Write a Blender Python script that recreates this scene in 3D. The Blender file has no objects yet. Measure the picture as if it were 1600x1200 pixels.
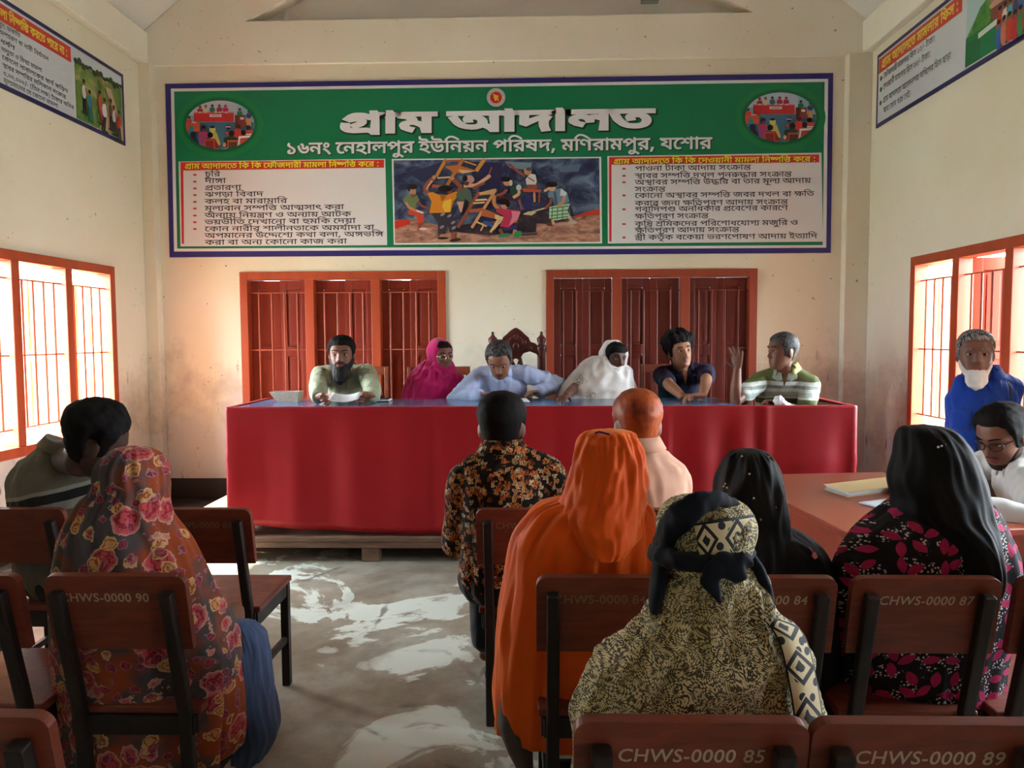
import bpy, bmesh, math, random
from mathutils import Vector as V, Matrix, noise, geometry
R = math.radians
SC = bpy.context.scene
COL = SC.collection
random.seed(7)
# ------------------------------------------------------------------ camera
FPX = 1200.0
CAMLOC = V((0, 0, 1.47))
YAW, PITCH, ROLL = R(1.53), R(3.53), R(0.3)
cam = bpy.data.objects.new('camera', bpy.data.cameras.new('camera'))
COL.objects.link(cam)
cam.data.sensor_width = 36.0
cam.data.lens = 36.0 * FPX / 1600.0
cam.data.clip_start = 0.02
CAMROT = (Matrix.Rotation(YAW, 3, 'Z') @ Matrix.Rotation(R(90) - PITCH, 3, 'X') @ Matrix.Rotation(-ROLL, 3, 'Z'))
cam.matrix_world = Matrix.Translation(CAMLOC) @ CAMROT.to_4x4()
SC.camera = cam
def ray(px, py):
    return CAMROT @ V(((px - 800) / FPX, (600 - py) / FPX, -1))
def P(px, py, y):            # point of the photograph at a given distance into the room
    d = ray(px, py); return CAMLOC + d * (y / d.y)
def PX(px, py, x):           # ... on a side wall
    d = ray(px, py); return CAMLOC + d * (x / d.x)
def PZ(px, py, z):           # ... at a given height
    d = ray(px, py); return CAMLOC + d * ((z - CAMLOC.z) / d.z)
# ------------------------------------------------------------------ sky, sun, exposure
SC.view_settings.view_transform = 'Standard'
SC.view_settings.look = 'None'
SC.view_settings.gamma = 1
SC.view_settings.use_curve_mapping = False
SC.view_settings.exposure = 2.95
w = bpy.data.worlds.new('sky'); SC.world = w; w.use_nodes = True
wn = w.node_tree.nodes; wl = w.node_tree.links
bg = wn['Background']; bg.inputs['Strength'].default_value = 8.0
tc = wn.new('ShaderNodeTexCoord'); sp = wn.new('ShaderNodeSeparateXYZ'); cr = wn.new('ShaderNodeValToRGB')
wl.new(tc.outputs['Generated'], sp.inputs[0]); wl.new(sp.outputs['Z'], cr.inputs[0]); wl.new(cr.outputs[0], bg.inputs[0])
cr.color_ramp.elements[0].position = 0.0; cr.color_ramp.elements[0].color = (0.55, 0.62, 0.68, 1)
cr.color_ramp.elements[1].position = 0.12; cr.color_ramp.elements[1].color = (0.84, 0.98, 1.10, 1)
sun = bpy.data.objects.new('sun', bpy.data.lights.new('sun', 'SUN')); COL.objects.link(sun)
sun.data.energy = 14.0; sun.data.angle = R(3); sun.data.color = (1.0, 0.93, 0.80)
sun.rotation_euler = V((-1.15, -0.10, 1.30)).to_track_quat('Z', 'Y').to_euler()   # it shines in from the left, high
SC.cycles.max_bounces = 8; SC.cycles.diffuse_bounces = 5; SC.cycles.glossy_bounces = 3
SC.cycles.sample_clamp_indirect = 6.0
SC.cycles.use_denoising = True
# room dimensions (metres; the camera stands at the origin looking along +y)
XL, XR, YB, YF = -3.45, 2.92, 6.90, -2.6
ZEAVE = 3.92
def portal(name, loc, rot, sx, sy):          # guides sampling of the sky through a window; gives no light itself
    l = bpy.data.lights.new(name, 'AREA'); l.shape = 'RECTANGLE'; l.size = sx; l.size_y = sy
    l.cycles.is_portal = True
    o = bpy.data.objects.new(name, l); COL.objects.link(o); o.location = loc; o.rotation_euler = rot
WIN_Z0, WIN_Z1 = 0.68, 2.06
WINS_L = [(4.43, 6.27)]
WINS_R = [(4.17, 6.01), (1.55, 3.39), (-1.5, -0.3)]  # the last one is unseen, behind the camera, added for light from the right rear
for i, (a, b) in enumerate(WINS_L):
    portal('sky_portal', (XL - 0.27, (a + b) / 2, 1.37), (0, R(-90), 0), 1.4, 1.84)
for i, (a, b) in enumerate(WINS_R):
    portal('sky_portal', (XR + 0.27, (a + b) / 2, 1.37), (0, R(90), 0), 1.4, 1.84)
# ------------------------------------------------------------------ materials
MATS = {}
class NT:
    def __init__(s, name):
        s.m = bpy.data.materials.new(name); s.m.use_nodes = True
        s.t = s.m.node_tree; s.n = s.t.nodes; s.l = s.t.links
        s.b = s.n['Principled BSDF']
    def new(s, typ, **kw):
        n = s.n.new('ShaderNode' + typ)
        for k, v in kw.items():
            if k.startswith('i_'):
                n.inputs[k[2:].replace('_', ' ')].default_value = v
            else: setattr(n, k, v)
        return n
    def link(s, a, b): s.l.new(a, b)
    def math(s, op, a, b=None, c=None, clamp=False):
        n = s.n.new('ShaderNodeMath'); n.operation = op; n.use_clamp = clamp
        for i, v in enumerate((a, b, c)):
            if v is None: continue
            if isinstance(v, (int, float)): n.inputs[i].default_value = v
            else: s.l.new(v, n.inputs[i])
        return n.outputs[0]
    def mix(s, f, a, b, blend='MIX'):
        n = s.n.new('ShaderNodeMix'); n.data_type = 'RGBA'; n.blend_type = blend
        for i, v in ((0, f), (6, a), (7, b)):
            if isinstance(v, (int, float)): n.inputs[i].default_value = v
            elif isinstance(v, (tuple, list)): n.inputs[i].default_value = (*v[:3], 1)
            else: s.l.new(v, n.inputs[i])
        return n.outputs[2]
    def ramp(s, f, stops, interp='LINEAR'):
        n = s.n.new('ShaderNodeValToRGB'); n.color_ramp.interpolation = interp
        e = n.color_ramp.elements
        while len(e) < len(stops): e.new(0.5)
        for i, (p, c) in enumerate(stops):
            e[i].position = p; e[i].color = (c, c, c, 1) if isinstance(c, (int, float)) else (*c[:3], 1)
        s.l.new(f, n.inputs[0]); return n.outputs[0]
    def coord(s, kind='Object', scale=(1, 1, 1), rot=(0, 0, 0), loc=(0, 0, 0)):
        t = s.n.new('ShaderNodeTexCoord'); m = s.n.new('ShaderNodeMapping')
        m.inputs['Scale'].default_value = scale; m.inputs['Rotation'].default_value = rot; m.inputs['Location'].default_value = loc
        s.l.new(t.outputs[kind], m.inputs[0]); return m.outputs[0]
    def world(s):
        return s.n.new('ShaderNodeNewGeometry').outputs['Position']
    def noise(s, co, scale, detail=3, rough=0.55, dist=0.0, out=0):
        n = s.n.new('ShaderNodeTexNoise'); n.inputs['Scale'].default_value = scale
        n.inputs['Detail'].default_value = detail; n.inputs['Roughness'].default_value = rough; n.inputs['Distortion'].default_value = dist
        if co is not None: s.l.new(co, n.inputs['Vector'])
        return n.outputs[out]
    def voro(s, co, scale, feature='F1', dims='3D', out='Distance', rand=1.0):
        n = s.n.new('ShaderNodeTexVoronoi'); n.feature = feature; n.voronoi_dimensions = dims
        n.inputs['Scale'].default_value = scale; n.inputs['Randomness'].default_value = rand
        s.l.new(co, n.inputs['Vector']); return n.outputs[out] if out else n
    def sep(s, co):
        n = s.n.new('ShaderNodeSeparateXYZ'); s.l.new(co, n.inputs[0]); return n.outputs
    def base(s, c):
        if isinstance(c, (tuple, list)): s.b.inputs['Base Color'].default_value = (*c[:3], 1)
        else: s.l.new(c, s.b.inputs['Base Color'])
    def rough(s, v, spec=None):
        if isinstance(v, (int, float)): s.b.inputs['Roughness'].default_value = v
        else: s.l.new(v, s.b.inputs['Roughness'])
        if spec is not None: s.b.inputs['Specular IOR Level'].default_value = spec
    def bump(s, h, strength=0.3, dist=0.01):
        n = s.n.new('ShaderNodeBump'); n.inputs['Strength'].default_value = strength; n.inputs['Distance'].default_value = dist
        s.l.new(h, n.inputs['Height']); s.l.new(n.outputs[0], s.b.inputs['Normal'])
def srgb(r, g, b):
    f = lambda c: (c / 255 / 12.92) if c / 255 <= 0.04045 else ((c / 255 + 0.055) / 1.055) ** 2.4
    return (f(r), f(g), f(b))
def flat(name, col, rough=0.6, spec=0.4, metal=0.0):
    if name in MATS: return MATS[name]
    t = NT(name); t.base(col); t.rough(rough, spec); t.b.inputs['Metallic'].default_value = metal
    MATS[name] = t.m; return t.m
def cloth(name, col, var=0.12, rough=0.85, sheen=0.1, weave=600):
    if name in MATS: return MATS[name]
    t = NT(name); co = t.coord('Object')
    n = t.noise(co, 9, 3); c2 = tuple(x * (1 - var) for x in col)
    t.base(t.mix(n, col, c2)); t.rough(rough, 0.2)
    t.b.inputs['Sheen Weight'].default_value = sheen
    t.bump(t.noise(co, weave, 1), 0.08, 0.002)
    MATS[name] = t.m; return t.m
def wood(name, c1, c2, rough=0.45, scale=(3, 26, 26), spec=0.35, wear=0.0, wearcol=(.3, .2, .15)):
    if name in MATS: return MATS[name]
    t = NT(name); co = t.coord('Object', scale)
    n = t.noise(co, 1.6, 4, 0.6, 0.8)
    c = t.mix(t.ramp(n, [(.3, 0), (.7, 1)]), c1, c2)
    g = t.coord('Object')
    if wear:
        c = t.mix(t.math('MULTIPLY', t.ramp(t.noise(g, 7, 4, .6), [(.55, 0), (.75, 1)]), wear), c, wearcol)
    t.base(c); t.rough(t.ramp(t.noise(g, 9, 3), [(.3, rough - .08), (.7, rough + .12)]), spec)
    t.bump(n, 0.12, 0.004)
    MATS[name] = t.m; return t.m
# ------------------------------------------------------------------ mesh builder
class MB:
    def __init__(s): s.v = []; s.f = []; s.m = []; s.uv = None
    def add(s, verts, faces, mi=0):
        o = len(s.v); s.v += [V(p) for p in verts]; s.f += [tuple(i + o for i in q) for q in faces]; s.m += [mi] * len(faces)
        return s
    def box(s, c, d, rot=None, mi=0):
        x, y, z = d[0] / 2, d[1] / 2, d[2] / 2
        vs = [V((a * x, b * y, e * z)) for e in (-1, 1) for a, b in ((-1, -1), (1, -1), (1, 1), (-1, 1))]
        if rot is not None: vs = [rot @ q for q in vs]
        return s.add([q + V(c) for q in vs], [(3, 2, 1, 0), (4, 5, 6, 7), (0, 1, 5, 4), (1, 2, 6, 5), (2, 3, 7, 6), (3, 0, 4, 7)], mi)
    def span(s, a, b, mi=0):          # box between two corners
        a, b = V(a), V(b); return s.box((a + b) / 2, [abs(q) for q in (b - a)], None, mi)
    def bar(s, p, q, w, h, up=(0, 0, 1), mi=0):
        p, q = V(p), V(q); d = (q - p); L = d.length; y = d.normalized(); x = y.cross(V(up))
        if x.length < 1e-4: x = y.cross(V((1, 0, 0)))
        x.normalize(); z = x.cross(y)
        m = Matrix((x, y, z)).transposed()
        return s.box((p + q) / 2, (w, L, h), m, mi)
    def tube(s, pts, rad, n=14, side=None, mi=0, cap=True, capk=0.6):
        # pts: centres; rad: r or (rx, ry) per point; side: vector giving the rx axis
        pts = [V(p) for p in pts]; N = len(pts)
        rad = [(r, r) if isinstance(r, (int, float)) else r for r in (rad if isinstance(rad, (list, tuple)) and not (len(rad) == 2 and N != 2 and isinstance(rad[0], (int, float))) else [rad] * N)]
        tang = []
        for i in range(N):
            a = pts[max(0, i - 1)]; b = pts[min(N - 1, i + 1)]; d = b - a
            tang.append(d.normalized() if d.length > 1e-9 else V((0, 0, 1)))
        ref = V(side) if side is not None else (V((1, 0, 0)) if abs(tang[0].x) < .8 else V((0, 1, 0)))
        rings = []; u = ref
        for i in range(N):
            t = tang[i]
            if side is not None: u = V(side)
            u = (u - t * u.dot(t)); u = u.normalized() if u.length > 1e-6 else t.orthogonal().normalized()
            rings.append((pts[i], u, t.cross(u), rad[i][0], rad[i][1]))
        if cap:
            def capr(r, t, sgn):
                o = []
                for k in (0.5, 0.85):
                    f = math.sqrt(1 - k * k); dd = min(r[3], r[4]) * k * capk * sgn
                    o.append((r[0] + t * dd, r[1], r[2], r[3] * f, r[4] * f))
                return o
            a = capr(rings[0], tang[0], -1); b = capr(rings[-1], tang[-1], 1)
            e0 = rings[0][0] - tang[0] * min(rings[0][3], rings[0][4]) * capk
            e1 = rings[-1][0] + tang[-1] * min(rings[-1][3], rings[-1][4]) * capk
            rings = a[::-1] + rings + b
        vs = []
        for c, u_, w_, rx, ry in rings:
            for k in range(n):
                a = 2 * math.pi * k / n; vs.append(c + u_ * (math.cos(a) * rx) + w_ * (math.sin(a) * ry))
        fs = []
        K = len(rings)
        for i in range(K - 1):
            for k in range(n):
                fs.append((i * n + k, i * n + (k + 1) % n, (i + 1) * n + (k + 1) % n, (i + 1) * n + k))
        if cap:
            vs += [e0, e1]; o = K * n
            for k in range(n):
                fs.append((o, (k + 1) % n, k)); fs.append((o + 1, (K - 1) * n + k, (K - 1) * n + (k + 1) % n))
        return s.add(vs, fs, mi)
    def ell(s, c, r, rot=None, n=16, m=10, mi=0):
        vs = []; fs = []
        for j in range(1, m):
            t = math.pi * j / m
            for k in range(n):
                a = 2 * math.pi * k / n
                vs.append(V((math.sin(t) * math.cos(a) * r[0], math.sin(t) * math.sin(a) * r[1], math.cos(t) * r[2])))
        vs += [V((0, 0, r[2])), V((0, 0, -r[2]))]; T = len(vs) - 2
        for j in range(m - 2):
            for k in range(n): fs.append((j * n + k, (j + 1) * n + k, (j + 1) * n + (k + 1) % n, j * n + (k + 1) % n))
        for k in range(n):
            fs.append((T, k, (k + 1) % n)); fs.append((T + 1, (m - 2) * n + (k + 1) % n, (m - 2) * n + k))
        if rot is not None: vs = [rot @ q for q in vs]
        return s.add([q + V(c) for q in vs], fs, mi)
    def lathe(s, prof, c=(0, 0, 0), n=20, mi=0):
        c = V(c); vs = []; fs = []
        for r, z in prof:
            for k in range(n):
                a = 2 * math.pi * k / n; vs.append(c + V((math.cos(a) * r, math.sin(a) * r, z)))
        for i in range(len(prof) - 1):
            for k in range(n): fs.append((i * n + k, i * n + (k + 1) % n, (i + 1) * n + (k + 1) % n, (i + 1) * n + k))
        fs.append(tuple(range(n))[::-1]); fs.append(tuple((len(prof) - 1) * n + k for k in range(n)))
        return s.add(vs, fs, mi)
    def prism(s, loop, d, mi=0, holes=()):     # planar polygon (3-D points, optional holes) thickened along d
        d = V(d); loops = [[V(p) for p in loop]] + [[V(p) for p in h] for h in holes]
        tri = geometry.tessellate_polygon(loops); allv = [p for l in loops for p in l]; n = len(allv)
        fs = [tuple(t) for t in tri] + [tuple(i + n for i in t)[::-1] for t in tri]
        o = 0
        for l in loops:
            L = len(l)
            for k in range(L): fs.append((o + k, o + (k + 1) % L, n + o + (k + 1) % L, n + o + k))
            o += L
        return s.add(allv + [p + d for p in allv], fs, mi)
    def face(s, loop, mi=0, holes=()):         # flat polygon printed on a surface
        loops = [[V(p) for p in loop]] + [[V(p) for p in h] for h in holes]
        tri = geometry.tessellate_polygon(loops)
        return s.add([p for l in loops for p in l], [tuple(t) for t in tri], mi)
    def build(s, name, mats, parent=None, smooth=False, bevel=0.0, loc=None, auto=None):
        me = bpy.data.meshes.new(name); me.from_pydata([tuple(p) for p in s.v], [], s.f)
        if not isinstance(mats, (list, tuple)): mats = [mats]
        for q in mats: me.materials.append(q)
        if len(mats) > 1:
            for i, p in enumerate(me.polygons): p.material_index = s.m[i]
        if s.uv:
            l = me.uv_layers.new(name='UVMap')
            for lp in me.loops: l.data[lp.index].uv = s.uv[lp.vertex_index]
        b = bmesh.new(); b.from_mesh(me); bmesh.ops.recalc_face_normals(b, faces=b.faces); b.to_mesh(me); b.free()
        if smooth: me.polygons.foreach_set('use_smooth', [True] * len(me.polygons))
        return put(name, me, parent, bevel, loc)
WBASE = {}          # things whose shapes are given in room coordinates: their base point
def put(name, me, parent=None, bevel=0.0, loc=None):
    o = bpy.data.objects.new(name, me); COL.objects.link(o)
    if parent is not None:
        o.parent = parent
        if parent.name in WBASE:
            b = WBASE[parent.name]; me.transform(Matrix.Translation(-b)); WBASE[o.name] = b
    if loc is not None: o.location = loc
    if bevel:
        m = o.modifiers.new('bevel', 'BEVEL'); m.width = bevel; m.segments = 2; m.limit_method = 'ANGLE'; m.angle_limit = R(40)
    return o
def tag(o, label=None, cat=None, group=None, kind=None):
    if label: o['label'] = label
    if cat: o['category'] = cat
    if group: o['group'] = group
    if kind: o['kind'] = kind
    return o
def thing(name, label, cat, loc=(0, 0, 0), rz=0, group=None):
    o = bpy.data.objects.new(name, None); COL.objects.link(o); o.empty_display_size = .1
    o.location = loc; o.rotation_euler = (0, 0, rz)
    return tag(o, label, cat, group)
def wthing(name, label, cat, base, group=None):   # a thing whose parts are given in room coordinates
    o = thing(name, label, cat, base, 0, group); WBASE[o.name] = V(base); return o
def wmesh(name, me, label, cat, base, group=None):  # a thing that is one mesh given in room coordinates
    b = V(base); me.transform(Matrix.Translation(-b))
    o = put(name, me); o.location = b; WBASE[o.name] = b
    return tag(o, label, cat, group)
def struct(name, mb, m, parent=None, bevel=0.0, smooth=False):
    o = mb.build(name, m, parent, smooth, bevel)
    if parent is None: o['kind'] = 'structure'
    return o
def kids(o): return [c for c in bpy.data.objects if c.parent is o]
def copy_tree(o, parent=None):
    c = o.copy(); COL.objects.link(c)
    if parent is not None: c.parent = parent
    for ch in kids(o):
        copy_tree(ch, c)
    return c
def remesh(mb, size, smooth=3, shrink=0.0):     # grow one continuous skin over overlapping shapes
    me = bpy.data.meshes.new('tmp'); me.from_pydata([tuple(p) for p in mb.v], [], mb.f)
    b = bmesh.new(); b.from_mesh(me); bmesh.ops.recalc_face_normals(b, faces=b.faces); b.to_mesh(me); b.free()
    o = bpy.data.objects.new('tmp', me); COL.objects.link(o)
    m = o.modifiers.new('r', 'REMESH'); m.mode = 'VOXEL'; m.voxel_size = size; m.use_smooth_shade = True
    if smooth:
        m = o.modifiers.new('s', 'SMOOTH'); m.factor = 0.5; m.iterations = smooth
    dg = bpy.context.evaluated_depsgraph_get(); dg.update()
    out = bpy.data.meshes.new_from_object(o.evaluated_get(dg))
    bpy.data.objects.remove(o); bpy.data.meshes.remove(me)
    out.polygons.foreach_set('use_smooth', [True] * len(out.polygons))
    return out
def fold(me, amp, freq=(9, 9, 4), seed=0, ridge=True, fn=None):   # press folds into a cloth mesh
    me.update(); nr = [V(v.normal) for v in me.vertices]
    for v, n in zip(me.vertices, nr):
        c = v.co; q = V((c.x * freq[0] + seed * 3.1, c.y * freq[1] + seed, c.z * freq[2] - seed * 1.7))
        a = noise.noise(q); 
        if ridge: a = 0.55 - 1.6 * abs(a)
        a += 0.4 * noise.noise(q * 2.3)
        k = amp if fn is None else amp * fn(c)
        v.co = c + n * (a * k)
    me.update()
def orient(yaw=0, pitch=0, roll=0):     # head frame: X = its right hand side when it faces -y ... faces +y at yaw 0; yaw 180 faces the camera
    return Matrix.Rotation(R(yaw), 3, 'Z') @ Matrix.Rotation(R(pitch), 3, 'X') @ Matrix.Rotation(R(roll), 3, 'Y')
# ------------------------------------------------------------------ room surfaces
def m_wall(name, base, damp=1.0):
    t = NT(name); p = t.world(); x, y, z = t.sep(p)
    n = t.noise(p, 1.3, 4); c = t.mix(t.ramp(n, [(.3, 0), (.75, 1)]), base, tuple(q * k for q, k in zip(base, (.93, .90, .84))))
    low = t.math('SUBTRACT', 1.0, t.math('DIVIDE', z, 1.75), clamp=True)
    pn = t.noise(p, 2.1, 6, .65)
    grime = t.ramp(t.math('ADD', t.math('MULTIPLY', low, .55 * damp), t.math('MULTIPLY', pn, .62)), [(.46, 0), (.66, 1)])
    c = t.mix(t.math('MULTIPLY', grime, .75), c, srgb(156, 143, 139))
    pw = t.noise(p, 3.4, 5, .7)                                        # flaked lime showing pale
    flake = t.ramp(t.math('ADD', t.math('MULTIPLY', low, .5 * damp), t.math('MULTIPLY', pw, .55)), [(.555, 0), (.59, 1)])
    c = t.mix(t.math('MULTIPLY', flake, .55), c, srgb(200, 196, 194))
    sm = t.noise(t.coord('Object', (14, 14, 3.2)), 1.0, 5, .7)         # scratches and smudges
    spot = t.math('MULTIPLY', t.ramp(sm, [(.63, 0), (.69, 1)]), t.ramp(low, [(.12, 0), (.5, .9)]))
    c = t.mix(spot, c, srgb(96, 84, 76))
    s2 = t.ramp(t.noise(p, 26, 2, .5), [(.735, 0), (.77, .8)])
    c = t.mix(s2, c, srgb(120, 108, 92))
    t.base(c); t.rough(.82, .25); t.bump(t.noise(p, 40, 3), .12, .004)
    return t.m
MW = m_wall('painted_plaster', (.80, .765, .64))
MBEAM = m_wall('painted_beam', (.86, .835, .74), .2)
def m_ceil():
    t = NT('whitewash'); p = t.world(); n = t.noise(p, 1.1, 4)
    t.base(t.mix(n, srgb(230, 228, 222), srgb(216, 214, 210))); t.rough(.85, .2); return t.m
MCEIL = m_ceil()
def m_floor():
    t = NT('concrete'); p = t.world()
    big = t.noise(p, 1.15, 6, .62, .5); fine = t.noise(p, 9, 5, .65)
    c = t.ramp(big, [(.30, srgb(112, 102, 84)), (.46, srgb(146, 138, 120)), (.60, srgb(164, 162, 148)), (.72, srgb(182, 184, 174))])
    c = t.mix(t.math('MULTIPLY', t.ramp(fine, [(.42, 0), (.7, 1)]), .4), c, srgb(100, 84, 66))
    pat = t.noise(p, 1.5, 6, .62, .7)
    patch = t.ramp(pat, [(.535, 0), (.56, 1)])
    c = t.mix(t.math('MULTIPLY', patch, .9), c, srgb(214, 222, 210))
    dk = t.ramp(t.noise(p, .9, 5, .65, .6), [(.54, 0), (.66, 1)])
    c = t.mix(t.math('MULTIPLY', dk, .55), c, srgb(92, 80, 66))
    cr = t.voro(p, 1.3, 'DISTANCE_TO_EDGE'); wob = t.math('ADD', cr, t.math('MULTIPLY', t.math('SUBTRACT', t.noise(p, 7, 4), .5), .10))
    crk = t.math('MULTIPLY', t.ramp(wob, [(.0, 1), (.012, 0)]), t.ramp(t.noise(p, 1.4, 2), [(.5, 0), (.6, .7)]))
    c = t.mix(crk, c, srgb(70, 62, 54))
    t.base(c); t.rough(t.mix(patch, (.42,) * 3, (.30,) * 3), .45); t.bump(fine, .15, .006)
    return t.m
MFLOOR = m_floor()
MBLACK = flat('black_dado_and_shade', (.018, .014, .013), .55)
T = 0.25
def holed_wall(mb, axis, pos, thick, a0, a1, z0, z1, holes):
    # axis 'x': wall runs along x at y = pos .. pos + thick;  axis 'y': runs along y at x = pos .. pos + thick
    def seg(a, b, c, d):
        if b - a < 1e-4 or d - c < 1e-4: return
        if axis == 'x': mb.span((a, pos, c), (b, pos + thick, d))
        else: mb.span((pos, a, c), (pos + thick, b, d))
    cur = a0
    for (a, b, c, d) in sorted(holes):
        seg(cur, a, z0, z1); seg(a, b, z0, c); seg(a, b, d, z1); cur = b
    seg(cur, a1, z0, z1)
ZE = 4.15
XRIDGE, SLOPE = -0.27, 0.80
ZR = ZE + (XR - XRIDGE) * SLOPE
BW = [(P(375, 425, YB).x, P(696, 425, YB).x), (P(853, 423, YB).x, P(1183, 423, YB).x)]
m = MB(); holed_wall(m, 'y', XL - T, T, YF - T, YB + T, -.02, ZE, [(a, b, WIN_Z0, WIN_Z1) for a, b in WINS_L]); struct('wall_left', m, MW)
m = MB(); holed_wall(m, 'y', XR, T, YF - T, YB + T, -.02, ZE, [(a, b, WIN_Z0, WIN_Z1) for a, b in WINS_R]); struct('wall_right', m, MW)
m = MB(); holed_wall(m, 'x', YB, T, XL, XR, -.02, ZE, [(a, b, WIN_Z0, WIN_Z1) for a, b in BW])
# gable above, with the shallow trapezoid recess
def gz(x): return ZE + (XR - abs(x - XRIDGE) - XRIDGE) * SLOPE
hole = [P(385, 36, YB), P(1175, 22, YB), P(1010, -60, YB), P(560, -60, YB)]
hole = [V((q.x, YB - .035, max(q.z, ZE + .05))) for q in hole]
struct('wall_back', m, MW)
m = MB(); m.prism([(XL, YB + .13, ZE), (XR, YB + .13, ZE), (XRIDGE, YB + .13, ZR)], (0, .12, 0)); struct('trim_6', m, MCEIL)
m = MB(); holed_wall(m, 'x', YF - T, T, XL, XR, -.02, ZE, [])
m.prism([(XL, YF - T, ZE), (XR, YF - T, ZE), (XRIDGE, YF - T, ZR)], (0, T, 0)); struct('wall_front', m, MW)
m = MB(); m.span((XL - T, YF - T, -.15), (XR + T, YB + T, 0)); struct('floor', m, MFLOOR)
m = MB()
for s, xe in ((-1, XL - T - .3), (1, XR + T + .3)):
    ze = ZR - abs(xe - XRIDGE) * SLOPE
    m.prism([(xe, YF - T, ze), (XRIDGE, YF - T, ZR), (XRIDGE, YF - T, ZR + .15), (xe, YF - T, ze + .15)], (0, YB - YF + 2 * T, 0))
struct('ceiling', m, MCEIL)
# ring beam under the eaves and the corner columns
bz0, bz1 = 3.88, 4.16
m = MB(); m.prism([(XL, YB - .035, bz0), (XR, YB - .035, bz0), (XR, YB - .035, ZE), (XRIDGE, YB - .035, ZR), (XL, YB - .035, ZE)], (0, .165, 0), holes=[hole]); struct('trim_1', m, MBEAM)
for i, (a, b) in enumerate(( ((XL, YF, bz0), (XL + .07, YB - .035, bz1)), ((XR - .07, YF, bz0), (XR, YB - .035, bz1)))):
    m = MB(); m.span(a, b); struct('trim_%d' % (i + 2), m, MBEAM, bevel=.012)
m = MB(); m.span((XL, YB - .10, 0), (XL + .11, YB, bz0)); struct('trim_4', m, MW, bevel=.006)
m = MB(); m.span((XR - .20, YB - .10, 0), (XR, YB, bz0)); struct('trim_5', m, MW, bevel=.006)
m = MB(); m.span((XL + .11, 6.36, .0005), (-2.57, YB - .015, .004)); struct('trim_7', m, MBLACK)  # black sheet laid on the floor, standing in for the shade beside the platform
for nm, a, b in (('back', (XL + .11, YB - .014, 0), (XR - .20, YB, .19)), ('left', (XL, YF, 0), (XL + .014, YB - .1, .19)), ('right', (XR - .014, YF, 0), (XR, YB - .1, .19))):
    m = MB(); m.span(a, b); struct('baseboard_' + nm, m, MBLACK, bevel=.003)
t = NT('dry_earth'); p = t.world(); t.base(t.mix(t.noise(p, .8, 4), srgb(150, 150, 138), srgb(120, 128, 112))); t.rough(.9)
m = MB(); m.span((-30, -30, -.5), (30, 40, -.3)); struct('ground', m, t.m)
# ------------------------------------------------------------------ windows
def paint(name, c, rough=.42, var=.25, spec=.4):
    t = NT(name); co = t.coord('Object', (9, 9, 1.2)); n = t.noise(co, 1.2, 3, .5)
    g = t.noise(t.coord('Object'), 5, 3)
    t.base(t.mix(t.ramp(n, [(.3, 0), (.72, 1)]), c, tuple(q * (1 - var) for q in c))); t.rough(t.ramp(g, [(.3, rough), (.7, rough + .04)]), spec)
    t.bump(n, .1, .003); return t.m
MORANGE = paint('orange_brown_paint', srgb(178, 74, 38))
MFRAME2 = paint('red_brown_paint', srgb(158, 68, 44), .4)
MLEAF = paint('brick_red_paint', srgb(150, 52, 30), .4)
MMAROON = paint('varnished_maroon_wood', srgb(118, 48, 38), .30, .16, .5)
MROD = paint('painted_iron', srgb(176, 84, 56), .45)
def leaf(wd, z0, z1, th=.032, strip=False):
    m = MB(); st = .062
    m.span((0, 0, z0), (st, th, z1)); m.span((wd - st, 0, z0), (wd, th, z1))
    zm = z0 + (z1 - z0) * .48
    for a, b in ((z0, z0 + .085), (zm - .045, zm + .045), (z1 - .085, z1)): m.span((st, 0, a), (wd - st, th, b))
    if strip: m.span((wd - .012, th, z0), (wd + .014, th + .008, z1))
    for a, b in ((z0 + .085, zm - .045), (zm + .045, z1 - .085)):
        m.span((st, th * .45, a), (wd - st, th * .6, b))
        m.span((st + .026, th * .22, a + .03), (wd - st - .026, th * .8, b - .03))
    return m
def window(n, M3, org, wd, frame_m, leaf_ms, angles, rods=True, bays=3, rod_m=None):
    # local frame: x along the wall, y outward through it, z up
    z0, z1 = WIN_Z0, WIN_Z1; j = .07; mu = .08
    m = MB(); y0, y1 = -.022, .11
    m.span((0, y0, z0), (j, y1, z1)); m.span((wd - j, y0, z0), (wd, y1, z1))
    m.span((j, y0, z1 - j), (wd - j, y1, z1)); m.span((j, y0, z0), (wd - j, y1, z0 + j))
    bw = (wd - 2 * j - (bays - 1) * mu) / bays; xs = [j + i * (bw + mu) for i in range(bays)]
    for x in xs[1:]: m.span((x - mu, y0 + .004, z0 + j), (x, y1 - .004, z1 - j))
    o = m.build('window_%d' % n, frame_m, bevel=.004); o['kind'] = 'structure'
    o.matrix_world = Matrix.Translation(org) @ M3.to_4x4()
    zi0, zi1 = z0 + j, z1 - j
    for i, x in enumerate(xs):
        lw = bw / 2 - .002
        for sd in (0, 1):
            a = angles[i][sd]
            if a is None: continue
            l = leaf(lw, zi0 + .001, zi1 - .001, strip=(sd == 1 and a < 5)).build('shutter', leaf_ms[i % len(leaf_ms)], o, bevel=.003)
            if sd == 0: l.location = (x + .001, .078, 0); l.rotation_euler = (0, 0, R(a))
            else:
                l.location = (x + bw - .001, .078, 0); l.scale = (-1, 1, 1); l.rotation_euler = (0, 0, -R(a))
    if rods:
        g = MB(); yr = .03
        for x in xs:
            for zz in (zi1 - .115, (zi0 + zi1) / 2 - .01, zi0 + .115): g.span((x - .004, yr - .004, zz - .005), (x + bw + .004, yr + .004, zz + .005))
            for k in range(4):
                xx = x + bw * (k + .72) / 4.44; g.tube([(xx, yr, zi0 + .115), (xx, yr, zi1 - .115)], .0085, 8)
        g.build('window_grille', rod_m or MROD, o)
    return o
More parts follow.
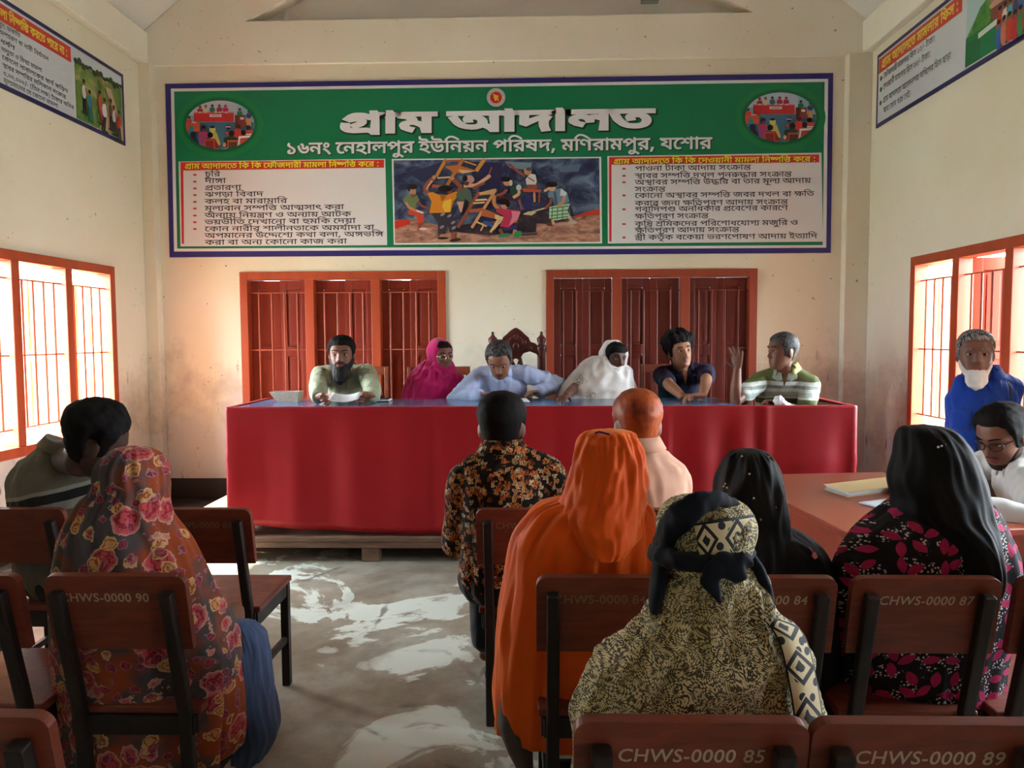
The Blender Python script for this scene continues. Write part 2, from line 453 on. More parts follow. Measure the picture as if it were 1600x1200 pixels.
MXB = Matrix(((1, 0, 0), (0, 1, 0), (0, 0, 1)))
window(1, MXB, V((BW[0][0], YB, 0)), BW[0][1] - BW[0][0], MORANGE, [MLEAF], [(7, 0), (6, 0), (9, 1)])
window(2, MXB, V((BW[1][0], YB, 0)), BW[1][1] - BW[1][0], MFRAME2, [MMAROON], [(0, 0), (1, 0), (0, 3)], rod_m=paint('dark_painted_iron', srgb(128, 52, 40), .4))
ML = Matrix(((0, -1, 0), (1, 0, 0), (0, 0, 1)))       # x -> +y, y -> -x
MRr = Matrix(((0, 1, 0), (1, 0, 0), (0, 0, 1)))       # x -> +y, y -> +x (mirrored)
MPALE = paint('sunlit_orange_paint', srgb(226, 172, 116), .5)  # paler copy of the orange shutter paint, with the sunlight put into its colour
n = 3
for i, (a, b) in enumerate(WINS_L):
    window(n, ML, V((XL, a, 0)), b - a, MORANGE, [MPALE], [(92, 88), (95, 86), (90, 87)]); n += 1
for i, (a, b) in enumerate(WINS_R):
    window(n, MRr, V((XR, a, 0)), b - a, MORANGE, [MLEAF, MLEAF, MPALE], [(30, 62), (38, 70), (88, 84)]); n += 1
# ------------------------------------------------------------------ dais
MDAIS = wood('weathered_plank', srgb(128, 100, 82), srgb(98, 74, 60), .6, (2, 14, 14), .25)
dz = .165
d = thing('platform', 'low wooden platform on short posts under the long red table', 'platform', (0, 4.92, 0))
m = MB()
for k in range(9):
    ya = k * .2165; m.span((-2.55, ya, dz - .03), (2.62, ya + .2125, dz))
m.build('deck', MDAIS, d, bevel=.003)
m = MB(); m.span((-2.55, .004, dz - .072), (2.62, .045, dz - .031)); m.build('front_beam', MDAIS, d, bevel=.004)
for px in (300, 578, 900, 1200):
    x = P(px, 870, 4.92).x
    for yy in (.06, 1.7):
        m = MB(); m.box((0, 0, 0), (.115, .10, dz - .072 - .001)); m.build('leg', MDAIS, d, bevel=.006, loc=(x, yy, (dz - .073) / 2))
# ------------------------------------------------------------------ lettering drawn from outlines
LN = {}
GL = [[],[[15,39,12,-8,10,-10,9,-11,7,-11,-8,-4,-8,11,-8,9,-9,8,-11,8],[10,61,1,7,4,5,5,4,7,1,7,-1,6,-4,4,-5,1,-7,-1,-7,-4,-6,-6,-3,-7,-1,-7,1,-5,3,-4,6],[18,61,1,-4,2,-3,3,-2,3,0,4,0,3,2,2,3,0,4,0,4,-2,2,-3,2,-4,1,-3,-1,-3,-2,-2,-3]],[[113,78,0,-9,-13,0,0,-69,-10,0,-9,13,-11,9,3,9,10,-8,7,-9,0,55,-91,0,0,9],[47,11,-16,4,-10,8,-9,13,-8,19,9,3,9,-21,7,-9,9,-5,9,-2,8,1,8,5,3,8,-2,11,-5,6,-9,2,-5,-3,
0,-10,-9,-1,-2,8,1,6,6,6,8,2,12,-1,7,-4,5,-7,2,-8,0,-10,-2,-8,-10,-9],[43,58,-4,7,-9,5,3,5,10,-3,8,-7,2,-7]],[[112,78,0,-9,-12,0,0,-69,-10,0,-4,7,-5,6,-11,9,3,9,10,-8,7,-9,0,55,-91,0,0,9],[47,11,-4,1,-8,2,-8,4,-4,3,-7,8,-3,5,-9,21,9,3,7,-17,7,-11,3,-3,6,-4,4,-1,7,-1,9,1,4,2,3,3,2,4,1,4,-1,9,-1,3,-4,4,-5,2,-4,1,-5,-2,-1,-2,-1,-4,1,-5,-9,-1,-2,8,1,7,3,3,3,2,4,2,7,0,10,-1,7,-6,5,-8,2,-7,0,-7,-3,-9,
-4,-5,-6,-4,-7,-3],[43,58,-1,4,-3,3,-3,3,-6,2,3,5,6,-1,6,-3,6,-5,2,-8],[146,78,0,-9,-13,0,0,-69,-10,0,0,60,-2,4,-3,3,-2,1,-5,1,0,9,5,-1,3,-1,2,-3,3,-3,-1,16,7,0,3,-8]],[[45,78,-2,6,-4,3,-23,1,-5,1,-5,3,-3,3,-3,5,-1,7,0,7,10,-1,-1,-4,1,-5,1,-4,4,-2,6,-1,21,-1,7,-3,4,-5,2,-10],[30,62,9,0,4,-1,6,-4,6,-6,2,-5,1,-5,-2,-10,-2,-3,-3,-4,-9,-4,-12,-2,1,1,12,-5,12,-7,13,-8,-6,-7,-14,10,-13,7,-13,6,-16,4,2,
9,13,-2,13,0,8,3,4,4,2,7,-1,6,-4,4,-2,2,-7,2,-7,0,-6,-2,-2,-4,0,-6,-9,-2,-1,6,0,4,3,6,3,3,4,2],[22,58,-1,4,-3,3,-4,3,-5,2,3,5,6,-1,6,-3,5,-5,3,-8],[68,78,0,-9,-69,0,0,9]],[[64,78,-2,6,-4,3,-29,1,-6,0,-5,3,-5,4,-3,5,-1,7,1,7,9,-1,-1,-4,1,-5,2,-4,3,-2,8,-2,25,0,6,-1,4,-2,4,-5,1,-10],[90,78,0,-9,-46,0,0,-23,2,-5,1,-1,5,0,3,2,6,5,5,7,8,1,5,-9,2,-9,1,-6,-1,-8,-4,-9,-3,-3,-6,-4,-3,-2,-8,-2,-9,0,-11,3,
-7,4,-6,5,-6,8,-5,9,-5,12,-4,14,9,3,7,-23,6,-10,3,-4,7,-7,3,-2,8,-2,9,0,4,1,4,1,5,5,3,7,0,6,-1,7,-4,7,6,2,-6,-8,-8,-8,-8,-3,-7,1,-5,3,-3,6,-1,6,0,23,-36,0,0,9]],[[64,79,11,-3,7,-6,2,-13,-5,-10,-7,-6,-12,-6,-4,9,13,7,3,2,2,7,-3,7,-7,3,-11,-3,-10,-7,-1,-7,6,-4,-2,-9,-11,5,-4,9,5,11,12,10],[85,28,-3,-12,-10,-8,-15,-3,-17,3,-15,10,-8,11,-7,15,-6,19,9,3,7,-21,8,-15,5,-6,11,-7,18,-2,11,6,2,7,-1,6,-10,8,
10,5,8,-8]],[[102,78,0,-9,-40,0,0,-69,-10,0,-10,14,-10,8,-11,5,-11,3,-5,12,24,13,26,10,-3,-6,0,10,-53,0,0,9],[52,58,2,-3,-38,-17,10,-3,14,-8,8,-7,4,-9],[95,36,-1,-8,-6,-6,-6,-2,-11,0,1,9,7,0,5,2,1,6,0,4,-6,7,-5,3,-14,4,0,9,12,-2,15,-9,6,-8]],[[88,78,0,-9,-13,0,0,-69,-9,0,-12,13,-10,8,-13,6,-10,3,-3,11,6,-4,14,-4,11,-5,8,-6,9,-10,0,74,6,0,3,-8],[56,59,-2,-9,-8,-9,-14,-6,-12,1,-2,5,16,3,7,4,5,5,0,
10,-6,8,6,7,7,-9],[23,54,-9,2,-6,5,-2,7,3,10,9,-2,-1,-10,6,-3,9,3,8,10,6,2,1,-6,-6,-10,-8,-6]],[[60,0,0,53,3,-8,-13,16,-10,7,-11,1,-7,-3,-9,-9,8,3,13,0,6,-5,3,-9,-2,-9,-3,-4,-15,-11,-7,9,15,9,2,8,-3,3,-5,1,-12,-3,-10,8,8,12,6,5,7,3,8,2,15,-4,16,-16,-2,1,-1,26,7,0,3,-8,13,0,0,-9,-13,0,0,-69]],[[72,78,0,-9,-50,0,0,-47,1,-6,2,-3,9,-1,11,6,8,10,2,9,-3,5,-16,3,-12,6,-4,5,1,11,6,-8,7,-5,18,-1,7,-3,4,-4,
2,-8,-4,-14,-6,-9,-6,-6,-15,-6,-10,1,-6,3,-4,4,-2,9,0,49,-13,0,0,9]],[[77,39,-3,-12,-7,-8,-16,-6,-3,-1,-3,3,22,-5,19,-9,-5,-7,-27,11,-36,7,1,9,17,-2,13,1,9,4,6,5,3,10,-2,7,-5,5,-12,1,-2,8,11,0,11,-3,7,-9],[28,27,-9,2,-6,7,-2,34,10,0,0,-28,4,-5,8,-1,5,2,7,5,2,5,-2,3,-14,2,-9,5,-3,2,2,8,10,-7,17,-1,7,-7,1,-8,-6,-10,-12,-7],[-1,69,0,9,88,0,0,-9]],[[50,8,-14,2,-13,9,-11,15,-8,24,9,3,6,-18,7,-13,9,-8,
10,-4,11,0,8,3,3,3,2,10,-3,11,8,0,-16,-11,-9,-2,-9,2,-7,8,0,10,6,11,10,6,-50,0,0,9,117,0,0,-9,-49,0,-12,-6,-10,-7,-3,-7,2,-7,4,-1,6,1,11,8,11,-4,2,-9,0,-9,-4,-11,-12,-8],[100,26,4,-25,-9,-2,-3,14,-2,15,4,20,-11,2,-9,3,-7,5,-8,10,10,2,5,-7,8,-4,19,-1,5,-9,-5,-11]],[[62,78,0,-78,-10,0,-10,14,-10,8,-11,5,-11,3,-5,12,24,14,25,10,-2,-6,0,9,-53,0,0,9],[52,59,2,-3,-17,-7,-21,-11,10,-3,14,-8,8,-7,4,-9],
[100,78,0,-9,-13,0,0,-60,-9,0,-8,12,-13,11,3,8,12,-10,7,-10,-1,8,0,58,6,0,3,-8]],[[72,78,0,-9,-50,0,0,-47,1,-6,2,-3,9,-1,9,4,7,7,4,8,1,9,-2,3,-4,2,-9,0,-2,9,11,1,8,-2,6,-5,2,-10,-4,-14,-6,-9,-6,-6,-15,-6,-10,1,-6,3,-4,4,-2,9,0,49,-13,0,0,9],[49,78,-1,5,-3,3,-27,2,-10,4,-6,9,-1,13,10,-1,0,-9,5,-6,28,-2,8,-3,4,-5,2,-10]],[[90,78,0,-9,-46,0,0,-23,3,-6,5,0,4,2,10,12,8,1,7,-16,1,-13,-3,-10,-11,-9,-10,
-4,-11,0,-10,3,-13,9,-11,17,-9,26,9,3,7,-21,7,-14,9,-9,10,-4,12,0,5,2,7,6,2,13,-5,13,6,2,-13,-15,-8,-4,-8,1,-6,4,-3,6,0,28,-36,0,0,9]],[[79,78,0,-9,-13,0,0,-69,-10,0,0,53,2,-8,-10,14,-8,6,-5,3,-5,1,-4,0,-5,-1,-3,-3,-2,-4,-1,-5,1,-3,2,-3,3,-2,5,-2,8,-2,0,-10,-8,1,-10,4,-7,6,-2,3,-2,6,1,10,2,5,6,6,7,3,9,0,5,-1,8,-3,8,-6,8,-9,-2,1,-1,2,0,24,7,0,3,-8]],[[51,6,-5,1,-10,2,-9,5,-4,4,-7,10,-4,6,-3,7,-5,
17,9,3,7,-20,8,-14,7,-7,3,-2,4,-1,9,-1,9,1,4,2,4,4,2,3,1,5,1,6,-2,5,-3,6,-3,3,-4,2,-7,0,-3,-1,-3,-3,-1,-4,1,-5,-9,-2,-2,10,1,6,3,3,3,3,7,2,5,0,11,-2,8,-5,5,-9,2,-8,0,-8,-3,-10,-4,-6,-6,-4,-8,-3],[90,78,0,-9,-91,0,0,9]],[[82,78,0,-9,-13,0,0,-69,-10,0,-11,13,-10,7,-11,6,-13,4,-2,11,6,-4,13,-4,10,-5,9,-6,9,-10,0,74,7,0,3,-8],[26,78,10,-1,9,-6,5,-9,-1,-10,-3,-5,-10,-8,-16,-5,-6,2,-2,5,20,5,5,4,3,5,-1,
7,-3,4,-10,3,-7,-1,-3,-3,-1,-5,4,-4,-6,-8,-6,6,-2,8,2,8,8,6]],[[77,78,0,-9,-57,0,0,-37,-2,2,8,8,14,9,11,6,8,4,9,-8,-6,-13,-1,-12,1,-14,3,-13,-9,-2,-4,18,-1,11,1,9,3,12,2,2,1,0,-10,-5,-10,-7,-10,-8,-10,-9,-8,5,0,42,-11,0,0,9]],[[76,78,0,-9,-13,0,0,-69,-10,0,-6,9,-14,12,-11,6,-12,3,-5,12,24,14,18,7,9,3,-3,-6,0,18],[53,59,3,-3,-20,-8,-20,-10,15,-5,9,-6,9,-7,6,-9,-2,9],[30,79,7,-1,-1,-9,-10,-1,-2,-6,
2,-4,11,-5,-8,-6,-12,9,-3,10,1,6,4,3]],[[77,78,0,-9,-13,0,0,-69,-10,0,0,30,2,-7,-11,13,-11,6,-5,2,-4,0,-6,-3,-2,-3,-1,-4,1,-5,3,-2,7,-4,-5,-9,-7,4,-5,5,-2,2,-2,6,0,9,4,7,4,3,4,2,5,1,6,0,8,-2,10,-7,9,-8,-1,-1,-1,3,0,31,-55,0,0,9]],[[91,78,0,-9,-13,0,0,-69,-10,0,0,50,3,-8,-10,12,-8,9,-5,4,-4,2,-7,1,-5,-1,-8,-4,-10,-9,3,2,5,0,3,0,5,-2,2,-2,3,-4,1,-6,-1,-4,-2,1,25,23,6,-6,-36,-34,-7,7,10,10,-4,-5,-4,
-3,4,7,0,6,-1,2,-3,1,-3,1,-4,-1,-4,-1,-9,8,7,9,8,7,9,5,9,2,10,-2,9,-4,8,-8,8,-10,-2,1,-1,3,0,27,7,0,3,-8]],[[106,78,0,-9,-92,1,11,-4,13,-8,4,-4,1,-7,-27,-14,-2,2,6,-1,16,-6,20,-16,0,52,23,-4,7,-3,8,-7,5,-11,0,-6,-3,-7,-7,-5,-13,-1,-1,0,0,9,8,0,4,2,2,6,0,4,-6,7,-5,3,-13,3,0,-54,-9,0,-12,12,-9,6,-25,8,-4,12,26,14,-11,6,-15,5,4,8,0,-2,-11,0,0,9]],[[76,78,0,-9,-13,0,0,-69,-10,0,-6,9,-14,12,-11,6,-12,
3,-5,12,24,14,27,10,-3,-6,0,9,-54,0,0,9],[53,59,3,-3,-20,-8,-20,-10,15,-5,9,-6,9,-7,6,-9,-2,9]],[[53,5,-15,3,-14,9,-11,16,-9,25,9,3,7,-20,7,-13,9,-9,16,-4,12,2,7,7,2,6,0,7,-5,13,6,10,8,-18,1,-9,-2,-10,-4,-8,-8,-6],[48,36,-9,1,-6,5,-2,8,3,11,10,-3,-2,-5,0,-5,6,-4,9,4,9,10,8,2,-1,-7,-7,-10,-8,-5],[91,78,0,-9,-92,0,0,9]],[[79,78,0,-9,-13,0,0,-69,-10,0,0,17,2,-7,-8,12,-5,6,-7,5,-6,2,-5,0,-4,-1,-3,-3,
-1,-3,0,-4,1,-4,3,-3,7,-3,-3,-10,-6,3,-7,5,-3,3,-2,7,-1,4,1,6,2,4,4,4,4,2,4,2,5,0,7,-1,9,-3,7,-6,8,-10,-2,-1,0,3,-1,43,-57,0,0,9],[37,40,0,-3,-9,3,-2,10,-4,6,-7,4,-10,2,1,9,17,-4,4,-3,4,-3,3,-4,2,-4]],[[80,78,0,-9,-14,0,0,-69,-9,0,-9,10,-10,7,-12,6,-16,3,-4,12,10,6,16,8,-11,6,-15,5,4,8,0,-2,-11,0,0,9],[57,69,-40,0,-3,1,11,-4,14,-9,3,-3,1,-7,-17,-8,-10,-6,-2,2,15,-3,12,-6,12,-10,6,-6,-2,0]],[[76,
78,0,-9,-13,0,0,-69,-10,0,-7,11,-10,9,-13,7,-13,3,-5,12,24,14,27,10,-3,-6,0,9,-54,0,0,9],[53,59,3,-3,-20,-8,-20,-10,15,-5,10,-7,9,-8,5,-7,-1,0,-1,9],[23,-1,-3,1,-2,1,-2,3,0,2,0,3,2,3,2,1,3,1,3,-1,2,-1,2,-3,1,-3,-1,-2,-2,-3,-2,-1]],[[93,78,0,-9,-13,0,0,-69,-10,0,0,42,1,-3,-5,5,-4,3,-6,0,-3,-1,-3,-4,0,-8,-8,-1,-1,5,-2,4,-5,5,-7,2,-3,0,-5,-3,-3,-4,0,-2,1,-5,5,-6,8,-4,-3,-9,-11,5,-4,4,-4,4,-2,5,0,9,2,
7,6,5,4,2,5,1,9,0,5,-2,5,-3,4,-5,-2,0,2,4,3,2,6,2,4,0,4,-1,5,-3,3,-2,-1,-2,0,21,-71,0,0,9]],[[86,78,0,-9,-13,0,0,-69,-10,0,0,64,1,2,-1,20,7,0,3,-8],[45,79,7,-1,6,-4,5,-4,4,-6,-1,-14,-6,12,-6,5,-2,1,-3,1,-6,0,-4,-1,-3,-3,-2,-6,2,-5,3,-3,2,-2,11,-2,-1,-9,-8,1,-8,3,-6,6,-2,8,1,9,3,7,5,5,5,1],[10,79,5,-1,5,-2,6,-4,4,-8,0,-9,-2,-7,-6,-6,-8,-4,-7,0,-1,9,6,1,6,2,3,3,2,5,-2,7,-3,3,-8,2,-10,-2,-1,10]],
[[80,78,0,-9,-13,0,0,-69,-9,0,-10,10,-10,7,-12,6,-16,3,-4,12,14,8,11,5,4,2,7,1,1,-7,-25,-13,12,-3,11,-5,9,-6,8,-8,0,57,-59,0,0,9],[10,71,20,-8,12,-6,10,-7,6,-6,0,-11,-11,10,-13,9,-14,6,-14,5]],[[86,78,0,-9,-13,0,0,-69,-9,0,0,44,3,-8,-9,10,-7,0,-16,-25,-9,-5,-11,2,-11,12,8,5,8,-9,7,1,16,24,7,5,7,-1,10,-8,-3,0,0,22,-65,0,0,9],[34,34,-3,13,-4,8,-9,4,-13,3,2,9,18,-5,10,-7,4,-15]],[[30,62,9,0,4,-1,6,
-4,6,-6,2,-5,1,-5,-2,-10,-2,-3,-3,-4,-9,-4,-12,-2,1,1,12,-5,12,-7,13,-8,-6,-7,-14,10,-13,7,-13,6,-16,4,2,9,13,-2,13,0,8,3,4,4,2,7,-1,6,-4,4,-2,2,-7,2,-7,0,-6,-2,-2,-4,0,-6,-9,-2,-1,6,0,4,3,6,3,3,4,2],[22,58,-1,4,-3,3,-4,3,-5,2,3,5,6,-1,6,-3,5,-5,3,-8],[68,78,0,-9,-69,0,0,9]],[[34,78,0,-9,-13,0,0,-69,-9,0,0,59,-3,5,-3,3,-4,2,-3,0,0,9,5,-1,3,-1,3,-3,2,-3,0,16,6,0,3,-8]],[[34,78,0,-9,-13,0,0,-69,-9,
0,0,69,-13,0,0,9,11,0,-8,10,10,13,8,8,7,4,8,1,11,0,9,-2,9,-4,12,-7,12,-10,-5,-6,-16,11,-10,6,-9,3,-7,1,-7,-1,-5,-2,-7,-4,-4,-5,-5,-7,7,-9]],[[34,69,-13,0,0,-69,-9,0,0,69,-13,0,0,9,13,0,-4,13,-10,9,-14,5,-20,1,-16,-3,-3,-4,3,-3,26,-1,7,-3,5,-5,2,-10,-9,0,-1,7,-5,2,-23,1,-10,2,-5,7,1,7,7,7,15,4,25,0,13,-3,11,-5,8,-7,5,-10,2,-11,12,0]],[[-36,-33,-5,1,-6,2,-4,4,-2,5,1,5,2,5,5,4,7,2,11,-1,11,-3,11,-7,
16,-11,-5,-7,-12,9,-10,7,-10,4,-6,1,-5,0,-5,-2,-1,-2,-1,-2,1,-3,2,-2,2,-1,5,0,4,1,4,3,3,4,1,4,0,14,10,0,0,-13,-3,-9,-4,-6,-4,-3,-6,-3]],[[-22,-30,-12,4,-3,3,-1,6,0,4,4,5,12,4,0,5,10,0,0,-8,-4,-6,-11,-1,-2,-4,2,-3,5,-1,6,1,11,8,25,-14,-5,-7,-18,11,-9,-6]],[[-44,-10,31,13,3,-8,-25,-9,-1,1,21,-4,19,-10,-4,-7,-21,10,-19,4]],[[44,78,0,-9,-2,0,-4,-2,-7,-4,-6,-6,-4,-5,-2,-6,-2,-6,-1,-12,3,-10,4,-6,4,-2,
6,-1,6,0,5,3,4,-8,-5,-3,-6,-1,-8,0,-3,0,-4,2,-6,4,-2,2,-4,7,-4,13,0,10,2,9,7,12,9,9,11,6,-8,-5,-28,0,0,9]],[[35,79,9,-1,8,-6,4,-8,-2,-13,-6,-6,-11,-2,-10,2,-10,3,4,9,15,-5,6,1,4,3,0,7,-2,4,-6,2,-7,1,-6,-2,-7,-6,-2,-6,1,-9,3,-6,6,-5,34,-18,6,-7,3,-10,-9,-2,-3,8,-4,4,-34,18,-10,11,-3,13,4,13,10,9]],[[21,0,-9,0,0,69,-13,0,0,9,35,0,0,-9,-13,0],[12,78,-2,7,-4,2,-30,1,-13,3,-7,7,-1,16,9,-1,1,-11,6,-5,
33,-1,11,-3,4,-5,2,-10]],[[90,78,0,-9,-46,0,0,-23,3,-6,5,0,4,2,10,12,8,1,7,-16,1,-13,-3,-10,-11,-9,-10,-4,-11,0,-10,3,-13,9,-11,17,-9,26,9,3,7,-21,7,-14,9,-9,10,-4,12,0,5,2,7,6,2,13,-5,13,6,2,-13,-15,-8,-4,-8,1,-6,4,-3,6,0,28,-36,0,0,9],[45,-19,-5,2,-2,6,2,5,5,2,6,-2,2,-5,-2,-6]],[[80,78,0,-9,-14,0,0,-69,-9,0,-9,10,-10,7,-12,6,-16,3,-4,12,10,6,16,8,-11,6,-15,5,4,8,0,-2,-11,0,0,9],[57,69,-40,0,-3,
1,11,-4,14,-9,3,-3,1,-7,-17,-8,-10,-6,-2,2,15,-3,12,-6,12,-10,6,-6,-2,0],[22,-1,-2,1,-3,1,-1,3,-1,2,1,3,1,3,3,1,2,1,3,-1,3,-1,1,-3,1,-3,-1,-2,-1,-3,-3,-1]],[[36,11,-14,3,-7,6,-4,8,-2,16,5,13,7,7,10,4,13,0,10,-4,6,-6,4,-8,1,-15,-3,-9,-6,-8,-8,-5],[38,59,-7,-1,-5,-3,-4,-5,-3,-7,0,-7,3,-9,4,-4,6,-2,8,0,6,2,5,4,4,10,0,7,-4,9,-7,5]],[[36,0,-9,1,-4,2,-5,4,-1,3,-2,5,2,7,3,4,3,2,6,2,4,-9,-6,-2,-1,-4,0,-2,
2,-2,3,-1,8,0,6,1,5,4,2,5,0,6,-2,5,-4,5,-22,16,-7,7,-1,5,0,5,2,5,4,5,8,-5,-3,-5,-1,-4,2,-3,4,-4,22,-17,5,-6,2,-7,1,-5,-1,-7,-5,-8,-4,-4,-6,-2]],[[16,67,1,6,4,6,8,-5,-3,-5,3,-4,24,-7,7,-7,2,-9,0,-5,-6,-9,-12,-6,-13,0,5,1,8,-3,22,-14,3,-2,-6,-7,-26,17,-29,9,2,9,12,-3,16,1,10,2,4,6,0,6,-2,4,-28,10,-4,3]],[[69,37,-2,-16,-9,-12,-4,-2,-11,-2,-12,2,-11,9,-6,10,-6,15,-4,20,9,3,8,-30,6,-11,7,-7,9,-2,10,3,
5,8,1,12,-3,17,-4,6,-6,3,-6,0,-3,-3,2,-11,-10,-3,-3,10,0,6,2,5,4,3,8,2,8,0,9,-4,9,-13]],[[43,5,-9,1,-6,3,-5,4,-6,6,-4,8,-5,10,-5,19,9,3,4,-16,7,-16,3,-5,5,-4,4,-2,5,-1,7,0,3,1,6,3,2,3,2,7,0,8,-1,4,-3,8,5,0,-5,-9,-6,-6,-8,-2,-6,2,-4,3,-2,5,-1,19,-3,3,-5,1,1,9,10,-2,3,-1,2,-3,2,-6,0,-17,2,-4,4,0,3,2,4,5,3,7,7,1,4,-5,2,-6,2,-8,0,-7,-2,-8,-3,-6,-4,-5,-6,-4,-3,-1]],[[116,78,0,-9,-39,0,0,-69,-10,0,0,69,
-68,0,0,9],[110,34,-2,-7,-5,-6,-6,-2,-11,0,1,9,10,1,2,3,-1,8,-10,5,-23,2,-12,3,-7,8,-1,14,9,-1,0,-8,4,-6,8,-2,22,-1,13,-4,6,-6],[43,33,10,-2,12,-9,4,-6,-1,-12,-11,14,-10,6,-5,0,-4,-2,1,-10,-10,-2,-2,9,2,8,6,4],[23,58,12,-3,6,-5,5,-12,0,-12,-10,0,0,14,-5,6,-4,3,-9,-2,-2,-4,2,-5,-10,-2,-2,8,2,7,6,5],[15,51,0,9,-2,6,-8,7,12,2,6,-8,2,-12,0,-5]],[[-32,88,41,27,5,-7,-40,-28]],[[33,78,0,-9,-9,0,8,3,-8,
-8,-4,-9,0,-11,4,-20,-2,-15,-7,-9,-16,-6,-3,8,12,5,5,6,1,11,-4,19,0,12,5,12,5,5,2,-3,-23,0,0,9]],[[118,78,0,-9,-119,0,0,9],[59,66,12,-2,6,-9,1,-55,-10,0,-2,6,-7,5,-30,-2,-9,1,-8,5,-4,5,-2,8,1,16,10,-1,-1,-14,2,-6,4,-3,9,-2,26,2,7,-3,4,-4,0,38,-4,5,-5,1,-7,-1,-7,-5,-4,-6,0,-4,3,-3,9,0,1,-9,-9,-1,-7,2,-5,4,-2,3,1,10,5,9,11,8],[95,53,5,0,7,-4,4,-7,1,-7,-5,-10,-15,-8,-3,9,12,6,1,5,-2,6,-6,1,-6,-1,-10,
-13,-6,5,10,14]],[[92,78,0,-9,-13,0,0,-69,-10,0,0,53,3,-8,-8,11,-6,6,-5,4,-5,3,-9,0,-3,0,-5,-3,-7,-8,-2,-1,4,2,5,2,8,0,4,-1,4,-3,2,-2,2,-4,1,-5,-1,-7,-4,-6,-6,-5,-8,-6,-6,9,8,5,5,3,2,4,0,5,-3,3,-5,1,-6,-1,-6,-2,-10,8,6,9,4,5,7,5,6,2,9,0,6,-1,5,-2,7,-5,10,-11,-2,1,-1,26,7,0,3,-8],[79,-5,-9,0,-2,4,-4,4,-6,2,-29,-2,-8,2,-6,2,-5,5,-3,5,-1,9,1,10,9,-1,0,-9,1,-6,2,-3,4,-3,4,-1,7,-1,14,2,9,0,7,-2,5,-4,0,
1,10,-1]],[[59,66,12,-2,6,-9,1,-55,-10,0,-2,6,-7,5,-30,-2,-9,1,-8,5,-4,5,-2,8,1,16,10,-1,-1,-14,2,-6,4,-3,9,-2,26,2,7,-3,4,-4,0,38,-4,5,-5,1,-7,-1,-7,-5,-4,-6,0,-4,3,-3,9,0,1,-9,-9,-1,-7,2,-5,4,-2,3,1,10,5,9,11,8],[91,78,0,-9,-92,0,0,9]],[[96,78,0,-9,-14,0,0,-69,-9,0,0,50,3,-8,-18,21,-10,6,-9,0,-9,-3,-12,-10,9,2,8,-2,5,-8,0,-8,-2,1,24,23,7,-6,-36,-34,-7,7,10,10,-8,-8,4,7,-2,8,-5,2,-8,-2,-9,8,17,
18,8,3,8,2,9,-2,7,-3,8,-6,11,-13,-2,1,-1,3,0,27,7,0,2,-8],[82,-5,-9,0,-4,7,-6,3,-32,-2,-16,4,-5,5,-3,6,-1,8,1,10,9,-1,0,-15,3,-4,8,-3,33,1,9,-2,4,-4,0,11,9,0]],[[88,78,0,-9,-13,0,0,-46,-10,1,0,62,7,0,3,-8],[47,79,12,-4,10,-11,-1,-14,-6,11,-7,6,-11,2,-6,-4,-2,-6,2,-6,6,-4,10,-2,-1,-9,-10,1,-7,4,-5,5,-2,7,1,12,3,6,5,4],[12,79,9,-3,6,-3,4,-7,1,-8,-2,-10,-5,-6,-7,-3,-9,-1,-1,9,12,3,3,3,1,5,-1,6,-4,4,
-8,2,-10,-2,-1,10],[75,-5,-10,0,-5,8,-6,2,-25,-2,-13,3,-6,5,-3,5,0,14,10,-1,0,-11,5,-5,10,-1,20,2,9,-2,4,-4,0,20,10,0]],[[62,38,-10,2,-4,2,-7,8,-2,5,1,0,-5,-13,-5,-3,-5,-1,-11,3,-9,11,7,5,6,-8,8,-1,5,5,3,16,8,0,4,-11,5,-7,6,-4,8,0,6,3,0,8,-2,6,-6,8,10,2,7,-11,1,-13,-5,-8,-8,-4],[91,78,0,-9,-92,0,0,9],[78,46,0,-46,-10,0,-15,13,-16,5,-5,10,29,15],[68,38,-26,-14,1,1,10,-3,15,-11]],[[28,11,-8,3,-8,9,
7,4,6,-6,7,1,7,10,0,11,-6,8,-7,2,-4,0,-4,-3,1,-8,-9,-2,-2,12,4,6,13,4,9,-1,7,-5,6,-11,1,-15,-6,4,8,9,11,7,15,4,7,-7,-7,-19,1,-12,3,-15,-9,-2,-3,13,-1,17,5,17,3,-1,-13,-4,-9,-7,-17,-21],[9,75,13,-5,5,-5,1,-7,-10,0,-3,7,-9,5],[60,54,-10,2,-4,3,-10,13,11,2,5,-9,6,-3,5,0,4,2,2,5,-4,6,11,1,2,-8,-2,-8,-7,-4],[92,78,0,-9,-93,0,0,9]],[[61,66,10,-2,7,-6,2,-12,-5,-9,-6,-5,-12,-6,-4,9,13,6,4,8,-2,6,-8,2,-10,
-2,-9,-6,-1,-6,6,-3,-3,-9,-10,4,-4,9,5,10,11,9],[82,21,-4,-11,-9,-7,-15,-3,-16,3,-14,9,-8,9,-7,14,-5,17,9,3,7,-19,7,-13,5,-5,10,-6,17,-2,10,5,3,7,-2,5,-9,7,10,4,8,-7],[92,78,0,-9,-93,0,0,9]],[[45,23,-17,4,-10,7,-8,11,-6,17,9,2,7,-18,7,-8,8,-4,9,-2,8,1,7,4,3,6,0,6,-6,7,-9,1,-5,-3,0,-8,-9,-1,-1,7,2,8,6,4,9,2,9,-1,6,-4,5,-6,2,-6,0,-8,-2,-7,-9,-8],[86,78,0,-9,-87,0,0,9],[114,78,0,-9,-13,0,0,-78,-10,0,
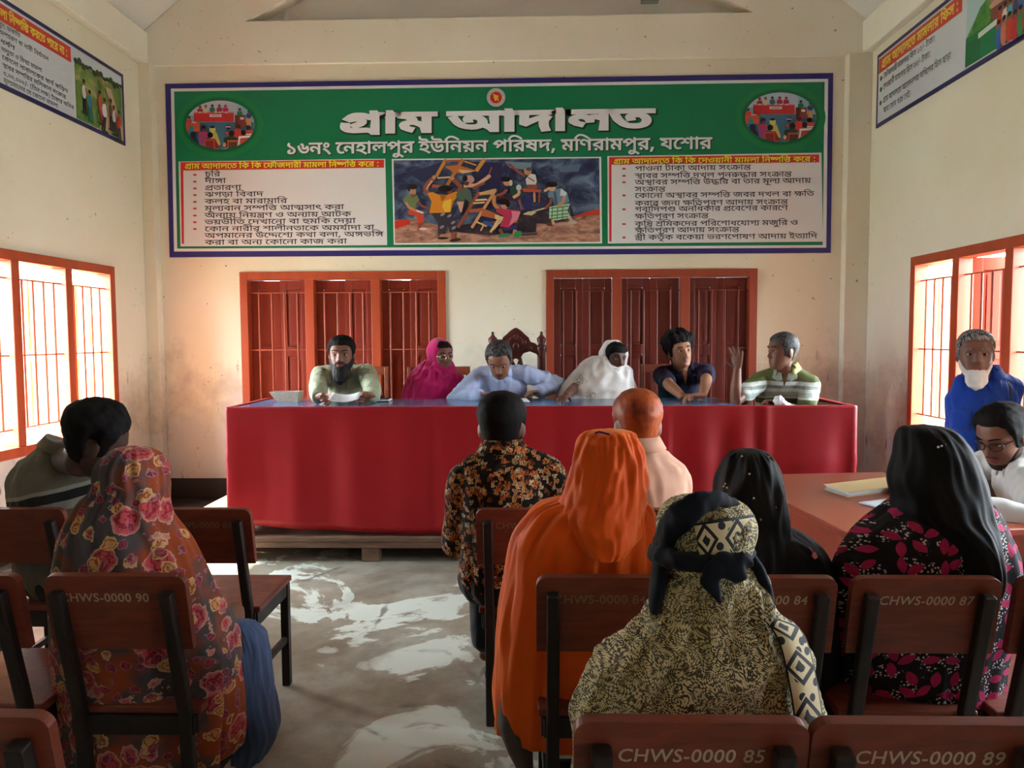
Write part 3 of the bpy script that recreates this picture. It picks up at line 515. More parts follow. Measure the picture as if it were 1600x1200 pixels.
0,78,-12,0,0,9],[65,18,-2,7,-5,3,9,5,5,-5,2,-9],[65,20,12,-2,13,-10,6,-7,-3,-8,-11,12,-12,6,-6,0,-3,-2,0,-4,6,-5,-4,-8,-9,6,-4,9,2,7,6,5]],[[105,78,0,-9,-85,0,0,-30,-2,2,6,6,24,14,5,2,7,-7,-5,-14,1,-16,-3,3,7,5,23,15,5,2,7,-7,-5,-18,4,-25,-10,-2,-3,24,1,12,2,4,-14,-8,-16,-13,-7,4,-1,3,-1,15,3,12,-16,-11,-15,-12,-7,5,0,35,-11,0,0,9]],[[99,78,0,-9,-79,0,0,-37,-2,2,11,11,14,9,16,7,6,-6,0,-27,-9,-3,0,
29,2,-3,-18,-10,-22,-19,-8,5,0,42,-11,0,0,9],[88,9,3,-19,-9,-2,-3,21,3,20,0,-2,-27,-9,-24,-10,13,-5,12,-7,0,24,9,4,0,-39,-9,0,-13,10,-19,6,-4,10,30,14,35,11,7,-6]],[[63,38,-9,2,-16,11,-6,1,-3,-5,5,-9,-7,-6,-7,9,-1,12,7,7,10,1,8,-3,14,-11,10,0,3,5,0,6,-2,6,-6,8,10,2,7,-11,0,-14,-2,-6,-5,-3],[91,78,0,-9,-92,0,0,9],[53,-7,-20,4,-12,8,-10,12,-8,19,9,2,10,-20,8,-8,10,-6,12,-2,7,1,9,4,4,7,0,9,-6,7,-10,
2,-4,-2,-1,-4,1,-7,-10,-2,-2,9,3,8,7,4,8,2,10,-1,7,-4,4,-6,3,-8,0,-8,-3,-8,-10,-9]],[[58,38,-11,3,-14,10,-5,1,-4,-5,6,-9,-7,-6,-8,9,0,12,7,7,9,1,8,-3,15,-11,9,0,4,5,0,6,-2,6,-7,8,10,2,8,-11,0,-13,-4,-7,-8,-4],[88,78,0,-9,-89,0,0,9],[57,46,11,-2,6,-8,1,-51,-10,0,-2,7,-6,4,-29,-2,-8,2,-8,4,-4,6,-2,7,1,16,10,-1,-1,-14,2,-5,4,-4,9,-2,23,2,7,-2,4,-4,0,32,-3,6,-12,0,-6,-5,-4,-5,1,-5,10,-1,1,-8,-8,-1,-7,
1,-5,4,-2,4,1,8,7,10,9,5]],[[50,38,-10,1,-16,10,-6,1,-2,-5,4,-7,-7,-6,-7,9,-1,8,6,7,9,3,8,-2,16,-10,10,0,3,3,1,8,-3,6,-6,8,2,6,6,0,9,-14,1,-12,-1,-6,-4,-5,-5,-3],[11,75,10,-4,7,-5,2,-6,0,-9,-9,0,0,8,-3,5,-10,6],[54,78,0,-9,-55,0,0,9],[145,78,0,-9,-13,0,0,-69,-10,0,0,50,3,-8,-18,21,-10,6,-9,0,-9,-3,-12,-10,9,2,8,-2,5,-8,0,-8,-2,1,25,23,6,-6,-36,-34,-7,7,10,10,-8,-8,4,7,0,6,-4,3,-3,1,-8,-2,-5,14,15,
13,11,3,8,0,8,-2,7,-5,15,-16,-3,1,0,3,0,27,6,0,3,-8]],[[30,33,-12,3,-7,4,-5,10,1,11,5,8,8,5,18,4,6,-1,9,-5,4,-5,2,-6,0,-9,-4,-8,-7,-6,-8,-4],[34,69,-12,-3,-6,-6,0,-9,6,-8,9,-1,6,1,8,4,4,4,1,6,-2,7,-5,4],[16,69,20,-10,17,-13,-5,-7,-17,14,-21,9],[34,71,-35,-2,0,9,40,0,0,-7],[136,78,0,-9,-14,0,0,-69,-9,0,0,50,3,-8,-18,21,-10,6,-9,0,-9,-3,-12,-10,9,2,8,-2,5,-8,0,-8,-2,1,24,23,7,-6,-36,-34,-7,7,10,10,
-8,-8,4,7,0,6,-4,3,-3,1,-8,-2,-5,14,15,13,11,3,8,0,8,-2,7,-5,15,-16,-2,1,-1,3,0,27,7,0,2,-8]],[[62,38,-14,4,-7,8,-2,5,1,0,-5,-13,-5,-3,-5,-1,-11,3,-9,11,7,5,6,-8,8,-1,5,5,3,16,8,0,4,-11,5,-7,6,-4,8,0,6,3,0,8,-2,6,-6,8,10,2,7,-11,1,-13,-5,-8,-8,-3],[91,78,0,-9,-92,0,0,9],[57,40,14,-3,5,-3,4,-6,1,-10,-4,-8,-6,-5,-13,-3,1,3,6,-1,23,-12,-5,-7,-23,12,-25,7,2,8,10,-2,12,0,11,5,2,6,-2,6,-8,5,-12,-2,-2,
-5,1,-4,-9,-2,-2,8,3,7,6,4]],[[62,38,-7,1,-8,5,-6,7,-2,4,1,0,-5,-13,-5,-3,-5,-1,-11,3,-9,11,7,5,6,-8,8,-1,5,5,3,16,8,0,4,-11,5,-7,6,-4,8,0,6,3,0,8,-2,6,-6,8,10,2,7,-11,0,-14,-5,-7],[92,78,0,-9,-93,0,0,9],[61,46,11,-2,7,-8,0,-51,-9,0,-3,7,-6,4,-28,-2,-9,2,-7,4,-4,6,-3,7,1,16,10,-1,-1,-14,2,-6,4,-3,9,-2,24,2,7,-2,4,-4,-1,32,-3,6,-11,0,-7,-5,-3,-5,0,-5,10,-1,1,-8,-8,-1,-6,1,-6,4,-1,4,0,8,7,10,9,5]],
[[102,78,0,-9,-39,0,0,-69,-10,0,-6,9,-14,12,-11,6,-12,3,-5,12,24,14,27,10,-3,-6,0,9,-54,0,0,9],[53,59,3,-3,-20,-8,-20,-10,15,-5,9,-6,9,-7,6,-9,-2,9],[80,20,-9,2,-5,4,-8,14,4,8,5,-11,5,-6,6,-2,6,2,2,4,0,5,-3,5,-9,4,2,9,13,-6,4,-4,3,-7,-1,-8,-3,-8,-4,-2],[23,-1,-5,2,-2,5,2,6,5,2,5,-2,3,-6,-3,-5]],[[55,79,9,-3,6,-8,7,8,8,2,8,-11,1,-12,-2,-8,-9,-9,-12,-7,-4,9,10,5,6,6,2,11,-6,8,6,3,-12,-16,-8,0,-2,7,
-6,5,-8,-2,-2,-6,1,-4,4,-4,8,-1,-1,-10,-4,1,-7,2,-5,5,-4,12,1,7,3,5,4,3],[26,79,8,-2,5,-4,3,-5,2,-8,-2,-9,-4,-4,-6,-4,-8,-1,0,10,10,3,2,6,-1,4,-4,3,-6,2,-7,-2,-1,10],[65,4,-17,2,-9,3,-14,10,-12,16,-9,23,9,3,8,-20,10,-14,12,-9,14,-4,14,0,12,5,3,8,-2,6,-10,8,11,4,3,-2,5,-5,3,-8,0,-8,-4,-7,-10,-8]],[[22,64,9,-2,6,-4,6,-9,-5,0,11,12,7,2,0,-5,-13,-16,-7,-1,-3,8,-4,5,-6,1,-5,-2,-2,-7,7,-6,-4,-9,-10,8,
-3,6,0,7,2,5,4,4],[67,40,-1,-9,-8,-10,-12,-5,-6,-1,0,1,16,-7,20,-13,-5,-7,-28,18,-30,9,2,9,12,-2,12,0,9,2,5,4,3,5,1,9,-2,6,-5,7,6,7,8,-10],[76,78,0,-9,-77,0,0,9]],[[32,-17,-10,18,-4,9,-4,21,0,21,4,20,8,19,6,8,10,0,-13,-27,-4,-20,0,-21,4,-20,13,-28]],[[10,-17,13,27,4,20,0,21,-4,21,-13,27,10,0,6,-8,8,-19,4,-21,0,-21,-4,-20,-8,-19,-6,-8]],[[24,14,1,-1,-2,-7,-9,-21,-8,0,6,29]],[[6,42,30,0,0,-10,-30,
0]],[[39,99,11,0,-33,-115,-11,0]],[[18,52,-5,2,-2,6,2,7,5,2,6,-2,2,-7,-2,-6],[18,-2,-5,2,-2,7,2,6,5,2,6,-2,2,-6,-2,-7]],[[24,0,0,78,10,0,0,-78]]]
LN['title'] = [[667,[54,0,0,34,91,0,26,33,0,0,78,0,3,32,0,19,145,0,34,75,0,29,34,0,17,91,0]]]
LN['sub'] = [[2601,[46,0,0,49,74,0,21,74,0,1,76,0,0,54,0,40,33,0,21,43,0,33,76,0,34,66,0,29,33,0,22,91,0,37,90,0,28,0,0,0,74,0,4,33,0,5,66,0,35,89,0,21,33,0,44,76,0,21,78,0,0,76,0,22,32,0,35,90,0,28,33,0,31,74,0,19,80,0,75,75,0,0,33,0,26,32,0,35,78,0,16,33,0,28,78,0,34,74,0,26,33,0,22,78,0,37,90,0,28,0,0,75,74,0,0,33,0,27,33,0,40,78,0,30,43,0,34,85,0,28,33,0]]]
LN['hl'] = [[2654,[54,0,0,34,91,0,26,33,0,0,78,0,3,32,0,19,145,0,34,75,0,29,34,0,40,91,0,17,43,0,0,89,0,35,32,0,7,33,0,0,101,0,35,33,0,7,33,0,0,101,0,40,32,0,23,44,0,42,104,0,12,34,0,19,114,0,34,76,0,28,33,0,36,75,0,0,33,0,26,32,0,34,78,0,26,33,0,29,78,0,34,91,0,0,34,0,35,32,0,21,33,0,67,76,0,35,134,0,60,34,0,0,90,0,7,32,0,40,101,0,28,43,0,0,75,0,78,33,0]]]
LN['hr'] = [[2573,[54,0,0,34,91,0,26,33,0,0,78,0,3,32,0,19,145,0,34,75,0,29,34,0,40,91,0,17,43,0,0,89,0,35,32,0,7,33,0,0,101,0,35,33,0,7,33,0,0,101,0,40,32,0,19,44,0,6,75,0,44,92,0,34,79,0,21,33,0,36,75,0,0,34,0,26,32,0,34,78,0,26,33,0,29,78,0,34,91,0,0,34,0,35,32,0,21,33,0,67,76,0,35,134,0,60,33,0,0,91,0,7,32,0,40,101,0,28,43,0,0,75,0,78,32,0]]]
LN['ll'] = [[178,[10,0,0,37,60,0,35,11,0,28,33,0]],[232,[19,0,0,34,75,0,59,34,0,34,90,0]],[401,[56,0,0,17,94,0,34,89,0,28,33,0,16,74,0,34,78,0]],[626,[13,0,0,9,99,0,43,82,0,34,89,0,0,34,0,35,32,0,24,33,0,24,75,0,34,74,0,19,34,0]],[868,[7,0,0,29,101,0,33,91,0,0,66,0,24,33,0,34,75,0,0,33,0,26,32,0,34,78,0,28,33,0,34,75,0,26,33,0,34,78,0,35,33,0,28,33,0]],[1484,[26,0,0,38,78,0,29,0,0,52,91,0,24,32,0,
34,75,0,21,33,0,0,75,0,32,33,0,66,85,0,35,143,0,60,34,0,0,90,0,3,33,0,61,144,0,32,113,0,34,85,0,41,33,0,0,66,0,7,33,0,28,100,0,34,75,0]],[1550,[2,0,0,21,112,0,52,75,0,34,32,0,44,33,0,0,78,0,35,33,0,21,33,0,44,76,0,65,78,0,16,87,0,0,77,0,6,33,0,0,92,0,2,32,0,21,112,0,52,75,0,34,32,0,44,34,0,0,78,0,3,32,0,14,145,0,7,71,0]],[1559,[25,0,0,44,90,0,25,78,0,36,90,0,35,34,0,17,33,0,0,88,0,40,33,0,19,43,0,
8,75,0,34,88,0,40,33,0,21,43,0,34,76,0,0,33,0,24,32,0,34,75,0,0,33,0,72,33,0,26,75,0,35,77,0,7,34,0,0,101,0,40,32,0,19,43,0,44,76,0,34,78,0]],[1774,[40,0,0,7,43,0,34,101,0,21,33,0,0,76,0,21,32,0,34,76,0,28,33,0,36,75,0,28,33,0,0,74,0,30,33,0,34,85,0,29,33,0,36,91,0,21,33,0,17,76,0,34,88,0,40,33,0,7,44,0,0,101,0,2,32,0,26,112,0,27,77,0,51,79,0,34,0,0,19,33,0,34,75,0,0,34,0,24,32,0,34,75,0]],[1894,
[2,0,0,22,112,0,26,89,0,34,78,0,40,33,0,21,43,0,28,76,0,0,74,0,5,33,0,40,89,0,62,43,0,40,104,0,30,43,0,52,85,0,0,32,0,7,32,0,18,101,0,34,81,0,0,33,0,24,33,0,29,74,0,34,92,0,75,33,0,0,33,0,2,32,0,59,112,0,25,90,0,35,91,0,59,33,0]],[1484,[7,0,0,28,101,0,34,74,0,0,34,0,24,32,0,34,75,0,0,33,0,2,32,0,21,112,0,52,75,0,0,32,0,40,33,0,7,43,0,34,101,0,40,33,0,21,44,0,34,75,0,0,33,0,7,33,0,34,101,0,12,33,0,
0,115,0,7,32,0,28,101,0,34,74,0]]]
LN['lr'] = [[1370,[22,0,0,34,90,0,6,33,0,21,92,0,34,75,0,0,34,0,14,32,0,34,71,0,7,33,0,34,101,0,0,33,0,3,33,0,19,145,0,34,75,0,44,33,0,0,79,0,32,32,0,1,85,0,53,55,0,34,116,0,64,34,0]],[1858,[68,0,0,34,90,0,24,33,0,28,75,0,0,74,0,32,33,0,66,85,0,35,144,0,60,33,0,0,90,0,19,33,0,8,75,0,29,87,0,0,91,0,22,33,0,37,89,0,21,0,0,70,76,0,63,100,0,34,98,0,28,33,0,0,74,0,32,33,0,1,85,0,53,55,0,34,116,0,64,33,
0]],[2061,[2,0,0,68,112,0,34,90,0,24,33,0,28,75,0,0,74,0,32,32,0,66,86,0,35,143,0,60,33,0,0,91,0,5,32,0,63,89,0,34,98,0,28,33,0,0,74,0,24,33,0,34,74,0,0,34,0,17,32,0,34,88,0,28,34,0,0,74,0,26,33,0,38,77,0,29,0,0,52,92,0,0,32,0,3,32,0,19,145,0,34,75,0,44,34,0]],[379,[32,0,0,1,85,0,53,55,0,34,116,0,64,34,0]],[2122,[40,0,0,7,43,0,34,101,0,40,33,0,21,44,0,34,75,0,0,33,0,2,33,0,68,112,0,34,90,0,24,33,
0,28,74,0,0,75,0,32,32,0,66,86,0,35,143,0,60,33,0,0,91,0,12,32,0,24,115,0,28,74,0,0,75,0,19,32,0,8,76,0,29,87,0,0,91,0,24,33,0,34,74,0,0,33,0,50,33,0,35,115,0,17,33,0]],[1824,[7,0,0,28,101,0,34,74,0,28,34,0,0,74,0,12,33,0,21,114,0,52,76,0,0,32,0,50,32,0,35,115,0,17,33,0,22,89,0,38,89,0,28,0,0,16,75,0,0,77,0,3,33,0,19,144,0,34,76,0,44,33,0,0,78,0,32,33,0,1,85,0,53,55,0,34,116,0,64,33,0]],[1835,[9,
0,0,24,82,0,34,74,0,35,34,0,19,33,0,22,75,0,71,90,0,0,103,0,2,33,0,21,111,0,35,76,0,20,33,0,7,74,0,34,101,0,28,33,0,0,75,0,56,33,0,40,94,0,24,43,0,40,75,0,30,43,0,28,85,0,0,74,0,7,32,0,34,101,0,28,34,0,40,74,0,16,43,0]],[890,[50,0,0,35,115,0,17,33,0,22,88,0,38,90,0,28,0,0,16,74,0,0,78,0,32,32,0,1,86,0,53,54,0,34,117,0,64,33,0]],[1928,[7,0,0,39,73,0,35,28,0,31,33,0,0,79,0,57,33,0,35,86,0,26,34,0,7,
77,0,40,101,0,19,43,0,28,76,0,0,74,0,22,33,0,35,89,0,28,33,0,40,75,0,30,43,0,34,85,0,20,33,0,40,75,0,27,43,0,34,78,0,9,33,0,52,82,0,0,32,0,26,33,0,12,78,0,37,116,0,35,-2,0,28,33,0,0,75,0,6,32,0]],[1254,[50,0,0,35,115,0,17,33,0,22,88,0,38,90,0,28,0,0,16,74,0,0,78,0,3,32,0,19,145,0,34,76,0,44,33,0,0,78,0,32,33,0,1,85,0,53,55,0,34,116,0,64,33,0]],[2131,[69,0,0,36,91,0,0,33,0,7,33,0,17,101,0,51,68,0,
39,6,0,7,14,0,0,101,0,24,32,0,40,75,0,7,43,0,44,101,0,34,78,0,0,34,0,25,32,0,28,90,0,16,75,0,40,77,0,22,43,0,34,90,0,31,33,0,16,79,0,0,78,0,3,32,0,19,145,0,34,75,0,44,34,0,0,78,0,4,32,0,17,67,0,52,88,0,34,32,0,35,33,0,19,33,0]]]
LN['wl'] = [[2699,[54,0,0,34,91,0,26,33,0,0,78,0,3,32,0,19,145,0,34,75,0,29,34,0,17,91,0,0,89,0,40,32,0,27,43,0,0,79,0,32,32,0,7,85,0,29,101,0,0,92,0,26,32,0,34,78,0,26,33,0,29,78,0,34,91,0,0,33,0,35,33,0,21,33,0,67,76,0,35,134,0,60,33,0,0,91,0,7,32,0,28,101,0,40,74,0,17,44,0,0,88,0,22,33,0,34,89,0,40,33,0,28,44,0,0,74,0,21,33,0,34,75,0,0,33,0,78,33,0]]]
LN['wll'] = [[605,[8,0,0,37,87,0,21,0,0,75,75,0,0,33,0,15,33,0,34,89,0,7,33,0,34,101,0,35,33,0,17,34,0]],[1225,[2,0,0,22,112,0,33,89,0,28,66,0,16,75,0,0,77,0,24,33,0,34,74,0,0,34,0,21,32,0,34,76,0,28,33,0,36,74,0,0,34,0,35,32,0,21,33,0,27,76,0,51,78,0,34,0,0,17,33,0,21,89,0]],[231,[20,0,0,31,74,0,51,80,0,16,0,0]],[1074,[19,0,0,32,75,0,52,86,0,37,31,0,17,0,0,34,89,0,0,33,0,6,33,0,0,92,0,35,32,0,26,
34,0,18,77,0,52,81,0,34,32,0,0,33,0,26,33,0,34,77,0,26,34,0,29,77,0,34,92,0]],[1482,[40,0,0,7,43,0,34,101,0,40,33,0,21,44,0,34,75,0,0,33,0,21,33,0,34,75,0,24,34,0,34,74,0,29,33,0,40,92,0,7,43,0,28,101,0,0,74,0,58,33,0,34,90,0,18,33,0,51,73,0,0,8,0,12,32,0,35,115,0,43,33,0,17,89,0]],[1654,[68,0,0,34,90,0,24,33,0,28,75,0,0,74,0,32,33,0,66,85,0,35,144,0,60,33,0,28,90,0,0,75,0,26,32,0,34,78,0,35,33,0,
29,33,0,7,92,0,34,101,0,21,33,0,34,75,0,0,34,0,32,32,0,1,85,0,53,55,0,34,116,0,64,34,0]],[1879,[48,0,0,75,74,0,45,33,0,45,74,0,75,74,0,45,33,0,45,74,0,45,74,0,77,74,0,76,56,0,0,42,0,73,33,0,35,52,0,17,33,0,21,89,0,0,75,0,29,33,0,50,91,0,74,115,0,0,53,0,14,32,0,34,71,0,7,33,0,34,101,0,28,33,0,0,75,0,2,32,0,35,112,0,20,33,0,7,75,0]],[1367,[26,0,0,38,78,0,29,0,0,52,91,0,26,32,0,34,78,0,40,33,0,21,43,
0,28,76,0,0,74,0,40,33,0,27,43,0,0,78,0,40,33,0,7,43,0,34,101,0,40,33,0,21,43,0,34,76,0,0,33,0,26,33,0,34,77,0,26,34,0,29,77,0,34,92,0]]]
LN['wr'] = [[1456,[54,0,0,34,91,0,26,33,0,0,78,0,3,32,0,19,145,0,34,75,0,29,34,0,40,91,0,17,43,0,0,89,0,26,32,0,34,78,0,26,33,0,29,78,0,34,91,0,28,34,0,0,74,0,35,33,0,23,33,0,32,105,0,0,85,0,78,32,0]]]
LN['wrl'] = [[1785,[40,0,0,23,43,0,42,105,0,12,33,0,19,115,0,34,75,0,28,33,0,36,75,0,0,33,0,26,33,0,34,77,0,26,34,0,29,78,0,34,91,0,28,33,0,0,75,0,35,32,0,23,33,0,32,105,0,0,85,0,46,33,0,45,74,0,77,74,0,76,56,0,0,43,0,14,32,0,34,71,0,7,33,0,34,101,0,79,33,0]],[1704,[40,0,0,19,43,0,6,76,0,44,92,0,34,78,0,21,33,0,36,76,0,0,33,0,26,33,0,34,77,0,26,34,0,29,77,0,34,92,0,28,33,0,0,75,0,35,32,0,23,33,0,
32,105,0,0,85,0,47,33,0,45,74,0,77,74,0,76,56,0,0,42,0,14,33,0,34,71,0,7,33,0,34,101,0,79,33,0]],[2335,[54,0,0,34,91,0,26,33,0,0,78,0,3,32,0,19,145,0,34,75,0,29,34,0,40,91,0,17,43,0,0,89,0,3,32,0,40,145,0,24,43,0,19,75,0,21,75,0,22,76,0,55,89,0,0,90,0,19,32,0,34,75,0,35,34,0,8,33,0,40,87,0,29,43,0,28,92,0,0,74,0,35,32,0,23,34,0,32,104,0,0,86,0,11,32,0,34,86,0,43,33,0,34,89,0]],[1034,[2,0,0,21,112,
0,52,75,0,0,32,0,40,33,0,7,43,0,34,101,0,21,33,0,0,75,0,8,33,0,28,87,0,10,74,0,0,71,0,40,33,0,21,43,0,4,75,0,79,67,0]]]
GLY = []            # outlines as steps from point to point, turned into points
for g in GL:
    cs = []
    for c in g:
        x = y = 0; pts = []
        for i in range(0, len(c), 2):
            x += c[i]; y += c[i + 1]; pts.append((x, y))
        cs.append(pts)
    GLY.append(cs)
def offs(c, d):
    out = []; n = len(c)
    for i in range(n):
        p, q, r = c[i - 1], c[i], c[(i + 1) % n]
        a = V((q[0] - p[0], q[1] - p[1])); b = V((r[0] - q[0], r[1] - q[1]))
        if a.length < 1e-6 or b.length < 1e-6: out.append(q); continue
        a.normalize(); b.normalize()
        na, nb = V((-a.y, a.x)), V((-b.y, b.x)); s = na + nb
        if s.length < .3: s = na
        k = 1 / max(.55, (s.length / 2)) ; s = s.normalized() * (d * min(k, 1.6))
        out.append((q[0] + s.x, q[1] + s.y))
    return out
def winding(x, y, cs):
    w = 0
    for c in cs:
        for i in range(len(c)):
            a, b = c[i - 1], c[i]
            if (a[1] <= y) != (b[1] <= y):
                if a[0] + (y - a[1]) * (b[0] - a[0]) / (b[1] - a[1]) > x: w += 1 if b[1] > a[1] else -1
    return w
GTRI = {}
def glyph_tris(gi, bold):
    if (gi, bold) not in GTRI:
        cs = [offs(c, bold) for c in GLY[gi]]; vs = []; es = []
        for c in cs:
            o = len(vs); vs += [V(p) for p in c]; es += [(o + k, o + (k + 1) % len(c)) for k in range(len(c))]
        if vs:
            r = geometry.delaunay_2d_cdt(vs, es, [], 0, 1e-5); pv = r[0]
            fs = [f for f in r[2] if winding(sum(pv[i].x for i in f) / len(f), sum(pv[i].y for i in f) / len(f), cs)]
        else: pv, fs = [], []
        GTRI[gi, bold] = ([(p.x, p.y) for p in pv], fs)
    return GTRI[gi, bold]
def text(mb, key, k, fn, x0, x1, yb, ym, layer, mi=0, bold=0, dx=0, dy=0):
    # fn maps (picture x, picture y, layer) to a point; baseline yb, head line ym; width from x0 to x1
    wd, v = LN[key][k]; sx = (x1 - x0) / wd; sy = (ym - yb) / 77.75; gx = 0; bold = bold * .625
    for i in range(0, len(v), 3):
        gi = v[i]; gx += v[i + 1]; gy = v[i + 2]
        pv, fs = glyph_tris(gi, bold)
        if fs: mb.add([fn(x0 + (gx + q[0]) * sx + dx, yb + (gy + q[1]) * sy + dy, layer) for q in pv], fs, mi)
def latin(string, size, shear=0.0, spacing=1.0):
    c = bpy.data.curves.new('t', 'FONT'); c.body = string; c.size = size; c.shear = shear; c.space_character = spacing
    c.align_x = 'CENTER'; c.resolution_u = 3; c.offset = size * .012
    o = bpy.data.objects.new('t', c); COL.objects.link(o)
    dg = bpy.context.evaluated_depsgraph_get(); dg.update()
    me = bpy.data.meshes.new_from_object(o.evaluated_get(dg)); bpy.data.objects.remove(o); bpy.data.curves.remove(c)
    return me
# ------------------------------------------------------------------ chairs of the audience
MSEAT = wood('reddish_brown_varnished_wood', srgb(124, 56, 37), srgb(94, 42, 28), .42, (4, 30, 30), .4, .35, srgb(112, 84, 66))
MPOST = wood('dark_stained_wood', srgb(46, 36, 30), srgb(28, 22, 20), .5, (20, 20, 4), .3)
MSTEN = flat('pale_stencil_paint', srgb(176, 158, 134), .8)
MSTEN2 = flat('worn_stencil_paint', srgb(126, 104, 86), .8)
def board(wd, h, th, rc, n=6):          # rounded upper corners
    pts = [(-wd / 2, 0), (wd / 2, 0)]
    for k in range(n + 1):
        a = math.pi / 2 * k / n; pts.append((wd / 2 - rc + rc * math.cos(a), h - rc + rc * math.sin(a)))
    for k in range(n + 1):
        a = math.pi / 2 + math.pi / 2 * k / n; pts.append((-wd / 2 + rc + rc * math.cos(a), h - rc + rc * math.sin(a)))
    return pts
CH_TOP = .85
def make_chair():
    t = thing('wooden_chair', 'x', 'chair')
    m = MB(); m.prism([(-.184, .20, .44), (.184, .20, .44), (.186, -.19, .44), (-.186, -.19, .44)], (0, 0, .024)); m.build('seat', MSEAT, t, bevel=.006)
    tilt = R(11)
    m = MB(); m.prism([(x, 0, z) for x, z in board(.378, .215, .02, .028)], (0, .022, 0))
    b = m.build('backrest', MSEAT, t, bevel=.005); b.location = (0, -.232, .64); b.rotation_euler = (tilt, 0, 0)
    for s in (-1, 1):
        m = MB(); m.bar((s * .145, -.165, 0), (s * .145, -.195, .46), .032, .036, (1, 0, 0)); m.bar((s * .145, -.193, .44), (s * .145, -.2845, .812), .032, .034, (1, 0, 0))
        m.build('leg', MPOST, t, bevel=.006)
        m = MB(); m.bar((s * .165, .165, 0), (s * .165, .165, .44), .034, .034, (1, 0, 0)); m.build('leg', MPOST, t, bevel=.004)
    m = MB()
    m.span((-.17, -.20, .385), (.17, -.175, .44)); m.span((-.165, .155, .385), (.165, .18, .44))
    for s in (-1, 1): m.span((s * .165 - .012, -.19, .385), (s * .165 + .012, .165, .44))
    m.build('seat_frame', MPOST, t, bevel=.003)
    m = MB()
    for s in (-1, 1): m.bar((s * .155, -.175, .20), (s * .165, .165, .20), .022, .026)
    m.bar((-.16, 0, .20), (.16, 0, .20), .022, .024); m.build('stretcher', MPOST, t, bevel=.003)
    return t, b
CHAIR0, BACK0 = make_chair()
def stencil(chair, string, mat, shear=0.0, dx=0.0, size=.035):
    me = latin(string, size, shear, 1.05); me.materials.append(mat)
    back = [c for c in kids(chair) if c.name.startswith('backrest')][0]
    me.transform(Matrix.Translation((dx, -.0012, .142)) @ Matrix.Rotation(R(90), 4, 'X'))
    o = bpy.data.objects.new('stencilled_number', me); COL.objects.link(o); o.parent = back
    return o
CHAIRS = {}
def place_chair(key, x, yback, label, rz=0, num=None, mat=None, shear=0.0, group='wooden chairs of the audience', first=False, dx=0.0):
    t = CHAIR0 if first else copy_tree(CHAIR0)
    t.location = (x, yback + .274, 0); t.rotation_euler = (0, 0, R(rz)); tag(t, label, 'chair', group)
    CHAIRS[key] = (t, num, mat, shear, dx); return t
Y1, Y2, Y3 = 2.715, 1.94, 1.20
S1, S2, S3 = [lambda px, y=y: P(px, 915, y).x for y in (Y1, Y2, Y3)]
LBL = {
 'A': 'empty wooden chair in front of the person in the flowered scarf',
 'D': 'wooden chair at the left that the person in the grey striped sweater sits on',
 'F': 'wooden chair holding the person in the black and tan patterned shirt',
 'N': 'wooden chair mostly hidden behind the orange scarf, under the pale pink shirt',
 'B': 'wooden chair under the person in the orange flowered scarf, number ending 90',
 'C': 'chair cut off by the left edge of the photo, beside the flowered scarf chair',
 'G': 'wooden chair holding the person in the plain orange scarf',
 'H': 'wooden chair holding the person in plain black, number ending 84',
 'I': 'wooden chair under the pink leaf dress, number ending 87',
 'J': 'chair at the right edge of the photo with a bare pinkish lit seat',
 'K': 'nearest wooden chair, holding the person in the cream paisley shawl',
 'L': 'nearest chair at the bottom right corner, only its top board in view',
 'E': 'chair top in the bottom left corner of the photo'}
place_chair('A', S1(313), Y1, LBL['A'], 0, 'CHWS-0000 88', MSTEN2, first=True)
place_chair('D', S1(24), Y1, LBL['D'], 0)
place_chair('F', S1(826), Y1, LBL['F'], 0, 'CHWS-0000 86', MSTEN2)
place_chair('N', S1(1052), Y1, LBL['N'], 0)
place_chair('B', S2(176), Y2, LBL['B'], 0, 'CHWS-0000 90', MSTEN, dx=-.03)
place_chair('C', S2(-84), Y2, LBL['C'], 0)
place_chair('G', S2(953), Y2, LBL['G'], 0, 'CHWS-0000 84', MSTEN2, dx=-.025)
place_chair('H', S2(1194), Y2, LBL['H'], 0, 'CHWS-0000 84', MSTEN, .12, dx=-.005)
place_chair('I', S2(1451), Y2, LBL['I'], 0, 'CHWS-0000 87', MSTEN, .15)
place_chair('J', S2(1712), Y2, LBL['J'], 0)
place_chair('K', S3(1084), Y3, LBL['K'], 0, 'CHWS-0000 85', MSTEN, .12)
place_chair('L', S3(1466), Y3, LBL['L'], 0, 'CHWS-0000 89', MSTEN, .12)
place_chair('E', S3(-115), Y3, LBL['E'], 0)
for k, (t, num, mat, sh, dx) in CHAIRS.items():
    if num: stencil(t, num, mat, sh, dx)
# ------------------------------------------------------------------ long table with the red cloth
TZ = 1.012; TY0, TY1 = 4.985, 5.69
TX0, TX1, TXM = P(352, 637, 4.97).x, P(1340, 637, 4.97).x, P(1164, 637, 4.97).x
def m_blue():
    t = NT('mottled_blue_tabletop'); co = t.coord('Object')
    n = t.noise(co, 14, 6, .7, .6); n2 = t.noise(co, 60, 3)
    c = t.ramp(n, [(.32, srgb(36, 66, 104)), (.5, srgb(72, 112, 156)), (.68, srgb(136, 170, 200))])
    t.base(t.mix(t.math('MULTIPLY', n2, .4), c, srgb(52, 90, 140))); t.rough(.18, .5); return t.m
MTABLE = wood('brown_table_wood', srgb(110, 62, 40), srgb(84, 46, 30), .5)
tb = wthing('long_table', 'long table on the platform with a glossy mottled blue top', 'table', (-.3, 5.34, dz))
m = MB(); m.span((TX0 + .02, TY0 + .02, TZ - .03), (TXM - .01, TY1, TZ)); m.build('tabletop', m_blue(), tb, bevel=.004)
m = MB()
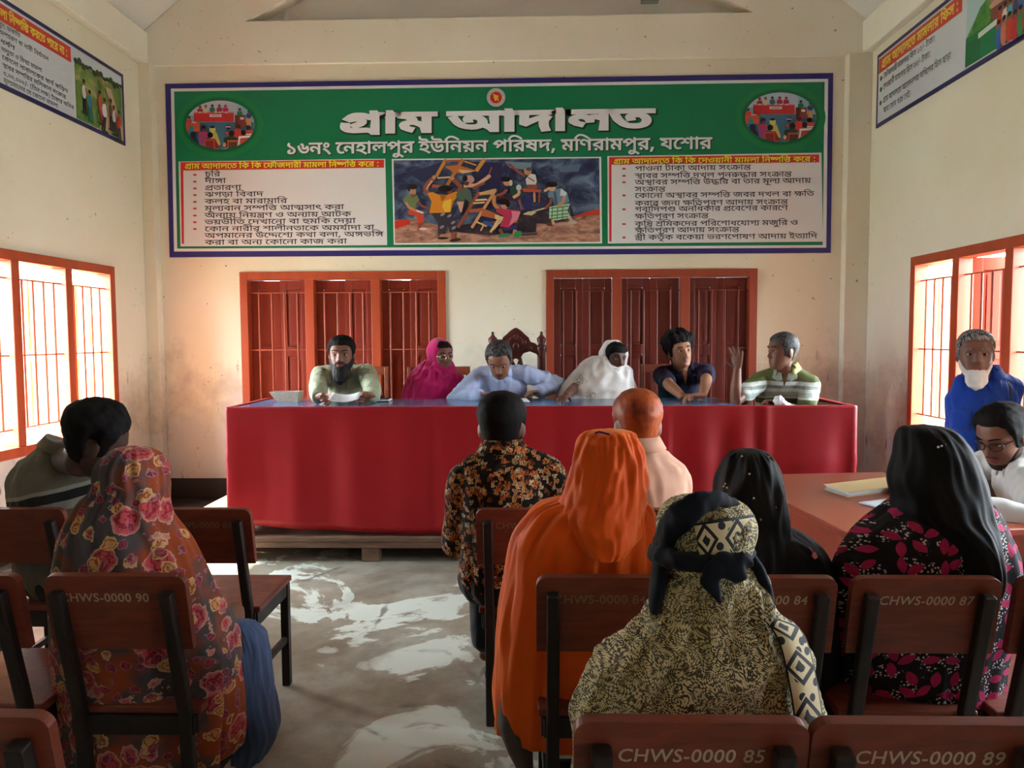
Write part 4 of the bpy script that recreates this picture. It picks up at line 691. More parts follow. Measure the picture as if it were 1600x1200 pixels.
for y in (TY0 + .06, TY1 - .08): m.span((TX0 + .08, y, TZ - .11), (TXM - .06, y + .025, TZ - .03))
for x in (TX0 + .08, TXM - .085): m.span((x, TY0 + .06, TZ - .11), (x + .025, TY1 - .06, TZ - .03))
m.build('apron', MTABLE, tb)
for x in (TX0 + .07, -.3, TXM - .13):
    for y in (TY0 + .05, TY1 - .11):
        m = MB(); m.span((x, y, dz), (x + .06, y + .06, TZ - .03)); m.build('leg', MTABLE, tb, bevel=.004)
rl = wthing('wooden_rail', 'wooden stand rail at the right end of the long table, under the red cloth', 'rail', (1.8, 5.3, dz))
m = MB(); m.span((TXM + .03, TY0 + .005, TZ - .07), (TX1 - .012, TY0 + .045, TZ - .012)); m.span((TX1 - .052, TY0 + .045, TZ - .07), (TX1 - .012, TY1 + .02, TZ - .012)); m.build('top_rail', MTABLE, rl, bevel=.004)
for x, y in ((TXM + .03, TY0 + .005), (TX1 - .052, TY0 + .005), (TX1 - .052, TY1 - .02)):
    m = MB(); m.span((x, y, dz), (x + .04, y + .04, TZ - .07)); m.build('leg', MTABLE, rl, bevel=.003)
def m_red():
    t = NT('red_satin_cloth'); co = t.coord('Object')
    n = t.noise(co, 3, 3); t.base(t.mix(n, srgb(164, 10, 24), srgb(146, 7, 18)))
    t.rough(.50, .35); t.b.inputs['Sheen Weight'].default_value = .10; t.b.inputs['Sheen Roughness'].default_value = .4
    t.b.inputs['Sheen Tint'].default_value = (1, .35, .4, 1)
    t.bump(t.noise(co, 500, 1), .05, .002); return t.m
MRED = m_red()
def red_cloth():
    # a strip that runs up the left end, along the front and back along the right end; hangs to the deck; folds over the top edge
    path = []
    N1, N2, N3 = 24, 260, 24
    for k in range(N1): path.append((TX0, TY1 + .02 - (TY1 + .02 - TY0) * k / N1, (-1, 0)))
    for k in range(N2): path.append((TX0 + (TX1 - TX0) * k / N2, TY0 - .012, (0, -1)))
    for k in range(N3 + 1): path.append((TX1, TY0 + (TY1 + .03 - TY0) * k / N3, (1, 0)))
    zs = [1.0, .985, .96, .93, .90, .86, .82, .76, .70, .64, .58, .52, .46, .40, .34, .28, .20, .12, .06, 0]
    def fold_at(s, x):
        a = .012 * noise.noise(V((s * 3.1, .3, 0))) + .010 * noise.noise(V((s * 7.3, 4, 0)))
        a += (.020 if x > .9 else .006) * math.sin(s * 17 + 3 * noise.noise(V((s * 2, 7, 0))))
        return a
    g = 1.50
    zb_of = lambda x: dz + .012 + (.055 * max(0, min(1, (-.6 - x) / 1.2)) ** 1.5 if x < -.6 else 0)
    m = MB(); uv = []
    rows = []
    s = 0
    for i, (x, y, nrm) in enumerate(path):
        if i: s += math.hypot(x - path[i - 1][0], y - path[i - 1][1])
        col = []
        # inner hem lying over the edge
        inner = .045
        for kx, (di, zz) in enumerate(((inner, TZ + .004), (inner * .5, TZ + .006), (.004, TZ + .005))):
            col.append((x - nrm[0] * di, y - nrm[1] * di, zz + .002 * noise.noise(V((s * 9, 1, 1)))))
        for z in zs:
            zb = zb_of(x); zz = zb + (TZ - zb) * z
            drop = 1 - z
            a = fold_at(s, x) * min(1, drop * 2.2 + .05)
            tie = math.exp(-((x - g) / .035) ** 2)
            a += tie * .03 * (1 - abs(drop * 1.6 - .5)) if nrm[1] else 0
            a += .014 * math.exp(-((abs(x - g) - .09) / .05) ** 2) * drop if nrm[1] else 0
            if drop > .55: a += .03 * (drop - .55) * (1 + noise.noise(V((s * 2.2, 9, 0))))
            crease = .010 * math.exp(-((drop - .41) / .012) ** 2)
            col.append((x + nrm[0] * (a + crease + .004), y + nrm[1] * (a + crease + .004), zz))
        rows.append(col)
    H = len(rows[0]); vs = [p for c in rows for p in c]; fs = []
    for i in range(len(rows) - 1):
        for k in range(H - 1): fs.append((i * H + k, i * H + k + 1, (i + 1) * H + k + 1, (i + 1) * H + k))
    m.add(vs, fs); o = m.build('tablecloth', MRED, None, True)
    md = o.modifiers.new('thick', 'SOLIDIFY'); md.thickness = .0025; md.offset = -1
    return tag(o, 'long red satin cloth hanging down the front of the table to the platform', 'tablecloth')
red_cloth()
# ------------------------------------------------------------------ chairs behind the long table
MCARVE = wood('carved_mahogany', srgb(92, 36, 28), srgb(60, 24, 20), .35, (10, 10, 10), .45)
MPLAIN = wood('orange_brown_chair_wood', srgb(150, 78, 44), srgb(118, 58, 34), .4)
def carved_chair():
    y = 6.28; L, Rr = P(770, 540, y), P(846, 540, y); cx = (L.x + Rr.x) / 2; hw = (Rr.x - L.x) / 2
    t = wthing('carved_chair', 'tall mahogany chair with a carved crest and turned posts', 'chair', (cx, y - .25, dz))
    zt = lambda py: P(800, py, y).z
    for s in (-1, 1):
        m = MB(); x = cx + s * hw
        pr = [(.030, dz), (.030, .75), (.036, .77), (.022, .80), (.034, .86), (.026, .95), (.036, 1.0), (.024, 1.06), (.034, 1.10), (.034, zt(552)), (.044, zt(545)), (.044, zt(541)), (.026, zt(538)), (.036, zt(533)), (.038, zt(529)), (.018, zt(525)), (.010, zt(522)), (.014, zt(520)), (.004, zt(518))]
        m.lathe([(r, z - 0) for r, z in pr], (x, y, 0), 16); m.build('post', MCARVE, t, True)
    # crest board outline in picture rows
    out = [(770, 566), (770, 548), (776, 536), (783, 534), (786, 527), (792, 522), (797, 517), (803, 513), (806, 512), (809, 513), (815, 517), (820, 522), (826, 527), (829, 534), (836, 536), (845, 544), (846, 566), (838, 553), (828, 549), (818, 552), (812, 562), (806, 560), (800, 562), (794, 552), (786, 549), (778, 553)]
    m = MB(); m.prism([P(a, b, y + .012) for a, b in out], (0, -.04, 0)); m.build('crest', MCARVE, t, bevel=.006)
    m = MB()
    for a, b, r in ((806, 526, .022), (793, 535, .018), (819, 535, .018), (806, 541, .026), (783, 544, .014), (829, 544, .014)):
        p = P(a, b, y - .03); m.ell(p, (r, .012, r))
    for a0, b0, a1, b1 in ((793, 535, 806, 526), (806, 526, 819, 535), (783, 544, 800, 548), (829, 544, 812, 548)):
        m.tube([P(a0, b0, y - .03), P((a0 + a1) / 2, (b0 + b1) / 2 - 3, y - .032), P(a1, b1, y - .03)], .007, 8)
    m.build('carving', MCARVE, t, True)
    m = MB()   # pierced splat
    for pts in ([(800, 560), (797, 572), (803, 580), (806, 592), (806, 640)], [(812, 560), (815, 572), (809, 580), (806, 592)], [(800, 566), (806, 574), (812, 566)], [(792, 600), (792, 640)], [(820, 600), (820, 640)]):
        m.tube([P(a, b, y) for a, b in pts], [(.017, .014)] * len(pts), 10, side=(1, 0, 0))
    m.build('splat', MCARVE, t, True)
    m = MB(); m.span((cx - hw, y - .5, dz + .42), (cx + hw, y, dz + .48)); m.build('seat', MCARVE, t, bevel=.01)
    for s in (-1, 1):
        m = MB(); m.bar((cx + s * (hw - .03), y - .47, dz), (cx + s * (hw - .03), y - .47, dz + .42), .05, .05, (1, 0, 0)); m.build('leg', MCARVE, t, bevel=.006)
carved_chair()
def panel_chair(px0, px1, ptop, y, label, mat):
    a, b = P(px0, ptop, y), P(px1, ptop, y); zt = a.z; cx = (a.x + b.x) / 2; hw = (b.x - a.x) / 2
    t = wthing('wooden_armchair', label, 'chair', (cx, y - .22, dz), 'plain chairs behind the long table')
    for s in (-1, 1):
        m = MB(); m.bar((cx + s * (hw - .02), y - .02, dz), (cx + s * (hw - .02), y, zt), .042, .034, (1, 0, 0)); m.build('leg', mat, t, bevel=.004)
        m = MB(); m.bar((cx + s * (hw - .02), y - .44, dz), (cx + s * (hw - .02), y - .44, dz + .45), .042, .04, (1, 0, 0)); m.build('leg', mat, t, bevel=.004)
    m = MB(); m.span((cx - hw + .03, y - .01, zt - .07), (cx + hw - .03, y + .012, zt)); m.span((cx - hw + .03, y - .01, dz + .52), (cx + hw - .03, y + .01, dz + .58))
    n = 4
    for k in range(n):
        x = cx - hw + .06 + (2 * hw - .12) * (k + .5) / n; m.span((x - .03, y - .008, dz + .55), (x + .03, y + .006, zt - .05))
    m.build('backrest', mat, t, bevel=.004)
    m = MB(); m.span((cx - hw, y - .46, dz + .43), (cx + hw, y - .03, dz + .46)); m.build('seat', mat, t, bevel=.006)
    m = MB()
    for s in (-1, 1): m.bar((cx + s * (hw - .02), y - .42, dz + .36), (cx + s * (hw - .02), y - .02, dz + .36), .022, .05)
    m.span((cx - hw + .02, y - .45, dz + .36), (cx + hw - .02, y - .43, dz + .42)); m.build('seat_frame', mat, t)
panel_chair(500, 608, 573, 6.32, 'plain orange-brown chair behind the bearded man in pale green', MPLAIN)
panel_chair(636, 735, 573, 6.32, 'plain brown chair behind the person in the pink scarf', MPLAIN)
panel_chair(900, 985, 580, 6.32, 'plain chair hidden behind the person in the white scarf', MSEAT)
panel_chair(1000, 1105, 569, 6.32, 'dark brown chair behind the man in the dark polo shirt', MSEAT)
panel_chair(1150, 1231, 612, 5.95, 'plain chair hidden behind the man in the striped polo shirt', MSEAT)
# ------------------------------------------------------------------ clerk's table on the right
def m_desk():
    t = NT('glossy_orange_brown_desk_wood'); g = t.noise(t.coord('Object', (1.5, 22, 22)), 1.5, 2, .5); t.base(t.mix(g, srgb(152, 68, 42), srgb(128, 54, 34))); t.rough(.30, .5); return t.m
MDESK = m_desk()
def desk():
    z = .765
    FLc, FRc = V((1.0, 3.88)), V((1.80, 3.97)); NLc, NRc = V((1.12, 2.72)), V((1.90, 2.82))
    t = wthing('wooden_desk', 'orange-brown wooden desk on the right with files on it', 'desk', (1.45, 3.35, 0))
    cs = [NLc, NRc, FRc, FLc]
    m = MB(); m.prism([(c.x, c.y, z - .028) for c in cs], (0, 0, .028)); m.build('tabletop', MDESK, t, bevel=.006)
    ctr = sum(cs, V((0, 0))) / 4; ins = [c + (ctr - c) * .09 for c in cs]
    m = MB()
    for a, b in zip(ins, ins[1:] + ins[:1]): m.bar((a.x, a.y, z - .088), (b.x, b.y, z - .088), .024, .12)
    m.build('apron', MDESK, t, bevel=.003)
    for c in ins:
        m = MB(); m.box((c.x, c.y, (z - .029) / 2), (.06, .06, z - .029)); m.build('leg', MDESK, t, bevel=.005)
desk()
# ------------------------------------------------------------------ banners
def ink(r, g, b): return flat('print_%02x%02x%02x' % (r, g, b), srgb(r, g, b), .38, .4)
def mottled(name, cols, scale, kind='Object', stretch=(1, 1, 1)):
    t = NT(name); co = t.coord(kind, stretch); n = t.noise(co, scale, 6, .65, .8)
    t.base(t.ramp(n, [(.30 + .4 * i / (len(cols) - 1), srgb(*c)) for i, c in enumerate(cols)])); t.rough(.4, .4); return t.m
class Print:
    """flat printed artwork: a stack of coloured shapes in one mesh"""
    def __init__(s, fn, z0=0, step=.0004): s.fn = fn; s.mb = MB(); s.mats = []; s.k = 0; s.z0 = z0; s.step = step; s.clip = None
    def mi(s, m):
        if m not in s.mats: s.mats.append(m)
        return s.mats.index(m)
    def poly(s, pts, m):
        s.k += 1
        if s.clip: pts = s.clip(pts)
        if isinstance(m, tuple): m = ink(*m)
        s.mb.face([s.fn(x, y, s.z0 + s.k * s.step) for x, y in pts], s.mi(m))
    def ell(s, cx, cy, rx, ry, m, rot=0, n=20):
        c, d = math.cos(R(rot)), math.sin(R(rot))
        s.poly([(cx + rx * math.cos(a) * c - ry * math.sin(a) * d, cy + rx * math.cos(a) * d + ry * math.sin(a) * c) for a in [2 * math.pi * k / n for k in range(n)]], m)
    def stroke(s, pts, w, m):
        for i in range(len(pts) - 1):
            a, b = V(pts[i]), V(pts[i + 1]); d = (b - a); 
            if d.length < 1e-6: continue
            d.normalize(); q = V((-d.y, d.x)) * (w / 2); e = d * (w * .3)
            s.poly([(p.x, p.y) for p in (a - e * .3 + q * .7, a + e * .4 + q, b - e * .4 + q, b + e * .3 + q * .7, b + e * .3 - q * .7, b - e * .4 - q, a + e * .4 - q, a - e * .3 - q * .7)], m)
    def rect(s, x0, y0, x1, y1, m): s.poly([(x0, y0), (x1, y0), (x1, y1), (x0, y1)], m)
    def build(s, name, parent): return s.mb.build(name, s.mats, parent)
YBAN = YB - .012
def BP(px, py, l): return P(px, py, YBAN - .001 - l)
def tilted(xm):
    def f(px, py, l):
        k = -.0163 + .0076 * (py - 122) / 276
        return BP(px, py + k * (px - xm), l)
    return f
ban = wthing('wall_banner', 'wide green and white printed banner on the wall above the long table', 'banner', P(780, 400, YBAN))
NAVY, WHITE, GREEN = (48, 40, 118), (222, 224, 232), (10, 122, 82)
m = MB(); q = [(258, 131), (1302, 114), (1298, 395), (265, 402)]; m.prism([P(a, b, YBAN) for a, b in q], (0, .010, 0)); m.build('backing', ink(*NAVY), ban)
p = Print(BP, .0005)
p.poly([(267, 138.5), (1294, 123), (1291, 387), (272, 393)], WHITE)
p.build('white_margin', ban)
p = Print(BP, .0012)
p.poly([(272, 143), (1288.5, 128), (1285.5, 383), (277, 388.5)], GREEN)
p.build('green_field', ban)
RED = (214, 52, 48)
for panel, strip in (([(279, 252.5), (602, 248), (605, 383), (282, 385)], [(282, 253.5), (600, 249.5), (600, 262), (286.5, 266.5), (287.5, 381), (284, 381)]), ([(949, 244), (1283.5, 238.6), (1286, 377.5), (949.7, 380.5)], [(951.6, 245.5), (1280, 241.3), (1280, 253.5), (955.5, 257.3), (955.5, 377.5), (952, 377.5)])):
    p = Print(BP, .0020); p.poly(panel, WHITE); p.poly(strip, RED); p.build('text_panel', ban)
INKB, YEL = ink(40, 40, 62), (240, 222, 60)
LY = [272.4, 283, 293.7, 304, 314.7, 325, 336, 346.4, 357, 367.4, 378.3]
LX = [344, 353, 377, 411, 448.6, 537.5, 548.4, 555.6, 584.6, 599, 542]
RY = [262.8, 273.9, 284, 296, 304.6, 317, 326.3, 338, 349.3, 359.7, 370.3]
RX = [1173, 1237, 1267, 1039.6, 1272, 1231, 1231, 1107, 1247, 1155, 1277]
for key, ys, xs, x0, bx, dots in (('ll', LY, LX, 320, 304.5, range(9)), ('lr', RY, RX, 992, 975, (0, 1, 2, 4, 6, 8, 10))):
    for k, (y, x1) in enumerate(zip(ys, xs)):
        p = Print(BP, .0032); text(p.mb, key, k, tilted((x0 + x1) / 2), x0, x1, y + 3.2, y - 4.1, .0034, p.mi(INKB), 2.0); p.build('text_line', ban)
        if k in dots: p = Print(BP, .0032); p.ell(bx, y + .8, 3, 1.5, (200, 50, 70), 0, 10); p.build('bullet', ban)
DKR = ink(90, 30, 20)
for key, xm, x0, x1, yb_, ym_ in (('hl', 440, 288.7, 592.6, 262, 254.3), ('hr', 1117, 959, 1275, 254.3, 246.7)):
    p = Print(BP, .0032); text(p.mb, key, 0, tilted(xm), x0, x1, yb_ + .6, ym_ + .3, .0034, p.mi(DKR), 9, .7, .2); text(p.mb, key, 0, tilted(xm), x0, x1, yb_, ym_, .0040, p.mi(ink(*YEL)), 5.5)
    p.build('heading_lettering', ban)
p = Print(BP, .0030)
SH = ink(8, 50, 40); WH = ink(226, 228, 238)
text(p.mb, 'title', 0, tilted(776), 531, 1019, 204, 175.0, .0030, p.mi(SH), 13, 1.6, 2.0)
text(p.mb, 'title', 0, tilted(776), 531, 1019, 204, 175.0, .0040, p.mi(WH), 9.5)
p.build('title_lettering', ban)
p = Print(BP, .0030)
text(p.mb, 'sub', 0, tilted(779), 445.5, 1112, 236.4, 219.6, .0030, p.mi(SH), 6, 1.2, 1.4)
text(p.mb, 'sub', 0, tilted(779), 445.5, 1112, 236.4, 219.6, .0040, p.mi(WH), 4.5)
p.build('subtitle_lettering', ban)
# round emblem: silver ring with red disc and a golden map shape
p = Print(lambda x, y, l: BP(775 + x, 152.3 + y, l), .0030)
p.ell(0, .6, 15.2, 15.4, (8, 60, 46), n=36); p.ell(0, 0, 14.6, 14.6, (206, 208, 212), n=40); p.ell(0, 0, 13.2, 13.2, (170, 174, 180), n=40); p.ell(0, 0, 12.4, 12.4, (216, 218, 222), n=40)
for k in range(22):
    if k % 11 == 0: continue
    a = 2 * math.pi * k / 22; p.ell(10.8 * math.cos(a), 10.8 * math.sin(a), .75, .75, (120, 126, 134), n=6)
p.ell(0, 0, 9.2, 9.2, (206, 40, 40), n=36)
p.poly([(-4, -6.5), (-2, -5), (-2.6, -3.6), (0, -4.6), (1, -3), (3.6, -3.4), (4.6, -1.8), (2.6, -.8), (3.4, 1.4), (4.4, 4.4), (3.2, 6.4), (2.4, 3.6), (1.4, 2.4), (.6, 5), (-.8, 5.4), (-2.4, 3.6), (-2.8, .8), (-4.4, -.4), (-3.2, -2.2), (-4.8, -4)], (232, 196, 60))
p.build('emblem', ban)
# ---- painting of a fight with chairs
def PT(x, y, l): return BP(610 + x * .11668, 245 + y * .11667, l)
p = Print(PT, .0024, .00025)
SKY = mottled('painted_storm_sky', [(34, 38, 72), (48, 54, 92), (84, 104, 136), (128, 150, 172)], 5.5, stretch=(1, 1, 1.6))
GRD = mottled('painted_ground', [(92, 70, 70), (150, 108, 96), (188, 142, 122), (210, 170, 150)], 7, stretch=(1, 1, 3))
p.poly([(18, 30), (2822, 0), (2835, 1160), (45, 1178)], (224, 228, 234))
p.poly([(42, 48), (2798, 18), (2808, 1138), (62, 1156)], SKY)
DK = mottled('painted_dark_ground', [(38, 32, 48), (58, 48, 62), (88, 70, 74)], 8)
p.poly([(55, 850), (300, 830), (700, 930), (1100, 900), (1700, 820), (2100, 800), (2500, 790), (2805, 690), (2808, 1138), (62, 1156)], GRD)
p.poly([(850, 930), (1100, 890), (1500, 900), (1960, 860), (1950, 1010), (1300, 1050), (900, 1010)], DK)
p.poly([(1720, 720), (2000, 700), (2150, 800), (2400, 850), (2100, 900), (1700, 880)], DK)
p.poly([(55, 860), (250, 835), (270, 900), (60, 960)], (206, 52, 40)); p.poly([(2470, 790), (2650, 730), (2804, 690), (2806, 770), (2480, 810)], (200, 70, 52))
p.poly([(300, 360), (120, 370), (100, 430), (230, 440)], (44, 46, 80)); p.poly([(220, 200), (480, 140), (700, 60), (720, 300), (420, 340)], (46, 50, 90))
p.poly([(1000, 60), (1500, 80), (1480, 420), (1200, 440)], (50, 46, 88)); p.poly([(1530, 60), (1900, 80), (1870, 180), (1600, 150)], (120, 146, 166)); p.poly([(2250, 130), (2560, 90), (2520, 200), (2280, 210)], (92, 116, 146))
SK, SKD, SKL, HR = (196, 142, 110), (146, 82, 66), (214, 168, 140), (32, 26, 30)
# seated boy
p.stroke([(400, 860), (392, 970)], 44, (170, 60, 48)); p.ell(440, 965, 55, 18, (226, 214, 214)); p.ell(300, 970, 50, 14, (196, 150, 140))
p.poly([(230, 720), (340, 690), (450, 790), (435, 880), (370, 890), (345, 790), (250, 775)], (208, 72, 52)); p.stroke([(345, 720), (440, 750)], 26, (226, 222, 220))
p.poly([(170, 560), (250, 505), (300, 550), (350, 505), (392, 580), (350, 620), (330, 690), (240, 700), (210, 620), (172, 612)], (112, 132, 88))
p.stroke([(205, 610), (250, 680), (345, 725)], 34, SK); p.stroke([(372, 600), (420, 660), (515, 690)], 32, SKD)
p.ell(300, 465, 44, 60, SK); p.ell(298, 400, 66, 36, HR); p.ell(250, 430, 18, 34, HR); p.poly([(262, 500), (330, 500), (300, 545)], SKD)
# raised chair
CO, CB, CT = (208, 146, 62), (176, 92, 56), (222, 190, 140)
p.poly([(720, 125), (900, 112), (1145, 180), (960, 222), (840, 205)], (196, 112, 62)); p.poly([(900, 170), (1145, 190), (960, 224)], CT)
for a, b, wd, c in (((742, 34), (615, 262), 42, CO), ((968, 34), (742, 410), 46, (190, 116, 58)), ((1258, 34), (1150, 190), 52, CO), ((630, 285), (795, 272), 22, CT), ((560, 392), (745, 400), 42, CB), ((990, 60), (1150, 112), 20, CO), ((720, 60), (950, 50), 18, CB)): p.stroke([a, b], wd, c)
# man in yellow
p.stroke([(690, 1040), (690, 1092)], 52, SK); p.stroke([(842, 1010), (842, 1115)], 56, SKD); p.ell(700, 1090, 75, 16, HR); p.ell(870, 1115, 78, 22, (52, 40, 38), -8)
p.poly([(540, 750), (790, 735), (880, 850), (895, 1000), (790, 1015), (765, 900), (742, 1030), (635, 1042), (640, 880)], (58, 56, 72))
for a in ((700, 770), (790, 790), (690, 940), (850, 950), (840, 880)): p.ell(a[0], a[1], 34, 18, (150, 140, 156), -30)
p.stroke([(512, 495), (458, 420), (520, 330), (580, 285)], 56, SKD); p.stroke([(905, 475), (950, 405), (830, 295)], 56, SKD); p.ell(585, 275, 26, 28, SK); p.ell(825, 285, 32, 28, SK); p.stroke([(490, 440), (500, 400), (560, 320)], 22, SKL)
p.poly([(495, 490), (560, 470), (640, 505), (760, 510), (880, 465), (928, 485), (845, 600), (805, 745), (520, 755), (550, 600)], (214, 138, 44)); p.poly([(720, 590), (820, 560), (800, 730), (730, 740), (690, 660)], (232, 190, 64)); p.poly([(660, 510), (760, 515), (690, 600)], (176, 96, 40))
p.ell(790, 440, 36, 54, SKD); p.ell(735, 425, 95, 44, HR)
# man with a knife
p.poly([(880, 500), (985, 400), (1075, 450), (1095, 560), (1045, 680), (985, 620), (900, 570)], (84, 104, 92)); p.poly([(890, 600), (985, 600), (960, 740), (935, 740)], (206, 160, 140)); p.poly([(1000, 560), (1050, 600), (1030, 760), (940, 800)], (34, 30, 40))
p.stroke([(985, 390), (1150, 380), (1310, 272)], 46, SKL); p.stroke([(1100, 425), (1260, 350)], 36, SKD); p.ell(1318, 262, 28, 26, SKL); p.stroke([(1318, 240), (1356, 140)], 18, (158, 84, 84))
p.ell(1050, 305, 72, 58, (196, 150, 140)); p.ell(1000, 290, 34, 44, HR); p.poly([(985, 340), (1060, 330), (1040, 385), (990, 380)], (90, 50, 50))
# back table and figures
X = 1371
p.poly([(X + 380, 420), (X + 655, 440), (X + 640, 474), (X + 395, 470)], (186, 84, 58)); p.stroke([(X + 555, 480), (X + 560, 605)], 30, (190, 150, 120)); p.stroke([(X + 622, 470), (X + 620, 605)], 26, (150, 72, 56))
p.poly([(X + 470, 365), (X + 585, 365), (X + 600, 425), (X + 465, 425)], (146, 82, 62)); p.poly([(X + 440, 300), (X + 500, 225), (X + 572, 240), (X + 590, 330), (X + 572, 372), (X + 452, 372)], (206, 206, 210)); p.stroke([(X + 470, 275), (X + 560, 330)], 14, SKD)
p.stroke([(X + 435, 262), (X + 330, 190), (X + 212, 95)], 34, SKD); p.ell(X + 468, 195, 50, 50, SK); p.ell(X + 490, 165, 46, 24, (90, 84, 84))
p.poly([(X + 385, 520), (X + 505, 500), (X + 535, 700), (X + 440, 725), (X + 400, 610)], (48, 52, 108)); p.stroke([(X + 60, 550), (X + 380, 570)], 34, (96, 44, 46)); p.stroke([(X + 350, 575), (X + 390, 710)], 34, (136, 90, 100))
p.poly([(X + 255, 385), (X + 360, 368), (X + 400, 450), (X + 430, 520), (X + 345, 530), (X + 270, 540), (X + 225, 470)], (40, 74, 62)); p.ell(X + 348, 412, 36, 40, (196, 204, 204)); p.stroke([(X + 352, 455), (X + 350, 500), (X + 275, 545)], 40, SKL); p.stroke([(X + 190, 440), (X + 140, 490), (X + 45, 520)], 36, SKD)
p.ell(X + 195, 345, 54, 46, SK); p.ell(X + 175, 300, 72, 34, HR); p.ell(X + 240, 350, 24, 40, (200, 190, 170))
# tilted chair
for a, b, wd, c in (((1190, 470), (905, 945), 44, (150, 80, 62)), ((1412, 440), (1090, 950), 38, (206, 150, 110)), ((1180, 512), (1340, 492), 24, CB), ((1140, 582), (1290, 572), 24, CT), ((1110, 622), (1262, 612), 20, CT), ((1060, 730), (1230, 705), 44, CB)): p.stroke([a, b], wd, c)
p.poly([(1185, 480), (1412, 425), (1385, 500), (1200, 510)], (206, 166, 120)); p.poly([(1240, 690), (1460, 780), (1455, 840), (1210, 790)], (178, 98, 64)); p.poly([(1400, 770), (1530, 810), (1500, 860), (1400, 830)], CT)
p.poly([(1255, 850), (1355, 880), (1400, 960), (1260, 905)], (54, 84, 160)); p.stroke([(1150, 870), (1290, 930)], 20, CT); p.stroke([(1445, 840), (1340, 1010)], 30, CT); p.stroke([(1520, 810), (1375, 975)], 26, CT); p.stroke([(1250, 910), (1210, 990)], 20, CT)
# crouching man in pink
p.stroke([(X + 95, 970), (X + 130, 1035)], 44, SKD); p.stroke([(X + 300, 980), (X + 290, 1045)], 56, SK); p.ell(X + 150, 1052, 88, 26, (60, 140, 104), -8); p.ell(X + 335, 1035, 60, 38, (30, 140, 84), -25); p.poly([(X + 385, 1030), (X + 600, 1015), (X + 590, 1045), (X + 390, 1060)], (70, 60, 66))
p.poly([(X + 115, 960), (X + 325, 905), (X + 330, 965), (X + 170, 985)], (62, 52, 120))
p.stroke([(X + 18, 520), (X + 15, 630), (X + 80, 700)], 50, (206, 136, 84))
p.poly([(X + 40, 690), (X + 150, 695), (X + 372, 722), (X + 335, 840), (X + 210, 950), (X + 95, 930), (X + 150, 800), (X + 55, 740)], (186, 52, 88)); p.poly([(X + 250, 725), (X + 372, 735), (X + 335, 838), (X + 215, 925), (X + 260, 800)], (222, 136, 160))
p.ell(X + 158, 650, 52, 50, SK); p.ell(X + 140, 600, 80, 42, HR); p.ell(X + 200, 630, 30, 44, HR)
# man with a stick
p.stroke([(X + 705, 685), (X + 420, 765)], 18, (200, 186, 150)); p.poly([(X + 400, 770), (X + 480, 730), (X + 590, 740), (X + 520, 785)], (206, 196, 160))
p.ell(X + 770, 905, 52, 24, (96, 52, 62)); p.ell(X + 1070, 878, 62, 26, (190, 186, 190)); p.stroke([(X + 800, 840), (X + 815, 905)], 40, SKL); p.stroke([(X + 1020, 800), (X + 1060, 860)], 44, SKL)
p.poly([(X + 760, 670), (X + 1035, 625), (X + 1000, 720), (X + 1042, 812), (X + 850, 852), (X + 755, 825)], (186, 216, 190))
for yy in (690, 740, 790, 830): p.stroke([(X + 770, yy), (X + 1010, yy - 30)], 14, (60, 130, 84))
for xx in (800, 870, 940): p.stroke([(X + xx, 670), (X + xx - 10, 840)], 12, (60, 130, 84))
p.poly([(X + 1030, 640), (X + 1060, 700), (X + 1090, 800), (X + 1050, 800)], (40, 34, 46))
p.poly([(X + 745, 480), (X + 850, 430), (X + 930, 420), (X + 995, 485), (X + 1028, 600), (X + 925, 645), (X + 830, 650), (X + 805, 560), (X + 738, 540)], (110, 142, 166)); p.poly([(X + 910, 425), (X + 995, 485), (X + 970, 530), (X + 900, 520)], (206, 212, 222)); p.stroke([(X + 830, 470), (X + 850, 640)], 40, (70, 100, 130))
p.stroke([(X + 785, 545), (X + 775, 620), (X + 700, 690)], 40, SKD); p.stroke([(X + 965, 530), (X + 930, 620), (X + 870, 660)], 42, SK)
p.ell(X + 790, 420, 52, 40, SKL); p.ell(X + 785, 370, 82, 38, HR); p.stroke([(X + 690, 460), (X + 740, 430)], 34, SKL)
p.build('painting', ban)
